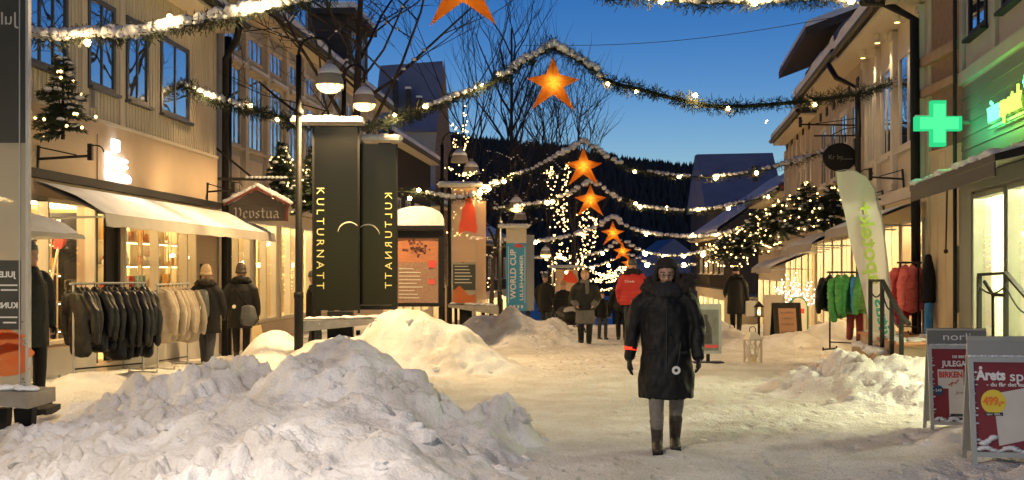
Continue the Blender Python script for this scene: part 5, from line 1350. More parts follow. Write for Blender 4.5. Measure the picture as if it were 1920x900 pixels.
# ---------------------------------------------------------------- clothes racks and hanging jackets
def rack(label, p0, p1, zb, H, m='alu', foot=.28):
    d = (p1-p0); L = d.length; rz = math.atan2(d.y, d.x); t = thing('clothes_rack', label, 'clothes rack', (p0.x, p0.y, zb), rz, 'clothes racks on the pavement')
    b = MB(); b.tube([(-.06, 0, H), (L+.06, 0, H)], .016, 8); b.build('rail', M[m], t)
    for x in (0, L):
        q = MB(); q.tube([(x, 0, .02), (x, 0, H)], .016, 8); q.tube([(x, -foot, .02), (x, foot, .02)], .016, 8); q.tube([(x, -foot, .0), (x, -foot, .06)], .014, 6); q.tube([(x, foot, .0), (x, foot, .06)], .014, 6); q.build('upright', M[m], t)
    q = MB(); q.tube([(0, 0, .14), (L, 0, .14)], .012, 6); q.build('cross_rail', M['iron'], t)
    return t, rz
def jacket_proto(m, seed, L=.78, w=.24, puffy=0., name='jacket'):
    b = MB()
    def el(z, rx, ry, cy=0): return (0, cy, z), (rx, ry)
    rings = [el(-.09, .05, .05), el(-.13, .07, .12), el(-.2, .075, w*.92), el(-.45, .07, w*.85), el(-L*.85, .075, w*.95), el(-L, .07, w)]
    b.tube([r_[0] for r_ in rings], [r_[1] for r_ in rings], 16, round_end=True)
    for s_ in (-1, 1): b.tube([(0, s_*w*.8, -.17), (.02, s_*(w+.06), -.38), (.03, s_*(w+.07), -.60), (.03, s_*(w+.06), -.78)], [.07, .068, .06, .05], 10, round_end=True)
    fold = (lambda q: puffy*abs(math.sin(q.z*42))) if puffy else None
    return realize('body', b, m, None, .021, 2, .018, 9., fold)
def hang(name, proto_bodies, label, rack_o, xs_, H, seed, group, cat='jacket'):
    r = random.Random(seed); mw = rack_o.matrix_basis
    for i, x in enumerate(xs_):
        p = mw @ Vector((x, r.uniform(-.015, .015), H)); lb = label(i) if callable(label) else label
        t = thing(name, lb, cat, p, rack_o.rotation_euler.z+r.uniform(-.18, .18), group)
        o = link('body', proto_bodies[i % len(proto_bodies)], t); o.scale = (r.uniform(.8, 1.25), r.uniform(.88, 1.06), r.uniform(.86, 1.08)); o.rotation_euler = (r.uniform(-.05, .05), r.uniform(-.06, .06), 0)
        h = MB(); h.tube([(0, 0, .0), (0, 0, -.06), (0, .12, -.12), (0, .17, -.15)], .006, 5); h.tube([(0, 0, -.06), (0, -.12, -.12), (0, -.17, -.15)], .006, 5); h.tube([(.0, .02*math.sin(a)-.0, .0+.02*math.cos(a)) for a in [k*.6 for k in range(7)]], .004, 5); h.build('hanger', M['iron'], t)
        if i % 4 == 2: MB().box((-.012, -w_tag, -.42), (.012, -w_tag-.006, -.36)).build('price_tag', M['wprint'], t)
def protos(m, seeds, **k):
    out = []
    for s_ in seeds:
        o = jacket_proto(m, s_, **k); out.append(o.data); bpy.data.objects.remove(o)
    return out
M['jdark'] = mat('charcoal_jacket_cloth', (.012, .011, .0105), .7, 0, .3, 12)
M['jblack'] = mat('black_jacket_cloth', (.005, .005, .006), .5, 0, .3, 12, spec=.35); M['jcream'] = mat('cream_jacket_cloth', (.36, .295, .215), .85, 0, .15, 12)
zA = .19; A0, A1 = Vector((P(138,0,15.5).x, 15.5, 0)), Vector((P(268,0,16.5).x, 16.5, 0))
t, rz = rack('steel clothes rack crowded with black jackets outside the shop', A0, A1, zA, 1.27); L = (A1-A0).length
hang('jacket', protos(M['jblack'], (1, 2), L=.92, w=.22)+protos(M['jdark'], (3,), L=.84, w=.21), lambda i: '%s black jacket from the left on the crowded rack' % ORD[i], t, [.03+i*(L+.02)/13+.02*math.sin(i*2.7) for i in range(14)], 1.27, 3, 'black jackets on the rack')
B0, B1 = Vector((P(296,0,18.4).x, 18.4, 0)), Vector((P(352,0,19.4).x, 19.4, 0))
t, rz = rack('steel clothes rack with cream jackets behind the dark coats', B0, B1, .07, 1.34); L = (B1-B0).length
hang('jacket', protos(M['jcream'], (5, 6), L=.88, w=.19), lambda i: '%s cream jacket from the left on the second rack' % ORD[i], t, [.05+i*(L-.08)/7 for i in range(8)], 1.34, 7, 'cream jackets on the second rack')
M['jgreen'] = mat('green_jacket_cloth', (.055, .27, .05), .5, 0, .12, 8); M['jblue'] = mat('blue_jacket_cloth', (.04, .25, .60), .5, 0, .12, 8); M['jpink'] = mat('coral_jacket_cloth', (.90, .17, .16), .5, 0, .1, 8); M['jmag'] = mat('magenta_jacket_cloth', (.62, .03, .14), .5, 0, .1, 8); M['jred'] = mat('dark_red_cloth', (.20, .015, .02), .6, 0, .1, 8)
C0, C1 = P(1556, 640, 20.2), P(1640, 640, 19.6); C0.z = C1.z = 0
t, rz = rack('dark clothes rack with green children jackets left of the feather flag', C0, C1, .26, 1.34, 'iron', .22)
gp = protos(M['jgreen'], (11,), L=.70, w=.25, puffy=.012)
hang('jacket', [jacket for jacket in protos(M['jblack'], (12,), L=.7, w=.24)], 'black jacket at the left end of the green jacket rack', t, [.0], 1.34, 4, 'jackets on the right racks')
hang('jacket', gp, lambda i: ['bright green jacket nearest the black one on the right rack', 'bright green jacket in the middle of the right rack', 'bright green jacket beside the blue one on the right rack', 'bright green jacket tucked behind the feather flag edge'][i], t, [.14, .28, .42, .66], 1.34, 5, 'jackets on the right racks')
hang('jacket', protos(M['jblue'], (13,), L=.5, w=.2, puffy=.012), 'bright blue puffy jacket on the right rack', t, [.54], 1.34, 6, 'jackets on the right racks')
q = t.matrix_basis @ Vector((.42, .1, .72)); g = thing('trousers', 'dark red ski trousers hanging low under the green jackets', 'trousers', q, rz)
b = MB()
for s_ in (-1, 1): b.tube([(s_*.07, 0, .0), (s_*.09, 0, -.3), (s_*.1, 0, -.5)], [(.08, .05), (.07, .05), (.06, .045)], 10, round_end=True)
realize('cloth', b, M['jred'], g, .018, 2, .008)
D0, D1 = P(1688, 640, 19.2), P(1722, 640, 18.9); D0.z = D1.z = 0
t, rz = rack('clothes rack with coral jackets right of the feather flag', D0, D1, .58, 1.18, 'iron', .2)
hang('jacket', protos(M['jpink'], (15,), L=.78, w=.28, puffy=.014), lambda i: ['coral pink puffy jacket at the front of the right rack', 'coral pink puffy jacket at the end near the rainpipe'][i], t, [.1, .24], 1.18, 9, 'jackets on the right racks')
hang('jacket', protos(M['jmag'], (16,), L=.9, w=.18, puffy=.012), 'magenta long jacket hanging behind the coral ones', t, [.0], 1.16, 10, 'jackets on the right racks')
# blue and black clothes on a wall hook by the black pipe
q = P(1741, 600, 18.7); g = thing('coat', 'dark and blue coat hanging by the black rainpipe', 'coat', (q.x, q.y, 1.6)); b = MB().tube([(0,0,.25),(0,0,0),(.0,0,-.45)], [(.06,.05),(.11,.06),(.12,.06)], 10, round_end=True); realize('upper_cloth', b, M['coat'], g, .02, 2, .01)
b = MB().tube([(0,0,-.47),(0,0,-1.0)], [(.08,.05),(.07,.05)], 10, round_end=True); realize('lower_cloth', b, M['jblue'], g, .02, 2, .01)
# A thin cable across the sky, and the red leaf on the snow
a, c = P(980, 85, 30), P(1640, 18, 24); b = MB(); n = 16
b.tube([(c-a)*(i/n)+Vector((0, 0, -.25*math.sin(PI*i/n))) for i in range(n+1)], .007, 5); tag(b.build('cable', M['iron'], None, False, a), 'thin cable strung high across the blue sky', 'cable')
# ---------------------------------------------------------------- garlands with bulbs, snow and paper stars
def resample(pts, step):
    pts = [Vector(p) for p in pts]
    # catmull-rom through the points
    out = []
    for i in range(len(pts)-1):
        p0 = pts[max(i-1, 0)]; p1 = pts[i]; p2 = pts[i+1]; p3 = pts[min(i+2, len(pts)-1)]
        n = max(1, int((p2-p1).length/step))
        for k in range(n):
            t = k/n
            out.append(.5*((2*p1)+(-p0+p2)*t+(2*p0-5*p1+4*p2-p3)*t*t+(-p0+3*p1-3*p2+p3)*t**3))
    out.append(pts[-1]); return out
def needles(mb, pts, per_m, r, ln, rr, step):
    for p in pts:
        cl = 1+.95*noise.noise(Vector((p.x*4.2, p.z*4.2, 4.2)))
        for k in range(max(1, int(per_m*step*cl))):
            d = Vector((rr.gauss(0, 1), rr.gauss(0, 1), rr.gauss(0, 1)-.15)).normalized()
            c = p+Vector((rr.uniform(-1, 1), rr.uniform(-1, 1), rr.uniform(-1, 1)))*step*.6+d*r*rr.uniform(.1, .75)*cl
            e = c+d*ln*rr.uniform(.5, 1.15)*(.55+.45*cl); w = d.orthogonal().normalized()*ln*.26
            mb.add([c-w*.5, c+w*.5, e+w*.25, e-w*.25], [(0, 1, 2, 3)])
def garland(label, pix, Y, bulbs, star, seed, r=.11, snow_r=.07, dens=170, snow_d=.75, starw=.95, light=18, Ys=None):
    """pix: photo pixels along the garland; bulbs: photo pixels of the bulbs; star: pixel centre"""
    q0 = P(pix[0][0], pix[0][1], Y if Ys is None else Ys[0])
    def W(px, py):
        if Ys is None: return P(px, py, Y)
        u = (px-pix[0][0])/(pix[-1][0]-pix[0][0]); return P(px, py, Ys[0]+(Ys[1]-Ys[0])*u)
    rr = random.Random(seed); t = thing('garland', label, 'garland', q0, 0, 'spruce garlands across the street')
    pts = [W(*p)-q0 for p in pix]; st = .10*max(1, Y/25); cv = resample(pts, st)
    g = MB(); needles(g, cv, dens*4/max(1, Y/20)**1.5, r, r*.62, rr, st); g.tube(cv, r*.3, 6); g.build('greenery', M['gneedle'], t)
    s = MB()
    for i, p in enumerate(cv):
        u = i/max(1, len(cv)-1); sd = snow_d if not isinstance(snow_d, tuple) else snow_d[0]+(snow_d[1]-snow_d[0])*u
        if star and abs(p.x+q0.x-W(*star).x) < .95: sd = max(sd, 1.2)
        k = noise.noise(Vector((p.x*.7+seed*7, seed, 0)))*.5+.5+.12*noise.noise(Vector((p.x*3.1, 3, seed)))
        if k < 1-sd: continue
        q = snow_r*(.8+.35*noise.noise(Vector((p.x*2.1, seed*3, 1))))*min(1, .55+(k-(1-sd))*3)
        for j in range(2): s.lump(p+Vector((rr.uniform(-.5, .5)*st, rr.uniform(-.35, .1)*r, r*.45)), q*1.35, rr.random()*80, n=8, h=6, sq=.8, amp=.35)
        if rr.random() < .4: s.lump(p+Vector((rr.uniform(-.5, .5)*r, -r*.6, rr.uniform(-.2, .4)*r)), q*.6, rr.random()*80, n=6, h=4)
    s.build('snow_clumps', M['snow'], t, True)
    w = MB().tube([p+Vector((0, 0, -.02)) for p in cv[::2]], .008, 4); w.build('wire', M['iron'], t)
    br = max(.044, .0017*Y)
    for (px, py) in bulbs:
        p = W(px, py)-q0; MB().ball(p, br*rr.uniform(.65, 1.15), 10, 7).build('bulb', M['bulb'], t, True)
    if light:
        for (px, py) in bulbs[::max(1, len(bulbs)//4)]:
            point('bulb_light', W(px, py)-q0+Vector((0, -.22, -.08)), light*BULBP, WARM, .05, t)
    if star:
        c = W(*star); paper_star('paper star', c, starw, seed, Y)
    return t
STARL = {}
def paper_star(name, c, w, seed, Y):
    lb = STARS.pop(0); t = thing('paper_star', lb, 'star lantern', c, R(random.Random(seed).uniform(-7, 7)), 'paper stars under the garlands')
    Ro = w*.526; Ri = Ro*.41; v = [(0, -Ro*.25, 0), (0, Ro*.25, 0)]
    tips = ((90, .97), (162+9, .97), (231, 1.25), (309, 1.25), (18-9, .97)); inn = (128, 200, 270, 340, 52)     # the two legs hang longer than the arms
    for k in range(5):
        a, r_ = R(tips[k][0]), Ro*tips[k][1]; v.append((r_*math.cos(a), 0, r_*math.sin(a)))
        a = R(inn[k]); v.append((Ri*math.cos(a), 0, Ri*math.sin(a)))
    b = MB(); f = []
    for k in range(10):
        i, j = 2+k, 2+(k+1) % 10; f += [(0, j, i), (1, i, j)]
    b.add(v, f); b.build('paper_shell', M['star'], t)
    MB().ball((0, 0, 0), Ro*.07, 10, 7).build('bulb', M['starbulb'], t, True)
    point('star_light', (0, 0, 0), STARP*(w/.95)**2, (1, .62, .22), Ro*.05, t)
    MB().tube([(0, 0, Ro*.98), (0, 0, Ro*1.0+.28)], .008, 5).build('cord', M['iron'], t)
STARP = STARPW
M['starbulb'] = emis('star_bulb', (1, .62, .18), 20)
STARS = ['huge orange paper star cut by the top edge of the photo', 'large orange paper star under the garland peak against the blue sky', 'middle sized orange paper star in front of the hillside ridge', 'orange paper star hanging directly below the hillside star', 'small orange paper star over the walker in the grey skirt', 'small orange paper star just above the red jacket', 'smallest orange paper star half hidden behind the red jacketed walker']
garland('nearest garland with thick snow from the left edge out over the top of the photo',
 [(40,65),(100,72),(170,66),(250,66),(320,52),(400,36),(480,18),(540,8),(610,-12),(720,-60),(868,-190),(1000,-60),(1100,-20),(1180,-6),(1240,-2),(1330,4),(1415,2),(1500,-2),(1600,-8),(1720,-40),(1810,-75)], 14,
 [(318,32),(164,80),(478,16),(505,12),(1240,1),(1415,5),(1596,0)], (868,-30), 1, r=.10, snow_r=.085, dens=200, snow_d=.80, starw=.97, light=14)
garland('second garland with dark greenery peaking over the large star',
 [(335,158),(365,170),(400,186),(440,198),(490,210),(540,224),(620,236),(700,236),(745,222),(790,208),(840,190),(900,166),(950,140),(962,130),(990,112),(1030,90),(1037,86),(1044,90),(1080,110),(1115,133),(1128,146),(1150,156),(1200,168),(1260,184),(1340,199),(1430,197),(1530,187),(1600,177),(1660,160),(1712,145)], 21.5,
 [(386,178),(470,198),(520,224),(740,216),(798,200),(852,178),(904,160),(1140,157),(1193,172),(1304,179),(1365,202),(1528,196)], (1037,156), 2, r=.125, snow_r=.07, dens=210, snow_d=(.54, .12), starw=.97, light=20)
garland('third garland crossing in front of the hillside ridge',
 [(700,352),(735,356),(790,361),(850,372),(890,366),(920,346),(960,330),(990,322),(1030,302),(1060,285),(1090,268),(1095,265),(1100,268),(1130,290),(1160,307),(1210,322),(1270,331),(1340,332),(1400,326),(1460,312),(1520,293),(1560,280)], 29.9,
 [(785,357),(768,372),(900,362),(908,350),(916,354),(930,343),(945,340),(1190,322),(1273,331),(1342,333),(1418,324),(1492,300)], (1094,312), 3, r=.10, snow_r=.07, dens=170, snow_d=.54, starw=.95, light=16)
garland('fourth garland hanging below the hillside star',
 [(930,392),(965,388),(1010,382),(1045,374),(1075,360),(1103,343),(1108,340),(1113,343),(1140,362),(1180,383),(1230,392),(1290,396),(1350,390),(1400,378),(1450,368)], 34.8,
 [(968,388),(1026,380),(1036,378),(1192,382),(1200,388),(1250,391),(1311,393),(1366,391),(1440,369)], (1107,375), 4, r=.10, snow_r=.07, dens=150, snow_d=.55, starw=.95, light=12)
garland('fifth garland over the walker in the grey skirt',
 [(880,446),(930,449),(1000,453),(1040,449),(1080,440),(1115,428),(1147,409),(1150,407),(1153,409),(1185,430),(1230,440),(1290,444),(1340,441),(1400,430),(1440,424)], 47,
 [(895,447),(1004,455),(1093,441),(1212,440),(1299,441),(1342,440),(1384,431)], (1149,437), 5, r=.10, snow_r=.095, dens=120, snow_d=.85, starw=.95, light=10)
garland('sixth garland just over the red jacketed walker',
 [(1000,484),(1060,486),(1100,480),(1135,470),(1165,452),(1195,468),(1225,477),(1265,480),(1310,474),(1360,462)], 60,
 [(1050,478),(1060,486),(1130,475),(1210,476),(1245,480),(1282,480),(1318,478)], (1167,471), 6, r=.11, snow_r=.09, dens=90, snow_d=.7, starw=.95, light=14)
garland('farthest garland behind the red jacketed walker',
 [(1020,512),(1080,506),(1130,496),(1178,478),(1215,494),(1250,498),(1300,497),(1350,488)], 72,
 [(1062,511),(1111,502),(1124,514),(1213,497),(1252,496),(1282,497),(1313,493),(1141,498)], (1179,494), 7, r=.11, snow_r=.09, dens=80, snow_d=.7, starw=.95, light=14)

# ---------------------------------------------------------------- trees
def bare_tree(label, base, H, seed, r0=.13, levels=4, spread=.5, lean=(0, 0), forks=3, m='bark', snow=0, first=.35, group='bare trees', twig=.007, kids=(5, 9), up=.12, r_min=.006, cat='tree', reach=1., thin=1.):
    rr = random.Random(seed); t = thing('bare_tree', label, cat, base, 0, group)
    tr = MB(); tw = MB(); sn = MB()
    def limb(p, d, L, r, lv):
        n = 5 if lv < 2 else 4; pts = [p]; q = p; dd = d.copy()
        for k in range(n):
            w_ = .03 if lv == 0 else .13; dd = (dd+Vector((rr.gauss(0, w_), rr.gauss(0, w_), rr.gauss(0, .1)+up*.6))).normalized(); q = q+dd*L/n; pts.append(q)
        rads = [r*(1-.72*k/n) for k in range(n+1)]
        (tr if lv < 2 else tw).tube(pts, rads, 7 if lv < 2 else 4, cap=False)
        if snow and 0 < lv < 3 and abs(dd.z) < .75:
            for k in range(n*3):
                if rr.random() < snow: 
                    i = min(int(k/3), n-1); f = (k % 3)/3; sn.lump(pts[i].lerp(pts[i+1], f)+Vector((0, 0, rads[i]*1.0)), rads[i]*1.3+.02, rr.random()*90, n=6, h=4, sq=.6)
        if lv >= levels: return
        c = rr.randint(*kids) if lv else forks
        for j in range(c):
            f = rr.uniform(.25 if lv else first, .98); i = min(int(f*n), n-1); o = pts[i].lerp(pts[i+1], f*n-i)
            side = Vector((rr.gauss(0, 1), rr.gauss(0, 1), rr.gauss(0, .35))).normalized()
            nd = (dd*(1-spread)+side*spread*1.25+Vector((0, 0, up))).normalized()
            limb(o, nd, L*rr.uniform(.42, .68)*(reach if lv == 0 else 1), max(r_min, rads[i]*rr.uniform(.45, .7)*(thin if lv == 0 else 1)), lv+1)
    limb(Vector((0, 0, -.2)), Vector((lean[0], lean[1], 1)).normalized(), H, r0, 0)
    tr.build('trunk', M[m], t, True); tw.build('crown', M[m], t)
    if sn.v: sn.build('snow_clumps', M['snow'], t, True)
    return t
p = P(648, 600, 24.6); bare_tree('big bare tree with snowy limbs rising behind the banner pillar and lamps', (p.x, 24.6, 0), 8.8, 8, .15, 4, .58, (.0, 0), 13, 'bark', .12, .46, kids=(4, 6), up=.16, thin=.72)
p = P(955, 560, 66); bare_tree('tall bare tree against the blue sky left of the large star', (p.x, 66, -2), 17.5, 21, .2, 3, .40, (0, 0), 17, 'barkfar', 0, .35, kids=(3, 5), up=.22, r_min=.011, reach=.5)
p = P(1036, 560, 72); bare_tree('shorter bare tree right under the large star', (p.x, 72, -2), 12, 33, .18, 3, .42, (0, 0), 14, 'barkfar', 0, .4, kids=(4, 7), up=.2, r_min=.013, reach=.7)
p = P(868, 560, 52); bare_tree('slim bare tree behind the twin white lamp hoods', (p.x, 52, -1), 10.5, 41, .12, 3, .42, (0, 0), 9, 'barkfar', 0, .5, kids=(3, 5), up=.22, r_min=.01)
p = P(1075, 560, 58); bare_tree('bare tree wrapped in lights behind the small stars', (p.x, 58, -1.5), 9, 45, .16, 3, .45, (0, 0), 9, 'barkfar', 0, .4, kids=(4, 7), up=.2, r_min=.012)
p = P(920, 560, 41); bare_tree('bare snowy limbed tree between the glass pillar and the blue banner', (p.x, 41, -.3), 5.2, 49, .1, 3, .6, (0, 0), 8, 'bark', .4, .45, kids=(4, 6), up=.05, r_min=.01)

def spruce(label, base, H, rb, seed, dens=1., group='small lit spruces', snowy=.25, lights=0, llabel=None, mat_l='fairy', br=.016, hang=None, pot=False):
    rr = random.Random(seed); t = thing('spruce_tree', label, 'spruce', base, 0, group); tr = MB(); cr = MB(); sn = MB(); li = []
    tr.tube([(0, 0, 0), (0, 0, H*.97)], [.035*H/1.5, .006], 7); tr.build('trunk', M['bark'], t)
    n = int(24*dens*(H/1.2)**.5)
    for i in range(n):
        f = (i+.5)/n; z = H*(.06+.93*f); L = rb*(1-f**1.3)**.9*rr.uniform(.6, 1.2)+.05
        for j in range(int(5+3*(1-f))):
            a = rr.uniform(0, 2*PI); d = Vector((math.cos(a), math.sin(a), -.18+.35*f)); e = d*L
            o = Vector((0, 0, z)); K = max(4, int(L/.03*dens)); side = d.cross(Vector((0, 0, 1))).normalized()
            cr.tube([o, o+e], [.008, .003], 4, cap=False)
            for k in range(K):
                u = .15+.85*k/K; c = o+e*u+Vector((0, 0, -.10*L*u*u))
                for s_ in (-1, 1, -.6, .6, -.3, .3):
                    q = (d*.6+side*s_*.8+Vector((0, 0, rr.uniform(-.55, .35)))).normalized()*(.055+.06*(1-u))*rr.uniform(.8, 1.4)*max(1, H/1.5)
                    w = Vector((0, 0, 1)).cross(q).normalized()*.015+Vector((0, 0, .006)); cr.add([c-w, c+w, c+q+w*.3, c+q-w*.3], [(0, 1, 2, 3)])
            if rr.random() < snowy: sn.lump(o+e*rr.uniform(.5, .9)+Vector((0, 0, .01)), .05*rr.uniform(.6, 1.5), rr.random()*70, n=6, h=4, sq=.5)
            if lights and rr.random() < .9: li.append(o+e*rr.uniform(.75, 1.02)+Vector((0, 0, .01)))
    cr.build('crown', M['needle'], t)
    if sn.v: sn.build('snow_clumps', M['snow'], t, True)
    if lights:
        rr.shuffle(li); m = MB()
        for c in li[:lights]: m.ball(c, br, 6, 5)
        s = m.build('light_string', M[mat_l], None, True, base); tag(s, llabel, 'light string', 'light strings on the trees')
    return t
q = LW.w(LW.hit(48), 3.35, .5); spruce('small lit spruce mounted on the wall beside the glass panel', q, 1.1, .42, 3, .62, snowy=.35, lights=14, llabel='warm light string on the wall spruce beside the glass panel', br=.02)
q = P(530, 385, 24.3); spruce('small lit spruce on the bracket right of the wooden sign', q, 1.3, .42, 5, 1., lights=30, llabel='warm light string on the small spruce right of the wooden sign', br=.019)
q = P(588, 400, 25.0); spruce('small lit spruce half hidden by the lamp post and pillar', q, 1.4, .42, 6, 1., lights=28, llabel='warm light string on the spruce behind the lamp post', br=.019)
q = P(700, 400, 28.0); spruce('small spruce under the third garland beside the dark pillar', q, 1.1, .4, 7, .9, lights=30, llabel='warm light string on the spruce under the left end of the third garland', br=.022)
# spruces fixed along the right facades
for k, (px, py, Y, H, rb, nl) in enumerate(((1560,425,26.5,1.6,.8,26),(1512,425,29,1.9,.85,38),(1462,438,32,1.6,.8,28),(1425,455,36,1.8,.85,28),(1392,476,41,1.7,.85,26),(1362,486,46,1.7,.9,24))):
    q = P(px, py, Y)
    nm = ['nearest wall spruce left of the round black sign', 'yellow lit wall spruce above the short crooked awning', 'wall spruce with a loop of lights by the far corner awning', 'dark wall spruce where the fourth garland ends', 'wall spruce above the far grey awning', 'farthest wall spruce over the right pavement'][k]
    spruce(nm, q, H*.58, rb*.95, 60+k, .8, 'wall spruces on the right facades', .6, nl, 'lights on the '+nm, br=.00075*Y)
# light strings wound around trunks further down the street
def trunk_lights(label, pl, Y, n, w, seed, br=.001):
    n = int(n*.75)
    rr = random.Random(seed); q0 = P(pl[0][0], pl[0][1], Y); m = MB()
    for i in range(n):
        u = rr.random()*(len(pl)-1); k = int(u); f = u-k; px = pl[k][0]+(pl[k+1][0]-pl[k][0])*f+rr.gauss(0, w); py = pl[k][1]+(pl[k+1][1]-pl[k][1])*f
        m.ball(P(px, py, Y+rr.uniform(-.3, .3))-q0, br*.58*Y*rr.uniform(.7, 1.1), 6, 5)
    return tag(m.build('light_string', M['fairy'], None, True, q0), label, 'light string', 'light strings on the trees')
trunk_lights('lights wound up the left branch above the twin lamp hoods', [(848,232),(855,258),(852,285),(860,310)], 31.5, 26, 3, 1)
trunk_lights('lights wound up the right branch above the twin lamp hoods', [(874,196),(870,230),(874,262),(868,300)], 31.5, 32, 3, 2)
trunk_lights('bright light cluster below the twin lamp hoods', [(842,312),(868,330),(888,318),(866,340),(850,345)], 31.2, 55, 6, 3)
trunk_lights('light cluster seen through the clear glass pillar top', [(850,352),(880,372),(900,380),(868,392),(858,430),(852,445)], 33, 80, 9, 4)
trunk_lights('light swag draped from the glass pillar up to the third garland', [(890,382),(902,365),(922,350),(950,334),(975,322)], 30.6, 70, 5, 5)
trunk_lights('tall column of lights left of the small stars', [(1032,312),(1036,350),(1042,400),(1040,470),(1034,560)], 52, 120, 5, 6)
trunk_lights('second tall column of lights beside the first', [(1066,305),(1062,340),(1056,400),(1058,450),(1050,520)], 52.5, 110, 4.5, 7)
trunk_lights('light column below the third star', [(1096,390),(1094,420),(1098,455),(1092,510)], 55, 95, 5, 8)
trunk_lights('short light column right of the light column under the stars', [(1112,405),(1116,425),(1112,450),(1108,490)], 56, 50, 4, 9)
trunk_lights('spread of lights behind the head of the walker in the grey skirt', [(1068,470),(1090,500),(1120,512),(1150,520),(1165,512),(1135,530),(1100,525)], 62, 150, 9, 10)
trunk_lights('dense golden light cluster left of the red jacket', [(1120,526),(1140,520),(1160,508),(1170,500),(1150,540),(1128,545)], 66, 110, 8, 11)
trunk_lights('scattered lights on the far right facades under the spruces', [(1320,455),(1345,470),(1372,462),(1400,478),(1390,500),(1350,498),(1330,488)], 50, 70, 9, 12)
trunk_lights('loop of lights hanging by the far corner of the right shops', [(1420,405),(1424,435),(1430,460),(1445,464),(1460,455),(1458,430)], 33, 40, 3, 13)
trunk_lights('three balcony lights under the dark dormer', [(1434,233),(1443,221),(1452,213)], 37, 4, 1, 14)
trunk_lights('lights low behind the blue banner', [(915,520),(925,545),(940,560),(1010,470),(1030,510)], 44, 22, 6, 15)
# ---------------------------------------------------------------- people
def lerp(a, b, t): return a+(b-a)*t
def face_head(b, c, s=1., face=True, tilt=0.):
    """head with brow, nose, chin, ears; faces -y. c = head centre"""
    c = Vector(c); rot = Matrix.Rotation(tilt, 4, 'X')
    q = MB(); q.ball((0, .008*s, .012*s), (.076*s, .094*s, .105*s), 18, 14)
    q.ball((0, -.03*s, -.055*s), (.056*s, .058*s, .062*s), 14, 10)
    if face:
        q.tube([(0, -.088*s, .022*s), (0, -.104*s, -.012*s), (0, -.112*s, -.026*s), (0, -.095*s, -.034*s)], [.011*s, .014*s, .018*s, .012*s], 8, round_end=True)
        q.tube([(-.05*s, -.076*s, .034*s), (0, -.092*s, .038*s), (.05*s, -.076*s, .034*s)], .013*s, 8, round_end=True)
        for x in (-1, 1): q.ball((x*.036*s, -.066*s, -.03*s), (.024*s, .022*s, .022*s), 10, 8)
        q.ball((0, -.08*s, -.095*s), (.024*s, .02*s, .018*s), 10, 8)
    for x in (-1, 1): q.ball((x*.079*s, .012*s, -.01*s), (.012*s, .022*s, .034*s), 8, 8)
    b.add([c+rot@Vector(v) for v in q.v], q.f)
def hand_mesh(b, wrist, d, side, fwd, s=1., curl=.5):
    """palm, four bent fingers of unequal length and a thumb; d = direction of the forearm, side = palm width axis (thumb on +side), fwd = palm normal"""
    w = Vector(wrist); d = Vector(d).normalized(); side = Vector(side).normalized(); fwd = Vector(fwd).normalized()
    pc = w+d*.085*s
    b.tube([w-d*.02*s, w+d*.015*s, w+d*.055*s, pc+d*.01*s], [(.026*s, .024*s), (.028*s, .022*s), (.042*s, .02*s), (.042*s, .018*s)] if abs(side.x) > .5 else [(.026*s, .024*s), (.022*s, .028*s), (.02*s, .042*s), (.018*s, .042*s)], 12, round_end=True)
    for k, (o, L) in enumerate(((-.032, .062), (-.011, .074), (.011, .078), (.031, .070))):
        p0 = pc+side*o*s-d*.01*s; c1 = (d+fwd*curl*.35).normalized(); c2 = (d+fwd*curl*1.1).normalized(); c3 = (d+fwd*curl*2.2).normalized()
        p1 = p0+c1*L*.45*s; p2 = p1+c2*L*.33*s; p3 = p2+c3*L*.25*s
        b.tube([p0, p1, p2, p3], [.0115*s, .0112*s, .0105*s, .009*s], 8, round_end=True)
    p0 = w+d*.03*s+side*.028*s; p1 = p0+(d*.55+side*.75+fwd*.15).normalized()*.036*s; p2 = p1+(d*.9+side*.25+fwd*.35).normalized()*.032*s; p3 = p2+(d+fwd*.4).normalized()*.022*s
    b.tube([p0, p1, p2, p3], [.015*s, .0135*s, .0125*s, .010*s], 8, round_end=True)
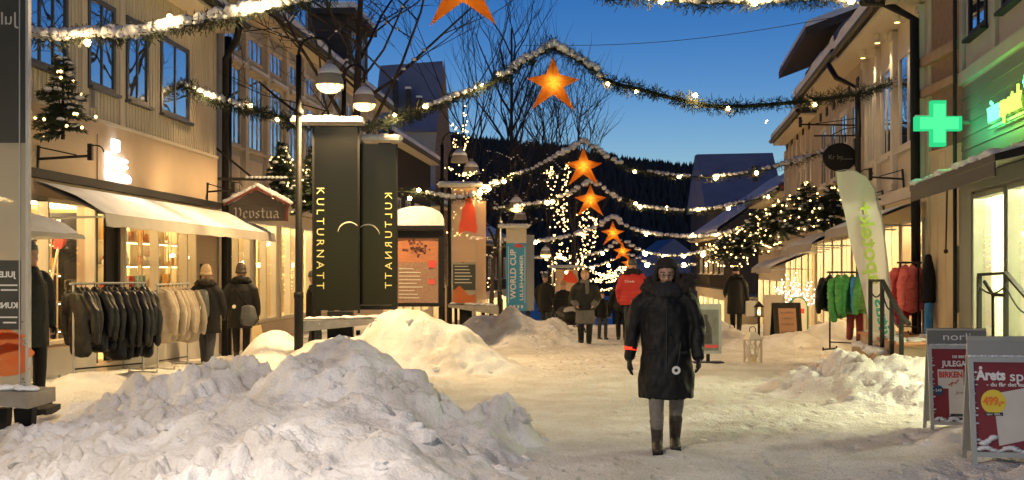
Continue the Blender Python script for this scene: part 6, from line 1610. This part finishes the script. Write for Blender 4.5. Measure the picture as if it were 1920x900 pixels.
def person(label, x, y, zf, H, rz, coat='coat', hem=.46, trous='trous', boots='boot', hat=None, hatm='knit', hair=None, gloves='black', scarf=None, hood=None,
           armL=None, armR=None, stride=(.0, .0), vox=.016, wid=1., flare=1., face=True, bootH=.24, group=None, tilt=0., skirt=None, coat_amp=.008, legw=1., fold=None, legs_y=(0, 0), puff=1.):
    """built 1.72 m tall facing -y, then scaled to H and turned by rz"""
    t = thing('person', label, 'person', (x, y, zf), rz, group); t.scale = (H/1.72,)*3
    # arm paths: shoulder, elbow, wrist (viewer sees +x on the right when the person faces the camera)
    armR = armR or [(.20*wid, .0, 1.37), (.27*wid, .02, 1.10), (.27*wid, -.03, .86)]
    armL = armL or [(-.20*wid, .0, 1.37), (-.27*wid, .02, 1.10), (-.27*wid, -.03, .86)]
    fl, fr = stride
    legs = []
    for sx, f in ((-1, fl), (1, fr)):
        hip = Vector((sx*.085*wid, 0, .90)); an = Vector((sx*(.085+legs_y[0])*wid, f, .10)); kn = hip.lerp(an, .5)+Vector((sx*.01, -.03-max(0, f)*.12, .02)); legs.append((hip, kn, an))
    # the continuous body under the clothes
    b = MB()
    b.tube([(0, .0, .86), (0, .0, 1.0), (0, .0, 1.15), (0, 0, 1.30), (0, .01, 1.40), (0, .01, 1.45)], [(.14*wid, .10), (.13*wid, .095), (.13*wid, .095), (.155*wid, .10), (.12*wid, .08), (.06, .06)], 16, round_end=True)
    b.tube([(0, .012, 1.42), (0, .0, 1.50), (0, -.005, 1.56)], [.056, .052, .055], 12)
    face_head(b, (0, -.012, 1.60), 1.0, face, tilt)
    for hip, kn, an in legs: b.tube([hip, kn, an], [.075, .052, .038], 10, round_end=True); b.tube([an+Vector((0, .03, -.04)), an+Vector((0, -.12, -.055))], [.034, .03], 8, round_end=True)
    for a in (armL, armR):
        b.tube([Vector(a[0])*1., a[1], a[2]], [.045, .038, .028], 10, round_end=True)
        d = (Vector(a[2])-Vector(a[1])).normalized(); sx = 1 if a[2][0] > 0 else -1
        hand_mesh(b, a[2], d, (0, -1, 0), (-sx, 0, 0), .92, .5)
    body = realize('body', b, M['skin'], t, .012 if vox < .014 else .02, 1)
    # trousers
    b = MB()
    for hip, kn, an in legs: b.tube([hip+Vector((0, 0, .04)), kn, an+Vector((0, 0, .04 if bootH < .1 else bootH-.14))], [(.105*legw, .11), (.075*legw, .078*legw), (.062*legw, .066*legw)], 14, round_end=True)
    b.tube([(0, 0, .80), (0, 0, .98)], [(.15*wid, .115), (.15*wid, .11)], 14, round_end=True)
    realize('trousers', b, M[trous], t, vox, 1, .006, 12)
    for hip, kn, an in legs:
        b = MB(); top = an.lerp(kn, min(.9, (bootH-.1)/.40)) if bootH > .12 else an+Vector((0, 0, .03))
        b.tube([top, an.lerp(top, .45), an+Vector((0, .01, -.01)), an+Vector((0, .015, -.055))], [(.064, .068), (.056, .06), (.05, .058), (.046, .05)], 12, round_end=True)
        b.tube([an+Vector((0, .05, -.055)), an+Vector((0, -.05, -.05)), an+Vector((0, -.12, -.065)), an+Vector((0, -.165, -.07))], [(.046, .047), (.05, .052), (.052, .038), (.044, .03)], 12, round_end=True)
        bo = realize('boot', b, M[boots], t, .012 if vox < .014 else .016, 1, .003, 30)
        s = MB(); s.hexa([an+Vector((-.045, .085, -.104)), an+Vector((.045, .085, -.104)), an+Vector((.045, -.19, -.104)), an+Vector((-.045, -.19, -.104)), an+Vector((-.045, .085, -.085)), an+Vector((.045, .085, -.085)), an+Vector((.045, -.19, -.085)), an+Vector((-.045, -.19, -.085))]); s.build('sole', M['black'], bo)
    # coat
    b = MB(); z = [hem, lerp(hem, 1.0, .45), 1.0, 1.15, 1.29, 1.385, 1.43, 1.49]
    rx = [.222*flare, .222*lerp(1, flare, .5), .212, .208, .212, .17, .11, .082]; ry = [.165*flare, .16*lerp(1, flare, .5), .15, .147, .145, .12, .10, .086]
    k = wid*puff
    b.tube([(0, 0, a) for a in z], [(c*k, d*puff) for c, d in zip(rx, ry)], 24, cap=True)
    for a in (armL, armR):
        s0, e, w = [Vector(v) for v in a]; b.tube([s0*1.0+Vector((-.05*(1 if s0.x > 0 else -1), 0, .0)), s0.lerp(e, .25), e, e.lerp(w, .6), w], [(.086*puff, .10*puff), (.082*puff, .092*puff), (.07*puff, .076*puff), (.062*puff, .066*puff), (.052*puff, .054*puff)], 14, round_end=True)
    realize('coat', b, M[coat], t, vox, 2, coat_amp, 9, fold)
    if skirt: 
        b = MB(); b.tube([(0, 0, skirt[0]), (0, 0, (skirt[0]+1)/2), (0, 0, 1.0)], [(.225, .17), (.205, .155), (.19, .14)], 24); realize('skirt', b, M[skirt[1]], t, vox, 1, .012, 11)
    # gloves with separate fingers
    if gloves:
        for a in (armL, armR):
            d = (Vector(a[2])-Vector(a[1])).normalized(); sx = 1 if a[2][0] > 0 else -1; b = MB()
            hand_mesh(b, a[2], d, (0, -1, 0), (-sx, 0, 0), 1.13, .5); realize('glove', b, M[gloves], t, .009 if vox < .014 else .015, 1)
    if hair:
        b = MB(); b.ball((0, .012, 1.63), (.094, .116, .11), 18, 16)
        if hair[1] == 'long': b.tube([(0, .05, 1.64), (0, .07, 1.55), (0, .07, 1.46)], [(.085, .06), (.088, .05), (.075, .04)], 14, round_end=True)
        # keep the face free
        b.v = [(x_, max(y_, -.005) if z_ < 1.655 else y_, z_) for x_, y_, z_ in b.v]
        realize('hair', b, M[hair[0]], t, min(vox, .014), 1, .006, 30)
    if hat == 'knit':
        b = MB(); b.lathe([(.0, .175), (.04, .168), (.075, .13), (.094, .07), (.098, .03), (.099, .012), (.103, .01), (.105, -.005), (.105, -.03), (.099, -.034), (.09, -.03)], (0, .012, 1.60+.045), 22); o = b.build('hat', M[hatm], t, True)
        if tilt: pass
    if hat == 'cap': 
        b = MB(); b.lathe([(.0, .13), (.06, .115), (.09, .07), (.097, .02), (.097, -.01), (.09, -.012)], (0, .012, 1.645), 22); b.build('hat', M[hatm], t, True)
    if scarf:
        b = MB(); n = 16
        for z_, r_ in ((1.455, .092), (1.49, .088)): b.tube([(r_*math.cos(2*PI*i/n), .9*r_*math.sin(2*PI*i/n)+.005, z_+.008*math.sin(i*1.7)) for i in range(n+1)], .036, 8)
        b.tube([(.04, -.10, 1.46), (.05, -.14, 1.36), (.045, -.155, 1.22)], [(.05, .018), (.05, .02), (.045, .018)], 10, round_end=True)
        realize('scarf', b, M[scarf], t, .014, 1, .008, 22)
    if hood:
        b = MB(); n = 14
        for i in range(n+1):
            a = PI*(-.08+1.16*i/n); b.lump((.135*math.cos(a), .02+.085*math.sin(a), 1.455+.05*math.sin(a)), .062, i*2.3, n=9, h=7, sq=.9, amp=.7)
        realize('hood_fur', b, M[hood], t, .013, 1, .016, 34)
    return t
# main walker
M['fur'] = mat('dark_fur', (.022, .016, .011), .9, 0, .5, 60, .01, 90); M['scarfd'] = mat('charcoal_scarf', (.016, .016, .018), .95, 0, .3, 50, .008, 90)
yW = 10.72; xW = P(1249, 0, yW).x
w = person('woman in a long black coat and dark scarf walking towards the camera', xW, yW, gz(xW, yW)+.0, 1.735, R(-5), 'coat', .47, 'trous', 'boot', None, gloves='black', scarf=None, vox=.012,
  armL=[(-.20, .0, 1.375), (-.305, .06, 1.10), (-.325, .03, .84)], armR=[(.20, .0, 1.375), (.28, -.02, 1.11), (.28, -.15, .865)], stride=(-.13, .10), flare=1.08, hair=('hair', 'short'), bootH=.27, tilt=R(20), legw=.95, coat_amp=.024, puff=1.06)
S = w
# hair under a dark hat, ears covered, scarf up to the mouth, fur hood lying on the shoulders
b = MB(); b.ball((0, .004, 1.648), (.108, .128, .102), 20, 16); b.v = [(x_, max(y_, -.02) if z_ < 1.640 and abs(x_) < .09 else y_, z_) for x_, y_, z_ in b.v]
for sx in (-1, 1): b.tube([(sx*.088, -.01, 1.63), (sx*.10, -.015, 1.56), (sx*.098, -.02, 1.47)], [(.022, .05), (.026, .055), (.03, .045)], 12, round_end=True)
realize('hat', b, mat('dark_knit_hat', (.018, .014, .012), .95, 0, .3, 60, .008, 90), S, .012, 1, .007, 26)
b = MB(); n = 18
for z_, r_, q in ((1.43, .118, .05), (1.465, .105, .044), (1.488, .095, .032)): b.tube([(r_*math.cos(2*PI*i/n), r_*.95*math.sin(2*PI*i/n)-.008, z_+.010*math.sin(i*1.9)) for i in range(n+1)], q, 9)
realize('scarf', b, M['scarfd'], S, .013, 1, .010, 22)
b = MB(); r = random.Random(3)
for i in range(34):
    a = PI*(-.22+1.44*i/33); c = Vector((.175*math.cos(a)+.025, .02+.10*math.sin(a), 1.44+.04*math.sin(a)+(.085*max(0, math.cos(a))+.05*max(0, -math.cos(a))))); b.lump(c, .056+.02*r.random(), i*3.3, n=9, h=7, amp=.8)
    for k in range(9):
        d = Vector((r.gauss(0, 1), r.gauss(0, 1), r.gauss(0, 1))).normalized(); b.tube([c, c+d*(.075+.03*r.random())], [.008, .002], 4)
b.build('hood_fur', M['fur'], S, True)
fm = mat('lip', (.30, .10, .08), .5, 0, .05, 8); em = mat('eye_white', (.55, .52, .48), .3, 0, .03, 9); eb = mat('brow', (.05, .03, .02), .8, 0, .1, 20)
T = Matrix.Translation((0, -.012, 1.60)) @ Matrix.Rotation(R(20), 4, 'X')
def fp(x_, y_, z_): return tuple(T @ Vector((x_, y_, z_)))
for sx in (-1, 1):
    e = MB().ball(fp(sx*.033, -.079, .012), (.014, .010, .009), 10, 8).build('eye', em, S, True); MB().ball(fp(sx*.033, -.088, .010), (.007, .004, .007), 8, 6).build('iris', eb, e, True)
    MB().tube([fp(sx*.055, -.078, .036), fp(sx*.035, -.094, .043), fp(sx*.014, -.094, .038)], .005, 6).build('eyebrow', eb, S)
b = MB(); n = 14
for sx in (-1, 1): b.tube([fp(sx*.034+.021*math.cos(2*PI*i/n), -.104, .008+.016*math.sin(2*PI*i/n)) for i in range(n+1)], .0017, 5)
b.tube([fp(-.011, -.104, .012), fp(.011, -.104, .012)], .0025, 5)
for sx in (-1, 1): b.tube([fp(sx*.061, -.103, .012), fp(sx*.082, .0, .014)], .0025, 5)
b.build('glasses', M['iron'], S)
MB().tube([fp(-.024, -.088, -.062), fp(0, -.096, -.059), fp(.024, -.088, -.062)], [.004, .007, .004], 8).build('mouth', fm, S, True)
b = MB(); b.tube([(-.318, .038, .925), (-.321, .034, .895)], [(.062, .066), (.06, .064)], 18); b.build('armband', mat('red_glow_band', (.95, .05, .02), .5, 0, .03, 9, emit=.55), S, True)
b = MB(); b.tube([(.12, -.163, .98), (.11, -.185, .86), (.085, -.19, .76)], .004, 5); b.build('cord', M['iron'], S)
b = MB(); n = 20; b.tube([(.08, -.192, .735), (.08, -.198, .735)], .038, 20); rf = b.build('reflector', mat('white_reflector', (.62, .62, .60), .3, 0, .05, 9), S); MB().tube([(.08, -.197, .735), (.08, -.2005, .735)], .016, 14).build('hub', M['iron'], rf)
b = MB(); b.tube([(0, -.158, 1.3), (0, -.166, 1.0), (0, -.182, .5)], .006, 5); b.build('zip', M['iron'], S)
for sx in (-1, 1): MB().box((sx*.13-.05, -.168, .88), (sx*.13+.05, -.15, .9)).build('pocket_flap', M['coat'], S)

# the pair on the left pavement, seen from behind
x, y = P(387, 0, 20.6).x, 20.6
a = person('person in dark parka with beige hat and backpack seen from behind', x, y, 1.65-187*20.6/2200+.01, 1.74, R(172), 'coat2', .62, 'denim', 'boot', 'knit', 'knit', stride=(.10, -.12), vox=.018, bootH=.2, hood='fur', armL=[(-.2,0,1.37),(-.27,-.04,1.1),(-.25,-.16,.95)], puff=1.1, wid=1.05)
b = MB(); b.tube([(0, .2, .92), (0, .22, 1.0), (0, .22, 1.2), (0, .19, 1.32)], [(.13, .07), (.15, .085), (.145, .085), (.11, .06)], 14, round_end=True); realize('backpack', b, M['frame'], a, .018, 1, .008, 14)
b = MB(); b.tube([(.10, .25, 1.28), (.14, .27, 1.18), (.11, .28, 1.1)], [(.03, .012), (.04, .015), (.03, .012)], 8); b.build('backpack_tag', M['goldw'], a)
x, y = P(452, 0, 21.6).x, 21.6
a = person('person in black coat with shoulder bag seen from behind', x, y, 1.65-170*21.6/2200, 1.70, R(184), 'coat', .60, 'coat', 'boot', 'knit', 'hair', stride=(.02, -.04), vox=.018, bootH=.2, hood='coat', armL=[(-.2,0,1.37),(-.28,0,1.1),(-.3,-.04,.86)], puff=1.08, wid=1.05)
b = MB(); b.tube([(-.17, .19, .70), (-.17, .2, .78), (-.16, .19, .98)], [(.16, .06), (.17, .075), (.13, .05)], 14, round_end=True); realize('shoulder_bag', b, M['frame'], a, .018, 1, .01, 14)
b = MB(); b.tube([(-.2, .15, .95), (-.02, .165, 1.2), (.14, .12, 1.42)], .014, 6); b.build('bag_strap', M['iron'], a)
MB().tube([(.10, .172, 1.0), (.10, .18, 1.0)], .035, 14).build('reflector', M['goldw'], a)
q = P(484, 640, 21.4); g = thing('shopping_bag', 'cream shopping bag carried low by the person with shoulder bag', 'bag', (q.x, q.y, q.z-.1), R(10))
b = MB(); b.hexa([(-.12,-.05,-.08),(.14,-.05,-.1),(.14,.05,-.1),(-.12,.05,-.08),(-.10,-.03,.38),(.05,-.03,.40),(.05,.03,.40),(-.10,.03,.38)]); b.build('pouch', mat('cream_paper_bag', (.55, .42, .22), .8, 0, .15, 6), g); b = MB(); b.tube([(-.07, 0, .38), (-.03, 0, .50), (.02, 0, .39)], .008, 5); b.build('handle', M['iron'], g)
# others
x, y = P(1097, 0, 25.2).x, 25.2
a = person('fair haired walker in dark jacket and grey skirt coat facing the camera', x, y, 1.65-150*25.2/2200, 1.70, R(-4), 'coat', .86, 'coat', 'boot', None, gloves=None, hair=('blond', 'short'), scarf='greyc', skirt=(.56, 'greyc'), stride=(.03, -.05), vox=.02, armL=[(-.2,0,1.37),(-.29,-.02,1.12),(-.2,-.14,.98)], armR=[(.2,0,1.37),(.29,-.02,1.12),(.2,-.14,.98)], puff=1.08, bootH=.2, flare=.95)
b = MB()
for sx in (-1, 1): b.tube([(sx*.25, -.07, 1.05), (sx*.19, -.15, .97)], [.075, .07], 12, round_end=True)
realize('fur_cuff', b, M['greyc'], a, .018, 1, .012, 26)
x, y = P(1186, 0, 26.4).x, 26.4
a = person('man in bright red jacket and dark cap seen from behind', x, y, .0, 1.84, R(176), 'redj', .80, 'denim', 'boot', 'cap', 'frame', gloves='black', hood='scarfd', stride=(.06, -.10), vox=.02, puff=1.14, wid=1.08, bootH=.12, armR=[(.2,0,1.37),(.28,0,1.1),(.27,-.06,.88)], fold=lambda q: .008*abs(math.sin(q.z*38)))
text('Canada', .05, M['wprint'], a, (.07, .192, 1.29), (PI/2, 0, PI), width=.2)
x, y = P(1166, 0, 27.2).x, 27.2
person('dark dressed walker half hidden behind the red jacketed man', x, y, 1.65-134*27.2/2200, 1.52, R(178), 'coat', .75, 'coat', 'boot', 'cap', 'frame', stride=(.06, -.06), vox=.022, bootH=.14)
x, y = P(1129, 0, 27.5).x, 27.5
person('child in dark jacket standing between the walkers', x, y, 1.65-131*27.5/2200, 1.10, R(20), 'coat', .82, 'denim', 'boot', None, hair=('hair', 'short'), stride=(.06, -.10), vox=.024, bootH=.12, wid=1.1, gloves=None)
x, y = P(1380, 0, 31).x, 31
a = person('person in long black coat and cap walking off on the right pavement', x, y, 1.65-121*31/2200, 1.74, R(165), 'coat', .52, 'coat', 'boot', 'cap', 'coat', stride=(.14, -.1), vox=.022, hood='coat', armR=[(.2,0,1.37),(.27,-.06,1.12),(.3,-.24,1.02)], puff=1.05, bootH=.12)
g = thing('shopping_bag', 'pale shopping bag held by the person in the long black coat', 'bag', (x+.36, y-.1, .62), R(10)); MB().hexa([(-.15,-.05,-.2),(.17,-.05,-.2),(.17,.05,-.2),(-.15,.05,-.2),(-.13,-.03,.2),(.15,-.03,.2),(.15,.03,.2),(-.13,.03,.2)]).build('pouch', M['greyp'], g); MB().tube([(-.06, 0, .2), (0, 0, .32), (.06, 0, .2)], .008, 5).build('handle', M['iron'], g)
x, y = P(1022, 0, 33).x, 33
person('dark figure by the far pillars left of the walker in the grey skirt', x, y, -.12, 1.62, R(150), 'coat', .6, 'denim', 'boot', 'cap', 'frame', stride=(.05, -.05), vox=.026, bootH=.14)
x, y = P(1056, 0, 32).x, 32
person('person bending over the baby pram among the far walkers', x, y, -.2, 1.5, R(200), 'coat2', .6, 'coat', 'boot', 'cap', 'knit', stride=(.05, -.05), vox=.026, bootH=.14)
g = thing('baby_pram', 'dark baby pram with pale blanket left of the walker in the grey skirt', 'pram', (P(1066, 0, 29).x, 29, -.08), R(15))
b = MB(); b.tube([(-.05, -.4, .55), (0, 0, .6), (0, .4, .62)], [(.2, .16), (.24, .2), (.2, .18)], 14, round_end=True); realize('carrycot', b, M['coat'], g, .025, 1, .01, 10)
MB().ball((0, -.22, .70), (.2, .2, .12), 12, 8).build('blanket', M['greyp'], g, True)
for sx in (-1, 1):
    for yy in (-.38, .38): q = MB(); q.tube([(sx*.26, yy+.15*math.cos(a_), .16+.15*math.sin(a_)) for a_ in [k*PI/8 for k in range(17)]], .022, 6); q.tube([(sx*.26, yy-.14, .16), (sx*.26, yy+.14, .16)], .008, 5); q.build('wheel', M['iron'], g)
b = MB(); b.tube([(-.2, -.38, .16), (-.18, .38, .55)], .015, 6); b.tube([(.2, -.38, .16), (.18, .38, .55)], .015, 6); b.tube([(-.2, .38, .55), (-.22, .7, .98), (.22, .7, .98), (.2, .38, .55)], .015, 6); b.build('frame', M['iron'], g)
x, y = P(588, 0, 22.8).x, 22.8
person('dark coated passer by partly hidden behind the lamp post', x, y, -.12, 1.70, R(95), 'coat', .6, 'denim', 'boot', 'cap', 'frame', stride=(.08, -.1), vox=.022, bootH=.14, armL=[(-.2,0,1.37),(-.27,-.1,1.15),(-.2,-.26,1.05)])
x, y = P(55, 0, 12.6).x, 12.6
person('person in black jacket standing half hidden behind the glass info panel', x, y, gz(x, 12.6), 1.72, R(60), 'coat', .62, 'coat', 'boot', 'cap', 'frame', stride=(.05, -.05), vox=.018, bootH=.2)
# ---------------------------------------------------------------- small things on the snow
q = P(194, 813, 10.6); b = MB(); b.add([(-.05,0,.05),(-.015,-.01,.0),(.02,0,-.045),(.012,.02,-.01)], [(0,1,2,3)]); b.add([(-.05,.004,.05),(-.015,-.006,.0),(.02,.004,-.045),(.012,.024,-.01)], [(3,2,1,0)])
tag(b.build('leaf', M['redp'], None, False, (q.x, q.y-.1, q.z+.03)), 'small red leaf lying on the snow heap', 'leaf')

# ---------------------------------------------------------------- dusk sky
world = bpy.data.worlds.new('World'); sc.world = world; world.use_nodes = True
nt = world.node_tree; bg = nt.nodes['Background']
sky = nt.nodes.new('ShaderNodeTexSky'); sky.sky_type = 'NISHITA'; sky.sun_disc = False
sky.sun_elevation = R(SUN_EL); sky.sun_rotation = R(SUN_ROT); sky.air_density = 1.0; sky.dust_density = .3; sky.ozone_density = 3.0; sky.altitude = 200
hs = nt.nodes.new('ShaderNodeHueSaturation'); hs.inputs['Saturation'].default_value = SKY_SAT; hs.inputs['Hue'].default_value = SKY_HUE
tc = nt.nodes.new('ShaderNodeTexCoord'); sx = nt.nodes.new('ShaderNodeSeparateXYZ'); nt.links.new(tc.outputs['Generated'], sx.inputs[0])
mr = nt.nodes.new('ShaderNodeMapRange'); mr.inputs['From Min'].default_value = .12; mr.inputs['From Max'].default_value = .75; mr.inputs['To Min'].default_value = 1.; mr.inputs['To Max'].default_value = ZEN
nt.links.new(sx.outputs['Z'], mr.inputs['Value'])                  # after sunset the zenith is darker than the band above the hills
ml = nt.nodes.new('ShaderNodeMix'); ml.data_type = 'RGBA'; ml.blend_type = 'MULTIPLY'; ml.inputs['Factor'].default_value = 1.
nt.links.new(sky.outputs['Color'], hs.inputs['Color']); nt.links.new(hs.outputs['Color'], ml.inputs['A']); nt.links.new(mr.outputs['Result'], ml.inputs['B']); nt.links.new(ml.outputs['Result'], bg.inputs['Color'])
bg.inputs['Strength'].default_value = SKY_S

bpy.data.scenes.remove(TMP)
# ---------------------------------------------------------------- camera
cam = bpy.data.cameras.new('camera'); cam.sensor_width = 36; cam.lens = 36*F/1920; cam.shift_y = (HY-450)/1920; cam.clip_start = .1; cam.clip_end = 3000
co = bpy.data.objects.new('camera', cam); col.objects.link(co); co.location = (0, 0, EYE); co.rotation_euler = (PI/2, 0, 0); sc.camera = co
sc.view_settings.view_transform = 'Standard'; sc.view_settings.look = 'None'; sc.view_settings.gamma = 1; sc.view_settings.exposure = EXPO; sc.view_settings.use_curve_mapping = False
cy = sc.cycles
cy.use_denoising = True; cy.sample_clamp_indirect = 4; cy.sample_clamp_direct = 0; cy.max_bounces = 6; cy.diffuse_bounces = 3; cy.glossy_bounces = 2; cy.transparent_max_bounces = 10; cy.transmission_bounces = 3
cy.caustics_reflective = False; cy.caustics_refractive = False; cy.use_light_tree = True
